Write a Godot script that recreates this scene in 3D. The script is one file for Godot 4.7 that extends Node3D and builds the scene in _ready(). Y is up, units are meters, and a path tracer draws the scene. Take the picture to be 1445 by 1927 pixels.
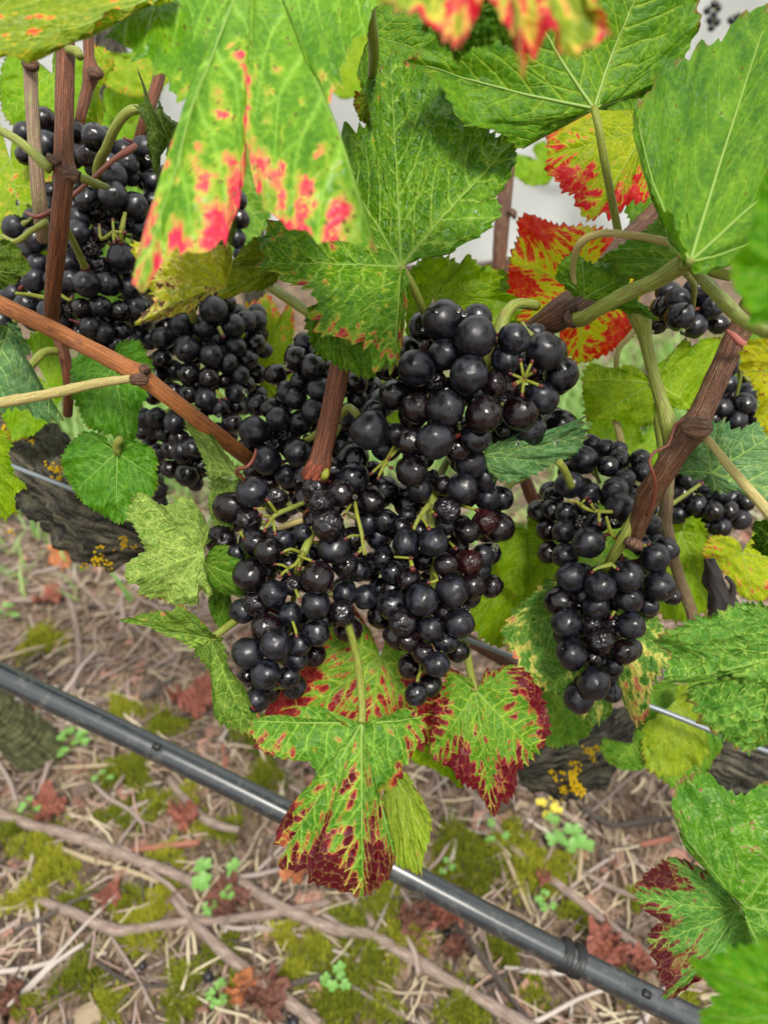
extends Node3D
# A vineyard row in overcast light: dark grape bunches, autumn leaves, canes, old wood, hose and littered ground.
# Lengths in the data are tenths of a millimetre unless a comment says otherwise.

const N := 512
var taken := {}
var rng := RandomNumberGenerator.new()
var fr := PackedFloat32Array()
var fa := PackedFloat32Array()
var fvm := PackedFloat32Array()
var fvb := PackedFloat32Array()
var fce := PackedFloat32Array()
var fdo := PackedFloat32Array()
var fcv := PackedFloat32Array()
var fcd := PackedFloat32Array()
var fn1 := PackedFloat32Array()
var fn2 := PackedFloat32Array()
var fn3 := PackedFloat32Array()
var jobs := []
var jobs_out := []
var mats := {}
var leaf_mats := {}
var berry_mesh := {}
var berry_mat := {}

# ---------------------------------------------------------------- helpers
func numbered(called: String) -> String:
	taken[called] = taken.get(called, 0) + 1
	return called if taken[called] == 1 else "%s_%03d" % [called, taken[called] - 1]

func tag(o: Node, label: String, category: String, group := "", kind := "") -> Node:
	if label: o.set_meta("label", label)
	if category: o.set_meta("category", category)
	if group: o.set_meta("group", group)
	if kind: o.set_meta("kind", kind)
	return o

func thing(called: String, label: String, category: String, at: Vector3, group := "") -> Node3D:
	var o := Node3D.new()
	o.name = numbered(called)
	o.position = at
	add_child(o)
	tag(o, label, category, group)
	return o

func part(called: String, m: Mesh, mat: Material, parent: Node) -> MeshInstance3D:
	var o := MeshInstance3D.new()
	o.name = called if parent != self else numbered(called)
	o.mesh = m
	if mat: o.material_override = mat
	parent.add_child(o, true)
	return o

func v3(a: Array, i := 0) -> Vector3:
	return Vector3(a[i], a[i + 1], a[i + 2]) * 0.0001

func noise_of(seed_: int, freq: float, oct := 3) -> FastNoiseLite:
	var n := FastNoiseLite.new()
	n.seed = seed_
	n.noise_type = FastNoiseLite.TYPE_SIMPLEX_SMOOTH
	n.frequency = freq
	n.fractal_octaves = oct
	return n

func srgb(r: float, g: float, b: float) -> Color:
	return Color(r / 255.0, g / 255.0, b / 255.0)

func plain(col: Color, rough: float, spec := 0.5) -> StandardMaterial3D:
	var m := StandardMaterial3D.new()
	m.albedo_color = col
	m.roughness = rough
	m.metallic_specular = spec
	return m

func catmull(p: Array, t: float) -> Vector3:
	var n := p.size()
	var i := clampi(int(t), 0, n - 2)
	var f := t - i
	var a: Vector3 = p[maxi(i - 1, 0)]
	var b: Vector3 = p[i]
	var c: Vector3 = p[i + 1]
	var d: Vector3 = p[mini(i + 2, n - 1)]
	return 0.5 * (2.0 * b + (c - a) * f + (2.0 * a - 5.0 * b + 4.0 * c - d) * f * f + (3.0 * b - a - 3.0 * c + d) * f * f * f)

# a round, tapering, slightly uneven rod along a path; radii in metres
func rod(path: Array, radii: Array, sides := 12, step := 0.004, rough := 0.04, seed_ := 1, amp := 0.0, freq := 60.0) -> ArrayMesh:
	var n := path.size()
	var pts := []
	var rad := []
	for i in n - 1:
		var steps := maxi(2, int(ceil((path[i] as Vector3).distance_to(path[i + 1]) / step)))
		for s in steps:
			var t := i + float(s) / steps
			pts.append(catmull(path, t) if n > 2 else (path[0] as Vector3).lerp(path[1], t))
			var f := float(s) / steps
			f = f * f * (3.0 - 2.0 * f)
			rad.append(lerpf(radii[mini(i, radii.size() - 1)], radii[mini(i + 1, radii.size() - 1)], f))
	pts.append(path[n - 1])
	rad.append(radii[mini(n - 1, radii.size() - 1)])
	var nz := noise_of(seed_, 1.0, 2)
	var st := SurfaceTool.new()
	st.begin(Mesh.PRIMITIVE_TRIANGLES)
	st.set_smooth_group(0)
	var side := Vector3.ZERO
	var run := 0.0
	var m := pts.size()
	for i in m:
		var dir: Vector3 = (pts[mini(i + 1, m - 1)] - pts[maxi(i - 1, 0)]).normalized()
		if side == Vector3.ZERO:
			side = dir.cross(Vector3(0.3, 0.2, 1.0)).normalized()
		side = (side - dir * side.dot(dir)).normalized()
		var up := dir.cross(side)
		if i > 0: run += pts[i].distance_to(pts[i - 1])
		for k in sides + 1:
			var a := TAU * (k % sides) / sides
			var o := side * cos(a) + up * sin(a)
			var r: float = rad[i] * (1.0 + rough * nz.get_noise_3d(cos(a) * 1.3, sin(a) * 1.3, run * 140.0))
			if amp > 0.0:
				var q := nz.get_noise_3d(cos(a) * 1.8 + run * 7.0, sin(a) * 1.8, run * freq * 0.25)
				var q2 := 1.0 - absf(nz.get_noise_3d(cos(a) * 7.0 + 9.0, sin(a) * 7.0, run * freq * 0.22)) * 2.4
				r += amp * (q * 1.3 + q2 * 0.55)
			st.set_uv(Vector2(float(k) / sides, run * 12.0))
			st.add_vertex(pts[i] + o * r)
	var caps := [0, (m - 1) * (sides + 1)]
	for i in m - 1:
		for k in sides:
			var a := i * (sides + 1) + k
			for q in [a, a + 1, a + sides + 1, a + 1, a + sides + 2, a + sides + 1]: st.add_index(q)
	for e in 2:
		st.set_uv(Vector2(0.5, 0.5 + e))
		var dirn: Vector3 = (pts[0] - pts[1]).normalized() if e == 0 else (pts[m - 1] - pts[m - 2]).normalized()
		st.add_vertex((pts[0] if e == 0 else pts[m - 1]) + dirn * rad[0 if e == 0 else m - 1] * 0.25)
		var c := m * (sides + 1) + e
		for k in sides:
			var a: int = caps[e] + k
			for q in ([a, c, a + 1] if e == 0 else [a, a + 1, c]): st.add_index(q)
	st.generate_normals()
	return st.commit()

# flat array of x y z radius quadruples (tenths of mm) -> [path, radii] relative to the first point
func path_of(a: Array) -> Array:
	var p := []
	var r := []
	var o := v3(a)
	for i in range(0, a.size(), 4):
		p.append(v3(a, i) - o)
		r.append(a[i + 3] * 0.0001)
	return [o, p, r]

# ---------------------------------------------------------------- textures
func field_noise(seed_: int, freq: float, oct: int) -> PackedFloat32Array:
	var n := noise_of(seed_, freq, oct)
	var out := PackedFloat32Array()
	out.resize(N * N)
	for y in N:
		for x in N:
			out[y * N + x] = n.get_noise_2d(x, y)
	return out

func stamp(f: PackedFloat32Array, a: Vector2, b: Vector2, w0: float, w1: float, peak: float) -> PackedFloat32Array:
	var k := maxf(w0, w1) * 2.6
	var lo := Vector2(minf(a.x, b.x) - k, minf(a.y, b.y) - k)
	var hi := Vector2(maxf(a.x, b.x) + k, maxf(a.y, b.y) + k)
	var x0 := maxi(0, int((lo.x * 0.49 + 0.5) * N))
	var x1 := mini(N - 1, int((hi.x * 0.49 + 0.5) * N) + 1)
	var y0 := maxi(0, int((lo.y * 0.49 + 0.5) * N))
	var y1 := mini(N - 1, int((hi.y * 0.49 + 0.5) * N) + 1)
	var ab := b - a
	var l2 := maxf(ab.length_squared(), 1e-9)
	for y in range(y0, y1 + 1):
		for x in range(x0, x1 + 1):
			var p := Vector2((float(x) / N - 0.5) / 0.49, (float(y) / N - 0.5) / 0.49)
			var t := clampf((p - a).dot(ab) / l2, 0.0, 1.0)
			var d := (p - a - ab * t).length() / lerpf(w0, w1, t)
			var v := peak * exp(-d * d)
			var i := y * N + x
			if v > f[i]: f[i] = v
	return f

func make_fields() -> void:
	for f in [fr, fa, fvm, fvb, fce, fdo]: pass
	fr.resize(N * N)
	fa.resize(N * N)
	fvm.resize(N * N)
	fvb.resize(N * N)
	fce.resize(N * N)
	fdo.resize(N * N)
	fcv.resize(N * N)
	fcd.resize(N * N)
	fn1 = field_noise(11, 0.011, 3)
	fn2 = field_noise(12, 0.035, 3)
	fn3 = field_noise(13, 0.16, 2)
	var cell := FastNoiseLite.new()
	cell.seed = 21
	cell.noise_type = FastNoiseLite.TYPE_CELLULAR
	cell.frequency = 0.05
	cell.fractal_type = FastNoiseLite.FRACTAL_NONE
	cell.cellular_jitter = 0.9
	cell.cellular_return_type = FastNoiseLite.RETURN_DISTANCE2_SUB
	var which: FastNoiseLite = cell.duplicate()
	which.cellular_return_type = FastNoiseLite.RETURN_CELL_VALUE
	var fine: FastNoiseLite = cell.duplicate()
	fine.seed = 22
	fine.frequency = 0.1
	for y in N:
		for x in N:
			var i := y * N + x
			var p := Vector2((float(x) / N - 0.5) / 0.49, (float(y) / N - 0.5) / 0.49)
			fr[i] = p.length()
			fa[i] = atan2(p.x, p.y)
			var wx := x + 5.0 * fn2[i]
			var wy := y + 5.0 * fn2[(i + 40000) % (N * N)]
			var c := cell.get_noise_2d(wx, wy) + 1.0
			var c2 := fine.get_noise_2d(wx, wy) + 1.0
			fcv[i] = which.get_noise_2d(wx, wy)
			fcd[i] = c
			fce[i] = clampf(exp(-c * c * 60.0) + 0.12 * exp(-c2 * c2 * 60.0), 0.0, 1.0)
			fdo[i] = clampf(sqrt(clampf(c * 1.3, 0.0, 1.0)) * 0.75 + sqrt(clampf(c2, 0.0, 1.0)) * 0.25, 0.0, 1.0)
	for s in 5:
		var a := deg_to_rad(-120.0 + 60.0 * s)
		var dir := Vector2(sin(a), cos(a))
		fvm = stamp(fvm, Vector2.ZERO, dir * 0.97, 0.016, 0.004, 1.0)
		fvb = stamp(fvb, Vector2.ZERO, dir * 1.02, 0.07, 0.05, 1.0)
		for side in [-1.0, 1.0]:
			for k in 6:
				var r0: float = 0.10 + 0.15 * k + (0.05 if side > 0.0 else 0.0)
				if r0 > 0.9: continue
				var ln: float = 0.42 - 0.045 * k
				if s == 0 and side < 0.0 or s == 4 and side > 0.0: ln *= 0.9
				var d1 := dir.rotated(-side * deg_to_rad(50.0))
				var d2 := dir.rotated(-side * deg_to_rad(34.0))
				var p0 := dir * r0
				var p1: Vector2 = p0 + d1 * ln * 0.5
				var p2: Vector2 = p1 + d2 * ln * 0.55
				fvm = stamp(fvm, p0, p1, 0.0115, 0.008, 0.95)
				fvm = stamp(fvm, p1, p2, 0.008, 0.004, 0.85)
				fvb = stamp(fvb, p0, p1, 0.045, 0.035, 0.75)
				fvb = stamp(fvb, p1, p2, 0.035, 0.025, 0.65)
				var q: Vector2 = p1 + dir.rotated(-side * deg_to_rad(80.0)) * ln * 0.3
				fvm = stamp(fvm, p1, q, 0.007, 0.004, 0.7)
				fvb = stamp(fvb, p1, q, 0.03, 0.02, 0.4)
	# small outer basal veins
	for s in [-1.0, 1.0]:
		var dir := Vector2(sin(s * 2.62), cos(s * 2.62))
		fvm = stamp(fvm, Vector2.ZERO, dir * 0.6, 0.009, 0.004, 0.8)

var cell_edge: FastNoiseLite
var cell_id: FastNoiseLite

func make_cells() -> void:
	cell_edge = FastNoiseLite.new()
	cell_edge.seed = 21
	cell_edge.noise_type = FastNoiseLite.TYPE_CELLULAR
	cell_edge.frequency = 0.27
	cell_edge.fractal_type = FastNoiseLite.FRACTAL_NONE
	cell_edge.cellular_jitter = 0.85
	cell_edge.cellular_return_type = FastNoiseLite.RETURN_DISTANCE2_SUB
	cell_id = cell_edge.duplicate()
	cell_id.cellular_return_type = FastNoiseLite.RETURN_CELL_VALUE

# the colour and the relief of one kind of leaf, in the leaf's own frame of veins
func leaf_picture(o: Dictionary) -> Array:
	var S: int = o.get("n", 384)
	var out := PackedByteArray()
	out.resize(S * S * 3)
	var g1: Color = o.g1
	var g2: Color = o.g2
	var ye: Color = o.get("y", srgb(196, 188, 66))
	var r1: Color = o.get("r1", srgb(180, 40, 52))
	var r2: Color = o.get("r2", srgb(205, 84, 64))
	var vc: Color = o.get("vc", srgb(168, 182, 96))
	var k: Array = o.get("k", [0.0, 0.0, 0.0, 0.0])
	var ke: float = k[0]
	var k1: float = k[1]
	var k2: float = k[2]
	var kv: float = k[3]
	var soft: float = o.get("soft", 1.0)
	var kc: float = o.get("kc", 0.22)
	var ty: float = o.get("ty", 9.0)
	var tr: float = o.get("tr", 9.0)
	var w: Array = o.get("w", [0, 0, 0, 0, 0])
	var vs: float = o.get("vs", 0.6)
	var cs: float = o.get("cs", 0.2)
	var mot: float = o.get("mot", 0.5)
	var dust: float = o.get("dust", 0.0)
	var dead: float = o.get("dead", 9.0)
	var env: PackedVector2Array = o.get("env", PackedVector2Array())
	var mapped := env.size() > 0
	var relief := PackedByteArray()
	relief.resize(S * S)
	var under: bool = o.get("under", false)
	var off: int = (int(o.get("seed", 1)) * 7919 * 31) % (N * N)
	var sc := float(N) / S
	for y in S:
		for x in S:
			var i := int(y * sc) * N + int(x * sc)
			var r := fr[i]
			if r > 1.04:
				r = 1.0
			var j := (i + off) % (N * N)
			var n1 := fn1[j]
			var n2 := fn2[j]
			var n3 := fn3[j]
			var cd := fcd[i]
			var cv := fcv[i]
			if mapped:
				var ei := clampi(int((fa[i] + PI) / TAU * 360.0), 0, 359)
				var w1 := 0.5 * fn2[i] + 0.25 * n3
				var qx := env[ei].x * r + w1
				var qy := env[ei].y * r + w1 * 0.7 + 0.4 * n2
				cd = cell_edge.get_noise_2d(qx, qy) + 1.0
				cv = cell_id.get_noise_2d(qx, qy)
			var ce := clampf(exp(-cd * cd * 70.0), 0.0, 1.0)
			var rl := 0.35 + 0.5 * sqrt(clampf(cd * 1.3, 0.0, 1.0)) - 0.45 * fvm[i] + 0.1 * n3
			if under: rl = 0.35 - 0.12 * cd + 0.55 * fvm[i] + 0.14 * ce + 0.06 * n3
			relief[y * S + x] = int(clampf(rl, 0.0, 1.0) * 255.0)
			var t := clampf(0.45 + mot * (n1 * 0.9 + n2 * 0.9) + n3 * 0.22 + ce * 0.2, 0.0, 1.0)
			var cr := lerpf(g1.r, g2.r, t)
			var cg := lerpf(g1.g, g2.g, t)
			var cb := lerpf(g1.b, g2.b, t)
			if ty < 8.0:
				var q := clampf((fa[i] + 2.0943951) / 1.0471976, 0.0, 3.999)
				var qi := int(q)
				var s: float = ke * r * r + k1 * n1 + k2 * n2 - kv * fvb[i] + lerpf(w[qi], w[qi + 1], q - qi) + kc * cv
				var yy := clampf((s - ty) / (0.26 * soft), 0.0, 1.0)
				cr = lerpf(cr, ye.r, yy)
				cg = lerpf(cg, ye.g, yy)
				cb = lerpf(cb, ye.b, yy)
				var rr := clampf((s - tr) / (0.2 * soft), 0.0, 1.0) * clampf((cd - 0.015) / 0.09 + clampf((s - tr - 0.15) * 2.0, 0.0, 0.75), 0.0, 1.0) * clampf(1.25 - fvm[i] * 1.6, 0.0, 1.0)
				var rt := clampf(0.85 - (s - tr) * 2.0 + n2 * 0.7 + n3 * 0.5, 0.0, 1.0)
				cr = lerpf(cr, lerpf(r1.r, r2.r, rt), rr)
				cg = lerpf(cg, lerpf(r1.g, r2.g, rt), rr)
				cb = lerpf(cb, lerpf(r1.b, r2.b, rt), rr)
				if s > dead:
					var dd := clampf((s - dead) / 0.08, 0.0, 1.0)
					cr = lerpf(cr, 0.33 + n3 * 0.15, dd)
					cg = lerpf(cg, 0.22 + n3 * 0.12, dd)
					cb = lerpf(cb, 0.17 + n3 * 0.1, dd)
			var vm := fvm[i] * vs
			cr = lerpf(cr, vc.r, clampf(vm + ce * cs, 0.0, 1.0))
			cg = lerpf(cg, vc.g, clampf(vm + ce * cs, 0.0, 1.0))
			cb = lerpf(cb, vc.b, clampf(vm + ce * cs, 0.0, 1.0))
			if r > 0.955 and n2 + n3 * 0.5 > 0.1:
				var bd := clampf((r - 0.955) * 25.0, 0.0, 0.8)
				cr = lerpf(cr, 0.46, bd)
				cg = lerpf(cg, 0.32, bd)
				cb = lerpf(cb, 0.16, bd)
			if n3 > 0.46 and n2 > 0.12:
				var sp := clampf((n3 - 0.46) * 9.0, 0.0, 0.7)
				cr = lerpf(cr, 0.30, sp)
				cg = lerpf(cg, 0.22, sp)
				cb = lerpf(cb, 0.10, sp)
			if dust > 0.0:
				var du := clampf((n3 + n2 * 0.6 - 0.22) * 2.2, 0.0, 1.0) * dust
				cr = lerpf(cr, 0.66, du)
				cg = lerpf(cg, 0.72, du)
				cb = lerpf(cb, 0.62, du)
			var at := (y * S + x) * 3
			out[at] = int(clampf(cr, 0.0, 1.0) * 255.0)
			out[at + 1] = int(clampf(cg, 0.0, 1.0) * 255.0)
			out[at + 2] = int(clampf(cb, 0.0, 1.0) * 255.0)
	return [Image.create_from_data(S, S, false, Image.FORMAT_RGB8, out), Image.create_from_data(S, S, false, Image.FORMAT_L8, relief)]

func run_job(i: int) -> void:
	jobs_out[i] = leaf_picture(jobs[i])

func leaf_styles() -> Dictionary:
	var dk := srgb(42, 88, 26)
	var md := srgb(74, 124, 36)
	return {
		"drape": {"g1": srgb(64, 114, 11), "g2": srgb(108, 153, 16), "y": srgb(190, 190, 74), "r1": srgb(206, 40, 70), "r2": srgb(226, 96, 96), "vc": srgb(147, 188, 78), "k": [0.75, 0.3, 0.3, 0.7], "ty": 0.26, "tr": 0.46, "w": [-0.7, -0.5, 0.14, 0.36, -0.7], "seed": 3, "vs": 0.6, "bump": 0.07, "rough": 0.42, "kc": 0.22, "soft": 1.7},
		"corner": {"g1": srgb(89, 119, 6), "g2": srgb(133, 149, 8), "y": srgb(214, 190, 44), "r1": srgb(214, 84, 40), "r2": srgb(220, 110, 50), "k": [0.0, 0.5, 1.1, 0.2], "ty": 0.40, "tr": 0.52, "vs": 0.5, "bump": 0.04, "seed": 5, "rough": 0.45},
		"redtop": {"g1": srgb(93, 125, 9), "g2": srgb(146, 158, 13), "y": srgb(222, 200, 84), "r1": srgb(190, 24, 44), "r2": srgb(224, 70, 80), "k": [0.5, 0.4, 0.2, 0.7], "ty": -0.1, "tr": 0.12, "w": [-0.5, -0.1, 0.25, -0.35, -0.6], "seed": 7, "bump": 0.07, "kc": 0.3},
		"hero": {"g1": srgb(53, 98, 9), "g2": srgb(100, 144, 16), "y": srgb(176, 178, 58), "r1": srgb(150, 32, 54), "r2": srgb(190, 60, 66), "vc": srgb(139, 172, 69), "k": [0.35, 0.5, 0.45, 0.3], "ty": 0.44, "tr": 0.60, "w": [0.26, 0.1, 0.02, -0.2, -0.4], "seed": 9, "vs": 0.8, "cs": 0.4, "bump": 0.15, "rough": 0.36, "n": 512, "kc": 0.35},
		"under": {"g1": srgb(91, 131, 8), "g2": srgb(129, 161, 13), "vc": srgb(168, 190, 63), "under": true, "back": 0.95, "bump": 0.06},  # light through the blade is put into these paler greens
		"plain": {"g1": srgb(53, 98, 9), "g2": srgb(100, 144, 16), "bump": 0.06, "back": 0.8},
		"olive": {"g1": srgb(86, 107, 8), "g2": srgb(129, 141, 13), "vc": srgb(147, 160, 60), "bump": 0.08},
		"necrotic": {"g1": srgb(155, 162, 17), "g2": srgb(191, 187, 27), "y": srgb(212, 206, 110), "r1": srgb(206, 84, 66), "r2": srgb(190, 150, 70), "k": [0.4, 0.7, 0.7, 0.2], "ty": 0.2, "tr": 0.55, "dead": 0.72, "w": [0.25, 0.35, 0.2, -0.1, -0.1], "seed": 12, "cs": 0.35, "bump": 0.10},
		"dusty": {"g1": srgb(50, 79, 10), "g2": srgb(91, 115, 17), "vc": srgb(131, 156, 82), "dust": 0.3, "bump": 0.10, "rough": 0.55},
		"veined": {"g1": srgb(53, 98, 9), "g2": srgb(100, 144, 16), "vc": srgb(154, 178, 69), "vs": 0.6, "cs": 0.22, "under": true, "bump": 0.08, "back": 0.8, "rough": 0.55, "n": 512},
		"broad": {"g1": srgb(53, 98, 9), "g2": srgb(100, 144, 16), "vc": srgb(137, 168, 54), "vs": 0.38, "cs": 0.1, "bump": 0.06, "rough": 0.45, "back": 0.8},
		"bright": {"g1": srgb(62, 127, 6), "g2": srgb(103, 160, 10), "vs": 0.4, "bump": 0.06, "rough": 0.4, "back": 0.9},
		"redspot": {"g1": srgb(125, 153, 9), "g2": srgb(171, 182, 14), "y": srgb(222, 206, 66), "r1": srgb(196, 22, 40), "r2": srgb(222, 54, 60), "vc": srgb(192, 206, 69), "k": [0.55, 0.35, 0.15, 0.8], "ty": 0.04, "tr": 0.16, "w": [0.1, 0.18, 0.2, 0.15, -0.4], "relief_map": true, "seed": 15, "under": true, "back": 1.0, "bump": 0.06, "soft": 1.4},  # base greens brightened to stand in for light from behind
		"orange": {"g1": srgb(175, 187, 9), "g2": srgb(210, 198, 13), "y": srgb(228, 186, 46), "r1": srgb(206, 34, 26), "r2": srgb(232, 84, 40), "vc": srgb(201, 214, 49), "k": [0.15, 0.2, 0.1, 0.8], "ty": -0.55, "tr": -0.38, "w": [0.0, 0.0, 0.0, 0.0, 0.0], "seed": 17, "back": 1.0, "bump": 0.06, "vs": 0.9, "kc": 0.3, "soft": 1.2},
		"lime": {"g1": srgb(110, 151, 9), "g2": srgb(146, 176, 14), "vc": srgb(182, 202, 75), "back": 0.95, "bump": 0.07, "seed": 19, "mot": 0.7},  # brighter greens carry painted light passing through the leaf
		"brightback": {"g1": srgb(96, 147, 9), "g2": srgb(139, 178, 17), "back": 0.95, "bump": 0.05},
		"grey": {"g1": srgb(57, 98, 52), "g2": srgb(93, 132, 79), "vc": srgb(172, 196, 112), "under": true, "dust": 0.12, "bump": 0.07, "rough": 0.5},
		"spotyellow": {"g1": srgb(155, 168, 9), "g2": srgb(202, 192, 16), "y": srgb(204, 190, 56), "r1": srgb(140, 60, 34), "r2": srgb(120, 72, 40), "k": [0.0, 0.4, 1.4, 0.1], "ty": 0.3, "tr": 0.5, "seed": 23, "back": 0.9, "bump": 0.06},
		"blister": {"g1": srgb(61, 110, 31), "g2": srgb(110, 154, 59), "y": srgb(190, 190, 80), "vc": srgb(164, 196, 87), "k": [0.45, 0.4, 0.3, 0.1], "ty": 0.62, "seed": 25, "cs": 0.45, "bump": 0.15, "rough": 0.36, "n": 512},
		"yellowedge": {"g1": srgb(67, 116, 34), "g2": srgb(114, 154, 62), "y": srgb(210, 204, 104), "r1": srgb(216, 112, 96), "r2": srgb(228, 158, 116), "vc": srgb(166, 198, 96), "k": [0.5, 0.6, 0.5, 0.15], "ty": 0.38, "tr": 0.78, "w": [0.15, 0.5, 0.05, 0.0, -0.1], "seed": 27, "cs": 0.4, "bump": 0.13, "n": 512},
		"rededge": {"g1": srgb(60, 110, 18), "g2": srgb(104, 145, 33), "y": srgb(176, 150, 66), "r1": srgb(88, 10, 26), "r2": srgb(176, 44, 56), "vc": srgb(174, 196, 73), "k": [0.8, 0.6, 0.1, 0.85], "ty": -0.02, "tr": 0.07, "w": [0.1, 0.0, 0.16, 0.12, -0.05], "relief_map": true, "seed": 29, "bump": 0.07, "n": 512, "soft": 1.4},
		"redisle": {"g1": srgb(72, 118, 19), "g2": srgb(113, 147, 30), "y": srgb(184, 166, 66), "r1": srgb(118, 14, 24), "r2": srgb(206, 58, 54), "vc": srgb(174, 196, 72), "k": [0.75, 0.35, 0.1, 0.95], "ty": -0.46, "tr": -0.37, "w": [-0.2, 0.15, 0.12, 0.15, -0.4], "relief_map": true, "seed": 31, "bump": 0.06, "n": 512, "soft": 1.4},
		"maroon": {"g1": srgb(55, 104, 19), "g2": srgb(101, 141, 35), "y": srgb(206, 168, 70), "r1": srgb(74, 10, 20), "r2": srgb(166, 44, 50), "vc": srgb(152, 192, 78), "k": [0.75, 0.55, 0.15, 0.95], "ty": -0.14, "tr": -0.02, "w": [-0.1, 0.0, 0.2, 0.05, -0.15], "relief_map": true, "seed": 33, "cs": 0.3, "bump": 0.10, "n": 512, "soft": 1.4},
		"paleunder": {"g1": srgb(118, 150, 31), "g2": srgb(159, 180, 59), "y": srgb(196, 190, 80), "r1": srgb(176, 60, 60), "r2": srgb(196, 96, 70), "k": [0.2, 0.4, 0.7, 0.2], "ty": 0.5, "tr": 0.56, "seed": 35, "under": true, "bump": 0.07, "back": 0.8},
		"fold": {"g1": srgb(62, 100, 22), "g2": srgb(109, 135, 39), "y": srgb(192, 176, 84), "r1": srgb(176, 34, 56), "r2": srgb(200, 70, 70), "vc": srgb(164, 190, 85), "k": [1.0, 0.3, 0.2, 0.1], "ty": 0.92, "tr": 0.98, "w": [0.0, 0.05, -0.1, 0.0, 0.0], "seed": 37, "dust": 0.1, "bump": 0.09},
		"chartreuse": {"g1": srgb(103, 138, 52), "g2": srgb(144, 168, 86), "y": srgb(176, 180, 104), "vc": srgb(188, 206, 102), "k": [0.6, 0.3, 0.2, 0.0], "ty": 0.8, "seed": 39, "cs": 0.4, "bump": 0.11, "rough": 0.42},
		"fresh": {"g1": srgb(60, 112, 20), "g2": srgb(107, 147, 33), "bump": 0.09, "rough": 0.4},
		"darkgreen": {"g1": srgb(48, 100, 9), "g2": srgb(78, 129, 13), "vc": srgb(113, 160, 63), "dust": 0.14, "bump": 0.04, "rough": 0.45},
		"leftback": {"g1": srgb(115, 153, 10), "g2": srgb(153, 180, 17), "y": srgb(206, 196, 70), "r1": srgb(206, 64, 50), "r2": srgb(222, 110, 60), "k": [0.3, 0.5, 1.0, 0.1], "ty": 0.35, "tr": 0.6, "seed": 41, "back": 0.9, "bump": 0.07},
		"leftback2": {"g1": srgb(96, 147, 10), "g2": srgb(131, 170, 16), "back": 0.9, "bump": 0.06, "vc": srgb(174, 204, 82)},
		"redtips": {"g1": srgb(114, 153, 11), "g2": srgb(155, 178, 17), "y": srgb(206, 190, 70), "r1": srgb(196, 60, 52), "r2": srgb(222, 96, 70), "k": [0.9, 0.4, 0.5, 0.1], "ty": 0.62, "tr": 0.74, "w": [-0.3, 0.12, 0.15, 0.0, -0.3], "seed": 43, "back": 0.9, "bump": 0.06},
		"wet": {"g1": srgb(44, 89, 9), "g2": srgb(86, 129, 16), "bump": 0.14, "rough": 0.2},
		"wetspot": {"g1": srgb(89, 127, 13), "g2": srgb(135, 160, 21), "y": srgb(190, 160, 70), "r1": srgb(170, 50, 50), "r2": srgb(196, 90, 60), "k": [0.4, 0.4, 0.9, 0.1], "ty": 0.4, "tr": 0.5, "bump": 0.11, "rough": 0.3},
		"powder": {"g1": srgb(48, 97, 10), "g2": srgb(84, 132, 16), "y": srgb(120, 130, 56), "r1": srgb(106, 34, 38), "r2": srgb(130, 56, 50), "vc": srgb(127, 168, 72), "k": [0.1, 0.4, 1.0, 0.1], "ty": 0.62, "tr": 0.66, "dust": 0.5, "seed": 45, "bump": 0.08, "rough": 0.5},
		"maroonedge": {"g1": srgb(59, 112, 38), "g2": srgb(97, 146, 59), "y": srgb(160, 140, 74), "r1": srgb(74, 16, 22), "r2": srgb(136, 44, 44), "vc": srgb(154, 194, 87), "k": [0.8, 0.5, 0.15, 0.85], "ty": 0.1, "tr": 0.18, "w": [-0.3, 0.0, 0.1, 0.1, 0.0], "seed": 47, "dust": 0.2, "cs": 0.2, "bump": 0.08, "soft": 1.4},
		"paleback": {"g1": srgb(101, 129, 17), "g2": srgb(140, 155, 25), "vc": srgb(162, 186, 93), "under": true, "bump": 0.08, "rough": 0.6},
		"backlit": {"g1": srgb(102, 143, 8), "g2": srgb(136, 166, 13), "vc": srgb(176, 200, 72), "under": true, "back": 0.95, "bump": 0.06},  # backlighting painted into the albedo, on top of the translucency
		"yellowred": {"g1": srgb(153, 178, 13), "g2": srgb(181, 192, 21), "y": srgb(214, 196, 80), "r1": srgb(206, 70, 50), "r2": srgb(222, 104, 84), "k": [0.5, 0.6, 0.8, 0.4], "ty": 0.3, "tr": 0.45, "seed": 49, "back": 0.9, "bump": 0.08},
		"dead_red": {"g1": srgb(131, 78, 69), "g2": srgb(173, 116, 101), "vc": srgb(156, 90, 52), "vs": 0.4, "bump": 0.12, "back": 0.3, "rough": 0.55},
		"dead_brown": {"g1": srgb(92, 62, 53), "g2": srgb(139, 98, 88), "vc": srgb(107, 70, 42), "vs": 0.4, "bump": 0.12, "back": 0.3, "rough": 0.6},
		"dead_orange": {"g1": srgb(169, 100, 65), "g2": srgb(200, 140, 99), "vc": srgb(176, 110, 52), "vs": 0.4, "bump": 0.11, "back": 0.4, "rough": 0.55},
	}

var shared_relief := {}

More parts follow.
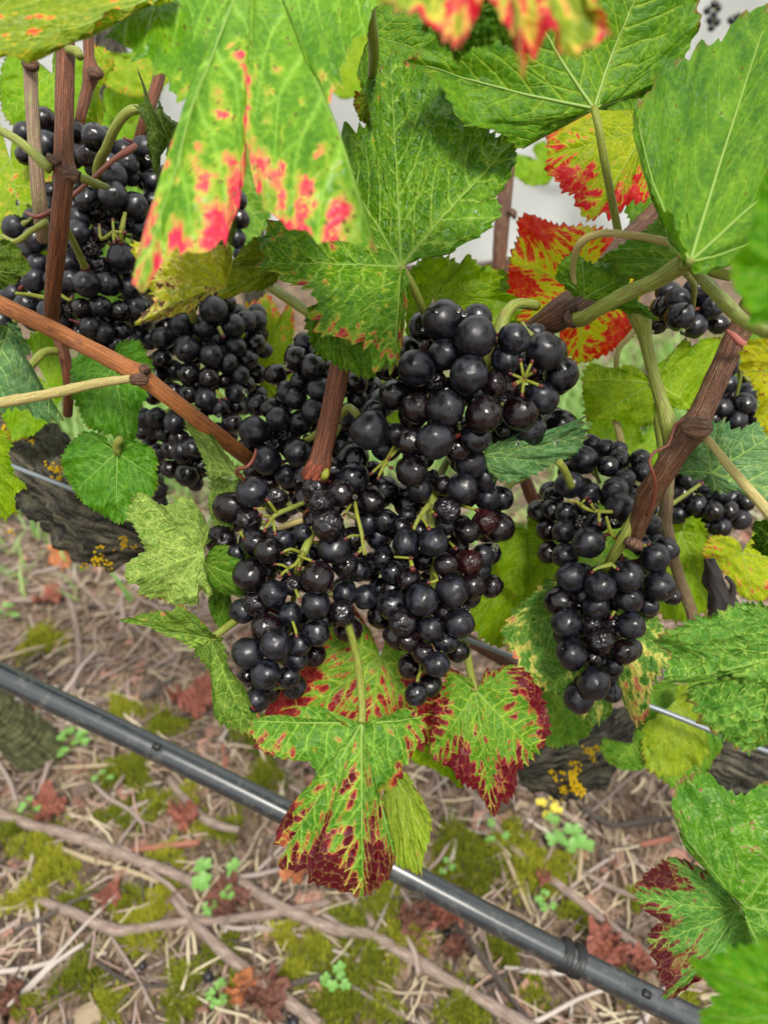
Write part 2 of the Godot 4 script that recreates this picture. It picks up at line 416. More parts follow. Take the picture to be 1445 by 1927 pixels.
func make_leaf_materials() -> void:
	make_cells()
	var styles := leaf_styles()
	var keys := styles.keys()
	for p in plan:
		if not styles[p.style].has("env"):
			styles[p.style].env = envelope(p.ctrl, p.tips, p.face)
	for key in keys:
		jobs.append(styles[key])
	jobs_out.resize(jobs.size())
	var id := WorkerThreadPool.add_group_task(run_job, jobs.size())
	WorkerThreadPool.wait_for_group_task_completion(id)
	for n in keys.size():
		var o: Dictionary = styles[keys[n]]
		var m := StandardMaterial3D.new()
		m.albedo_texture = ImageTexture.create_from_image(jobs_out[n][0])
		m.roughness = float(o.get("rough", 0.5)) * 0.85
		m.metallic_specular = o.get("spec", 0.32)
		m.backlight_enabled = true
		var b: float = o.get("back", 0.7)
		m.backlight = Color(b, b, b * 0.45)
		m.cull_mode = BaseMaterial3D.CULL_DISABLED
		m.heightmap_enabled = true
		var own: bool = float(o.get("n", 384)) > 500.0 or o.get("relief_map", false)
		if own: m.heightmap_texture = ImageTexture.create_from_image(jobs_out[n][1])
		else:
			var k := "under" if o.get("under", false) else "top"
			if not shared_relief.has(k): shared_relief[k] = ImageTexture.create_from_image(jobs_out[n][1])
			m.heightmap_texture = shared_relief[k]
		m.heightmap_scale = o.get("bump", 0.07)
		m.texture_repeat = false
		leaf_mats[keys[n]] = m

# ---------------------------------------------------------------- leaves
# control: outline points about the stalk junction; tips: which of them end a main vein
func leaf_surface(ctrl: Array, tips: Array, face: Vector3, o: Dictionary) -> Array:
	var n := ctrl.size()
	var ang := outline_angles(n, tips)
	var ax := across(face)
	var big: float = o.get("size", 0.08)
	var tooth: float = o.get("teeth", 1.0)
	var cell := big * 0.075
	var edge := []
	var th := PackedFloat32Array()
	var sc := PackedFloat32Array()
	var mk := []
	var nz := noise_of(int(o.get("seed", 1)), 1.0, 2)
	var run := 0.0
	for i in n - 1:
		var ln: float = (ctrl[i] as Vector3).distance_to(ctrl[i + 1])
		var steps := maxi(2, int(ceil(ln / (big * float(o.get("res", 0.011))))))
		for s in steps + (1 if i == n - 2 else 0):
			var f := float(s) / steps
			if tips.has(i) and s == 0: mk.append(edge.size())
			if tips.has(n - 1) and i == n - 2 and s == steps: mk.append(edge.size())
			edge.append(catmull(ctrl, i + f))
			th.append(lerpf(ang[i], ang[i + 1], f))
			var ph := run / cell + 0.8 * nz.get_noise_1d(run * 60.0)
			var fp := ph - floorf(ph)
			var saw := (fp / 0.68 if fp < 0.68 else (1.0 - fp) / 0.32)
			var hgt := 0.6 + 0.6 * nz.get_noise_1d(floorf(ph) * 7.3 + 3.0)
			sc.append((pow(saw, 1.3) - 0.4) * cell * 0.95 * tooth * hgt)
			run += ln / steps
	var tip_len := []
	for q in tips: tip_len.append((ctrl[q] as Vector3).length())
	var rings: int = o.get("rings", 20)
	var bow: float = o.get("bow", 0.0)
	var puck: float = o.get("pucker", 1.5) * 0.001
	var relief: float = o.get("relief", 0.3) * 0.001
	var sd := float(o.get("seed", 1)) * 13.7
	var m := edge.size()
	var st := SurfaceTool.new()
	st.begin(Mesh.PRIMITIVE_TRIANGLES)
	st.set_smooth_group(0)
	var grid := []
	for k in m:
		var row := []
		var e: Vector3 = edge[k]
		var el := maxf(e.length(), 1e-4)
		var fa_ := (th[k] + 2.0943951) / 1.0471976
		var between := pow(sin(fa_ * PI), 2.0)
		var q0 := clampf(fa_, 0.0, 3.999)
		var env := lerpf(tip_len[int(q0)], tip_len[int(q0) + 1], q0 - int(q0))
		var shrink := lerpf(1.0, clampf(el / env, 0.3, 1.0), 0.85)
		for j in rings + 1:
			var r := pow(float(j) / rings, 0.9)
			var p: Vector3 = e * r * (1.0 + sc[k] / el * pow(r, 7.0))
			var q := Vector2(sin(th[k]), cos(th[k])) * r * shrink
			var z := bow * 4.0 * r * (1.0 - r) * 0.6 + puck * between * 4.0 * r * r * (1.0 - r * 0.8)
			z += 0.0016 * nz.get_noise_2d(q.x * 2.3 + sd, q.y * 2.3) * r * 2.0
			z += puck * 0.5 * nz.get_noise_2d(q.x * 7.0 + sd, q.y * 7.0) * r
			z += 0.0012 * pow(r, 4.0) * nz.get_noise_1d(th[k] * 3.0 + sd) * 2.0
			if relief > 0.0:
				var fi := clampi(int((0.5 + 0.49 * q.y) * N), 0, N - 1) * N + clampi(int((0.5 + 0.49 * q.x) * N), 0, N - 1)
				var cd := cell_edge.get_noise_2d(p.dot(ax[0]) * 1000.0 + 0.5 * fn2[fi], p.dot(ax[1]) * 1000.0 + 0.35 * fn2[fi]) + 1.0
				z += relief * (sqrt(clampf(cd * 1.3, 0.0, 1.0)) * 1.1 - fvb[fi] * 0.9 - 0.2 + fn2[fi] * 0.7) * minf(1.0, r * 4.0)
			p += face * z
			row.append(p)
			st.set_uv(Vector2(0.5 + 0.49 * q.x, 0.5 + 0.49 * q.y))
			st.add_vertex(p)
		grid.append(row)
	for k in m - 1:
		for j in rings:
			var a := k * (rings + 1) + j
			for q in [a, a + rings + 1, a + 1, a + 1, a + rings + 1, a + rings + 2]: st.add_index(q)
	st.generate_normals()
	var blade := st.commit()
	# main veins as fine ridges that follow the blade
	var vt := SurfaceTool.new()
	vt.begin(Mesh.PRIMITIVE_TRIANGLES)
	vt.set_smooth_group(0)
	var vr: float = o.get("vein", 0.6) * 0.00055 * clampf(big / 0.09, 0.45, 1.1)
	var at := 0
	for w in mk.size():
		var row: Array = grid[mini(mk[w], m - 1)]
		var cut := rings - 2
		var side := Vector3.ZERO
		for j in cut + 1:
			var dir: Vector3 = (row[mini(j + 1, rings)] - row[maxi(j - 1, 0)]).normalized()
			side = dir.cross(face).normalized()
			var up := side.cross(dir).normalized()
			var r := vr * lerpf(1.0, 0.3, float(j) / cut) * (1.15 if w == 2 else 1.0)
			for s in 6:
				var a := TAU * s / 6.0
				vt.add_vertex((row[j] as Vector3) + side * cos(a) * r + up * (sin(a) * r * 0.8 + r * 0.1))
		for j in cut:
			for s in 6:
				var a := at + j * 6 + s
				var b := at + j * 6 + (s + 1) % 6
				for q in [a, b, a + 6, b, b + 6, a + 6]: vt.add_index(q)
		at += (cut + 1) * 6
	vt.generate_normals()
	return [blade, vt.commit()]

var leaves := []

var plan := []

func across(face: Vector3) -> Array:
	var x := face.cross(Vector3(0.13, 1.0, 0.21)).normalized()
	return [x, face.cross(x).normalized()]

func outline_angles(n: int, tips: Array) -> PackedFloat32Array:
	var ang := PackedFloat32Array()
	ang.resize(n)
	for i in n:
		var a := 0.0
		if i <= tips[0]:
			a = -162.0 + (42.0 * i / tips[0] if tips[0] > 0 else 42.0)
		elif i >= tips[4]:
			a = 120.0 + (42.0 * (i - tips[4]) / (n - 1 - tips[4]) if n - 1 > tips[4] else 0.0)
		else:
			for s in 4:
				if i >= tips[s] and i <= tips[s + 1]:
					a = -120.0 + 60.0 * (s + float(i - tips[s]) / (tips[s + 1] - tips[s]))
					break
		ang[i] = deg_to_rad(a)
	return ang

# for each degree of the vein frame: where its rim lies in the leaf's own plane, in millimetres
func envelope(ctrl: Array, tips: Array, face: Vector3) -> PackedVector2Array:
	var out := PackedVector2Array()
	out.resize(360)
	var ang := outline_angles(ctrl.size(), tips)
	var ax := across(face)
	var lens := []
	for q in tips: lens.append((ctrl[q] as Vector3).length())
	for d in 360:
		var th := deg_to_rad(d - 180.0)
		var i := 0
		while i < ang.size() - 2 and ang[i + 1] < th: i += 1
		var e := catmull(ctrl, i + clampf((th - ang[i]) / maxf(ang[i + 1] - ang[i], 1e-5), 0.0, 1.0))
		var q := clampf((th + 2.0943951) / 1.0471976, 0.0, 3.999)
		var ev := lerpf(lens[int(q)], lens[int(q) + 1], q - int(q))
		e /= lerpf(1.0, clampf(e.length() / ev, 0.3, 1.0), 0.85)
		out[d] = Vector2(e.dot(ax[0]), e.dot(ax[1])) * 1000.0
	return out

func leaf(label: String, style: String, j: Array, pts: Array, face: Array, stalk: Array, o: Dictionary) -> void:
	var ctrl := []
	var tips := []
	for i in range(0, pts.size(), 4):
		ctrl.append(v3(pts, i))
		o.size = maxf(o.get("size", 0.0), v3(pts, i).length())
		if pts[i + 3]: tips.append(i / 4)
	plan.append({"label": label, "style": style, "at": v3(j), "ctrl": ctrl, "tips": tips, "face": Vector3(face[0], face[1], face[2]).normalized(), "stalk": stalk, "o": o})

func run_leaf(i: int) -> void:
	plan[i].made = leaf_surface(plan[i].ctrl, plan[i].tips, plan[i].face, plan[i].o)

func build_leaves() -> void:
	make_leaf_materials()
	for i in plan.size(): run_leaf(i)
	for p in plan:
		var t := thing("vine_leaf", p.label, "leaf", p.at, "leaves on the vines")
		part("blade", p.made[0], leaf_mats[p.style], t)
		part("vein", p.made[1], mats.vein, t)
		if p.stalk.size():
			var s := path_of(p.stalk)
			for i in s[1].size(): s[1][i] += s[0] - p.at
			part("stalk", rod(s[1], s[2], 10, 0.003, 0.05, 3), mats.green_stem, t)
		leaves.append(t)

# ---------------------------------------------------------------- grapes
func berry(kind: String, seed_: int) -> ArrayMesh:
	var nz := noise_of(seed_, 1.0, 3)
	var us := 26
	var vs := 18
	if kind != "round":
		us = 44
		vs = 32
	var st := SurfaceTool.new()
	st.begin(Mesh.PRIMITIVE_TRIANGLES)
	st.set_smooth_group(0)
	var stretch := 1.0 + 0.05 * nz.get_noise_1d(4.0) * 2.0
	for v in vs + 1:
		var lat := PI * v / vs
		for u in us + 1:
			var lon := TAU * (u % us) / us
			var d := Vector3(sin(lat) * cos(lon), cos(lat), sin(lat) * sin(lon))
			var r := 1.0 + 0.10 * nz.get_noise_3dv(d * 0.75) + 0.012 * nz.get_noise_3dv(d * 3.0)
			if kind == "wrinkled":
				var a := 1.0 - absf(nz.get_noise_3d(d.x * 2.6, d.y * 1.6 + 5.0, d.z * 2.6)) * 3.0
				r -= 0.13 * clampf(a, 0.0, 1.0) * clampf(0.55 + 1.6 * nz.get_noise_3dv(d * 0.8 + Vector3(3, 1, 2)), 0.0, 1.0)
				r -= 0.16 * clampf(nz.get_noise_3dv(d * 1.0 + Vector3(8, 2, 5)) * 2.0, 0.0, 1.0)
			elif kind == "raisin":
				var a := 1.0 - absf(nz.get_noise_3dv(d * 2.4 + Vector3(2, 7, 1))) * 3.2
				r = 0.86 - 0.26 * clampf(a, 0.0, 1.0) + 0.35 * nz.get_noise_3dv(d * 1.2)
			else:
				r -= 0.03 * exp(-pow(lat / 0.16, 2.0))
			var p := d * r
			p.y *= stretch * 1.03
			st.set_uv(Vector2(float(u) / us * 2.0, float(v) / vs))
			st.add_vertex(p)
	for v in vs:
		for u in us:
			var a := v * (us + 1) + u
			for q in [a, a + 1, a + us + 1, a + 1, a + us + 2, a + us + 1]: st.add_index(q)
	st.generate_normals()
	var m := st.commit()
	# the stub of the berry's own stalk at its inner pole, then the scar at the outer one
	var stub := rod([Vector3(0, -0.86, 0), Vector3(0.02, -1.06, 0.02), Vector3(0.08, -1.55, 0.05), Vector3(0.12, -1.9, 0.16)], [0.30, 0.22, 0.12, 0.12], 8, 0.2, 0.0)
	m.add_surface_from_arrays(Mesh.PRIMITIVE_TRIANGLES, stub.surface_get_arrays(0))
	var sp := SphereMesh.new()
	sp.radius = 0.055
	sp.height = 0.06
	sp.radial_segments = 8
	sp.rings = 4
	var arr := sp.get_mesh_arrays()
	var vv: PackedVector3Array = arr[Mesh.ARRAY_VERTEX]
	for i in vv.size(): vv[i].y += 1.03 * stretch * (0.97 if kind == "round" else 0.8)
	arr[Mesh.ARRAY_VERTEX] = vv
	m.add_surface_from_arrays(Mesh.PRIMITIVE_TRIANGLES, arr)
	return m

func blotch(c1: Color, c2: Color, seed_: int, freq: float, lo: float, hi: float) -> ImageTexture:
	var n := noise_of(seed_, freq, 4)
	var n2 := noise_of(seed_ + 50, freq * 6.0, 2)
	var out := PackedByteArray()
	out.resize(256 * 256 * 3)
	for y in 256:
		for x in 256:
			# wraps by blending over the edge
			var a := n.get_noise_2d(x, y)
			var fx := clampf((x - 200) / 56.0, 0.0, 1.0)
			var fy := clampf((y - 200) / 56.0, 0.0, 1.0)
			a = lerpf(a, n.get_noise_2d(x - 256, y), fx)
			a = lerpf(a, lerpf(n.get_noise_2d(x, y - 256), n.get_noise_2d(x - 256, y - 256), fx), fy)
			var t := smoothstep(lo, hi, a + 0.22 * n2.get_noise_2d(x, y))
			t = clampf(t * (0.85 + 0.5 * n2.get_noise_2d(x + 77, y)), 0.0, 1.0)
			var c := c1.lerp(c2, t)
			var i := (y * 256 + x) * 3
			out[i] = int(c.r * 255.0)
			out[i + 1] = int(c.g * 255.0)
			out[i + 2] = int(c.b * 255.0)
	return ImageTexture.create_from_image(Image.create_from_data(256, 256, false, Image.FORMAT_RGB8, out))

func grey(v: float) -> Color:
	return Color(v, v, v)

func skin(c1: Color, c2: Color, seed_: int, lo: float, hi: float, r_dark: float, r_bloom: float, bump: float) -> StandardMaterial3D:
	var m := StandardMaterial3D.new()
	m.albedo_texture = blotch(c1, c2, seed_, 0.012, lo, hi)
	m.roughness = 1.0
	m.roughness_texture = blotch(grey(r_dark), grey(r_bloom), seed_, 0.012, lo, hi)
	m.roughness_texture_channel = BaseMaterial3D.TEXTURE_CHANNEL_RED
	m.metallic_specular = 0.5
	m.uv1_triplanar = true
	m.uv1_scale = Vector3.ONE * 0.42
	m.uv1_triplanar_sharpness = 3.0
	if bump > 0.0:
		m.heightmap_enabled = true
		m.heightmap_texture = mats.wet_bump
		m.heightmap_scale = bump
	return m

func make_berries() -> void:
	for i in 8: berry_mesh["round%d" % i] = berry("round", 3 + i)
	for i in 4: berry_mesh["wrinkled%d" % i] = berry("wrinkled", 13 + i)
	for i in 2: berry_mesh["raisin%d" % i] = berry("raisin", 23 + i)
	mats.wet_bump = blotch(grey(0.0), grey(1.0), 91, 0.03, -0.4, 0.5)
	berry_mat = {
		"m": [skin(srgb(9, 9, 14), srgb(46, 50, 64), 31, -0.30, 0.5, 0.30, 0.50, 0.001), skin(srgb(11, 9, 13), srgb(40, 42, 55), 32, -0.25, 0.5, 0.27, 0.48, 0.001)],
		"w": [skin(srgb(9, 4, 6), srgb(26, 27, 35), 36, -0.1, 0.34, 0.14, 0.36, 0.004), skin(srgb(18, 7, 9), srgb(30, 27, 35), 37, -0.1, 0.4, 0.13, 0.34, 0.004), skin(srgb(7, 5, 7), srgb(36, 39, 50), 38, -0.15, 0.3, 0.16, 0.4, 0.003)],
		"r": [skin(srgb(15, 7, 9), srgb(32, 33, 41), 39, -0.1, 0.3, 0.15, 0.34, 0.004)],
		"z": [skin(srgb(12, 7, 8), srgb(24, 20, 23), 41, -0.1, 0.3, 0.17, 0.32, 0.005)],
		"b": [skin(srgb(44, 13, 14), srgb(22, 10, 12), 42, -0.1, 0.3, 0.15, 0.32, 0.004)],
	}
	berry_mat["s"] = berry_mat["m"] + berry_mat["w"]
	mats.pedicel = plain(srgb(104, 110, 44), 0.5)
	mats.pedicel_red = plain(srgb(84, 28, 24), 0.5)
	mats.scar = plain(srgb(86, 70, 56), 0.7)

# x y z (about the bunch's own point), radius, outward x y z (percent), kind letter index into "mswrzb"
func bunch(called: String, label: String, at: Array, data: Array, stems: Array, drops: Array) -> void:
	var t := thing(called, label, "grape bunch", v3(at), "bunches of dark grapes")
	for s in stems:
		var p := path_of(s)
		for i in p[1].size(): p[1][i] += p[0] - v3(at)
		part("stem", rod(p[1], p[2], 10, 0.0025, 0.12, 7), mats.green_stem if p[2][0] > 0.0009 else mats.rachis, t)
		if p[2][0] < 0.0013 and p[1].size() <= 4:
			var e: Vector3 = p[1][p[1].size() - 1]
			var d: Vector3 = (e - p[1][p[1].size() - 2]).normalized()
			var w: float = p[2][p[2].size() - 1]
			part("stem_tip", rod([e - d * 0.0006, e + d * 0.0005, e + d * 0.0011], [w, w * 1.25, w * 0.9], 9, 0.0008, 0.5, 3), mats.pedicel_red, t)
	for i in range(0, data.size(), 8):
		var letter: String = "mswrzb"[data[i + 7]]
		var shape := "round"
		if letter == "r" or letter == "b": shape = "wrinkled"
		if letter == "z": shape = "raisin"
		var list: Array = berry_mat[letter]
		var o := MeshInstance3D.new()
		o.name = "grape"
		o.mesh = berry_mesh[shape + str(rng.randi() % (2 if shape == "raisin" else 4 if shape == "wrinkled" else 8))]
		o.set_surface_override_material(0, list[rng.randi() % list.size()])
		o.set_surface_override_material(1, mats.pedicel if rng.randf() < 0.6 else mats.pedicel_red)
		o.set_surface_override_material(2, mats.scar)
		var y := Vector3(data[i + 4], data[i + 5], data[i + 6]).normalized()
		y = (y + Vector3(rng.randfn(0, 0.28), rng.randfn(-0.15, 0.28), rng.randfn(0, 0.28))).normalized()
		var x := y.cross(Vector3(rng.randf() - 0.5, rng.randf() - 0.5, rng.randf() - 0.5)).normalized()
		var r: float = data[i + 3] * 0.0001
		o.transform = Transform3D(Basis(x, y, x.cross(y)) * Basis.from_scale(Vector3(rng.randf_range(0.94, 1.03), rng.randf_range(0.96, 1.08), rng.randf_range(0.94, 1.03)) * r), v3(data, i))
		t.add_child(o, true)
	for i in range(0, drops.size(), 4):
		var d := part("water_drop", mats.drop_mesh, mats.water, t)
		d.position = v3(drops, i)
		d.scale = Vector3.ONE * drops[i + 3] * 0.0001

# ---------------------------------------------------------------- wood
func bark(c1: Color, c2: Color, c3: Color, seed_: int, along: float, round_: float, rough: float, bump: float, share := "") -> StandardMaterial3D:
	var W := 256
	var Hh := 512
	var n := noise_of(seed_, 1.0, 4)
	var n2 := noise_of(seed_ + 9, 1.0, 2)
	var out := PackedByteArray()
	out.resize(W * Hh * 3)
	var hb := PackedByteArray()
	hb.resize(W * Hh)
	for y in Hh:
		for x in W:
			var a := TAU * x / W
			var ca := cos(a)
			var sa := sin(a)
			var s := n.get_noise_3d(ca * round_, sa * round_, y * along)
			var f := n2.get_noise_3d(ca * 22.0, sa * 22.0, y * 0.22)
			var t := clampf(0.5 + s * 1.1 + f * 0.25, 0.0, 1.0)
			var c := c1.lerp(c2, t)
			var p := clampf((n2.get_noise_3d(ca * 1.2 + 9.0, sa * 1.2, y * 0.02) - 0.1) * 2.2, 0.0, 1.0)
			c = c.lerp(c3, p * 0.6)
			var spk := n2.get_noise_3d(ca * 14.0 + 30.0, sa * 14.0, y * 0.12)
			if spk > 0.42: c = c.lerp(c3.lightened(0.25), 0.55)
			if spk < -0.45: c = c.darkened(0.35)
			var i := y * W + x
			out[i * 3] = int(clampf(c.r, 0.0, 1.0) * 255.0)
			out[i * 3 + 1] = int(clampf(c.g, 0.0, 1.0) * 255.0)
			out[i * 3 + 2] = int(clampf(c.b, 0.0, 1.0) * 255.0)
			hb[i] = int(clampf(0.5 + s * 0.8 + f * 0.3, 0.0, 1.0) * 255.0)
	var m := StandardMaterial3D.new()
	m.albedo_texture = ImageTexture.create_from_image(Image.create_from_data(W, Hh, false, Image.FORMAT_RGB8, out))
	m.roughness = rough
	m.metallic_specular = 0.4
	m.heightmap_enabled = true
	var made: ImageTexture = shared_relief.get(share) if share else null
	if made == null: made = ImageTexture.create_from_image(Image.create_from_data(W, Hh, false, Image.FORMAT_L8, hb))
	if share: shared_relief[share] = made
	m.heightmap_texture = made
	m.heightmap_scale = bump
	return m

func cane(called: String, label: String, category: String, a: Array, mat: String, bits: Array = [], group := "", o := {}) -> Node3D:
	var p := path_of(a)
	var t := thing(called, label, category, p[0], group)
	part(o.get("body", "shoot"), rod(p[1], p[2], o.get("sides", 14), o.get("step", 0.003), o.get("rough", 0.08), o.get("seed", 5), o.get("amp", 0.0), o.get("freq", 60.0)), mats[mat], t)
	for b in bits:
		var q := path_of(b[1])
		for i in q[1].size(): q[1][i] += q[0] - p[0]
		part(b[0], rod(q[1], q[2], 10, 0.002, 0.15, 8, b[3] if b.size() > 3 else 0.0, 400.0), mats[b[2]], t)
	return t

# a crust of small knobbly flakes
func crust(at: Vector3, face: Vector3, spread: float, count: int, seed_: int) -> ArrayMesh:
	var r := RandomNumberGenerator.new()
	r.seed = seed_
	var st := SurfaceTool.new()
	var ball := SphereMesh.new()
	ball.radial_segments = 7
	ball.rings = 4
	ball.radius = 0.5
	ball.height = 1.0
	face = face.normalized()
	var x := face.cross(Vector3(0.2, 1, 0.1)).normalized()
	var y := face.cross(x)
	for i in count:
		var a := r.randf() * TAU
		var d := sqrt(r.randf()) * spread * (0.6 + 0.5 * sin(a * 3.0 + seed_))
		var s := spread * r.randf_range(0.1, 0.24)
		var p := at + x * cos(a) * d + y * sin(a) * d * 0.8 + face * (0.0012 - d * d * 9.0)
		var b := Basis(x, y, face).rotated(face, r.randf() * TAU)
		st.append_from(ball, 0, Transform3D(b * Basis.from_scale(Vector3(s, s * r.randf_range(0.6, 1.0), s * 0.5)), p))
	return st.commit()

func stuff(called: String, label: String, category: String, m: Mesh, mat: Material, xf: Array, cols: Array) -> void:
	var mm := MultiMesh.new()
	mm.transform_format = MultiMesh.TRANSFORM_3D
	mm.use_colors = true
	mm.mesh = m
	mm.instance_count = xf.size()
	for i in xf.size():
		mm.set_instance_transform(i, xf[i])
		mm.set_instance_color(i, cols[i])
	var o := MultiMeshInstance3D.new()
	o.name = numbered(called)
	o.multimesh = mm
	o.material_override = mat
	add_child(o)
	tag(o, label, category, "", "stuff")

func ground_y(x: float, z: float) -> float:
	return 0.007 * mats.dirt_noise.get_noise_2d(x * 3.0, z * 3.0) + 0.003 * mats.dirt_noise.get_noise_2d(x * 16.0, z * 16.0)

func tinted(rough: float) -> StandardMaterial3D:
	var m := StandardMaterial3D.new()
	m.vertex_color_use_as_albedo = true
	m.roughness = rough
	m.metallic_specular = 0.35
	return m

# a curled, lobed fallen leaf
func dead_leaf(label: String, at: Array, size: float, turn: float, mat: String, seed_: int) -> void:
	var t := thing("fallen_leaf", label, "fallen leaf", v3(at), "fallen leaves on the ground")
	var r := RandomNumberGenerator.new()
	r.seed = seed_
	var nz := noise_of(seed_, 1.0, 3)
	var st := SurfaceTool.new()
	st.begin(Mesh.PRIMITIVE_TRIANGLES)
	st.set_smooth_group(0)
	var us := 60
	var rings := 12
	for k in us:
		var a := TAU * k / us
		var ed := size * 0.5 * (0.8 + 0.16 * absf(cos(a * 2.5)) + 0.45 * nz.get_noise_2d(cos(a) * 1.6, sin(a) * 1.6) + 0.18 * nz.get_noise_2d(cos(a) * 6.0 + 7.0, sin(a) * 6.0))
		for j in rings + 1:
			var f := float(j) / rings
			var p := Vector3(cos(a) * ed * f, 0.0, sin(a) * ed * f * 0.85)
			p.y = size * (0.22 * f * f * (0.6 + sin(a * 2.0 + seed_)) + 0.42 * f * nz.get_noise_2d(p.x / size * 3.5 + 5.0, p.z / size * 3.5) + 0.16 * nz.get_noise_2d(p.x / size * 9.0, p.z / size * 9.0)) + 0.006
			st.set_uv(Vector2(0.5 + 0.45 * f * sin(a), 0.5 + 0.45 * f * cos(a)))
			st.add_vertex(p.rotated(Vector3.UP, turn))
	for k in us:
		for j in rings:
			var a := k * (rings + 1) + j
			var b := ((k + 1) % us) * (rings + 1) + j
			for q in [a, b, a + 1, a + 1, b, b + 1]: st.add_index(q)
	st.generate_normals()
	part("blade", st.commit(), leaf_mats[mat], t)
	part("stalk", rod([Vector3(0, 0.006, 0), Vector3(size * 0.3, 0.012, size * 0.2).rotated(Vector3.UP, turn), Vector3(size * 0.6, 0.006, size * 0.25).rotated(Vector3.UP, turn)], [0.0008, 0.0007, 0.0007], 6, 0.01), mats.twig_red, t)

func fallen_grape(label: String, at: Array, r: int) -> void:
	var t := thing("fallen_grape", label, "grape", v3(at), "fallen grapes")
	var o := MeshInstance3D.new()
	o.name = "berry"
	o.mesh = berry_mesh["round1"]
	o.set_surface_override_material(0, berry_mat["m"][1])
	o.set_surface_override_material(1, mats.pedicel_red)
	o.set_surface_override_material(2, mats.scar)
	o.transform = Transform3D(Basis(Vector3(1, 0.4, 0.2).normalized(), 1.2).scaled(Vector3.ONE * r * 0.0001))
	t.add_child(o, true)

# a rosette of small round leaflets on thin stalks
func clover(label: String, at: Array, size: float, count: int, seed_: int, col: String) -> void:
	var t := thing("clover_plant", label, "weed", v3(at), "small weeds on the ground")
	var r := RandomNumberGenerator.new()
	r.seed = seed_
	for i in count:
		var a := TAU * i / count + r.randf() * 0.6
		var d := size * (0.2 + 0.35 * r.randf())
		var tip := Vector3(cos(a) * d, 0.012 + size * 0.25 * r.randf(), sin(a) * d)
		part("stalk", rod([Vector3.ZERO, tip * 0.6 + Vector3(0, 0.004, 0), tip], [0.0006, 0.0005, 0.0005], 6, 0.01), mats.green_stem, t)
		for l in 3:
			var b := a + TAU * l / 3.0
			var st := SurfaceTool.new()
			st.begin(Mesh.PRIMITIVE_TRIANGLES)
			st.set_smooth_group(0)
			var s := size * r.randf_range(0.16, 0.32)
			var tilt := Basis(Vector3(r.randf() - 0.5, 0.0, r.randf() - 0.5).normalized(), r.randf_range(0.0, 0.5))
			for j in 4:
				for k in 13:
					var w := -PI * 0.5 + PI * k / 12.0
					var f := j / 3.0
					var ed := s * (0.75 + 0.25 * absf(sin(w * 2.0))) * f
					var p := Vector3((0.4 + 0.6 * cos(w)) * ed, 0.12 * ed * f + 0.25 * absf(sin(w)) * ed * 0.5, sin(w) * ed * 0.62)
					st.add_vertex(tip + tilt * p.rotated(Vector3.UP, -b))
			for j in 3:
				for k in 12:
					var q0 := j * 13 + k
					for q in [q0, q0 + 13, q0 + 1, q0 + 1, q0 + 13, q0 + 14]: st.add_index(q)
			st.generate_normals()
			part("leaflet", st.commit(), mats[col], t)

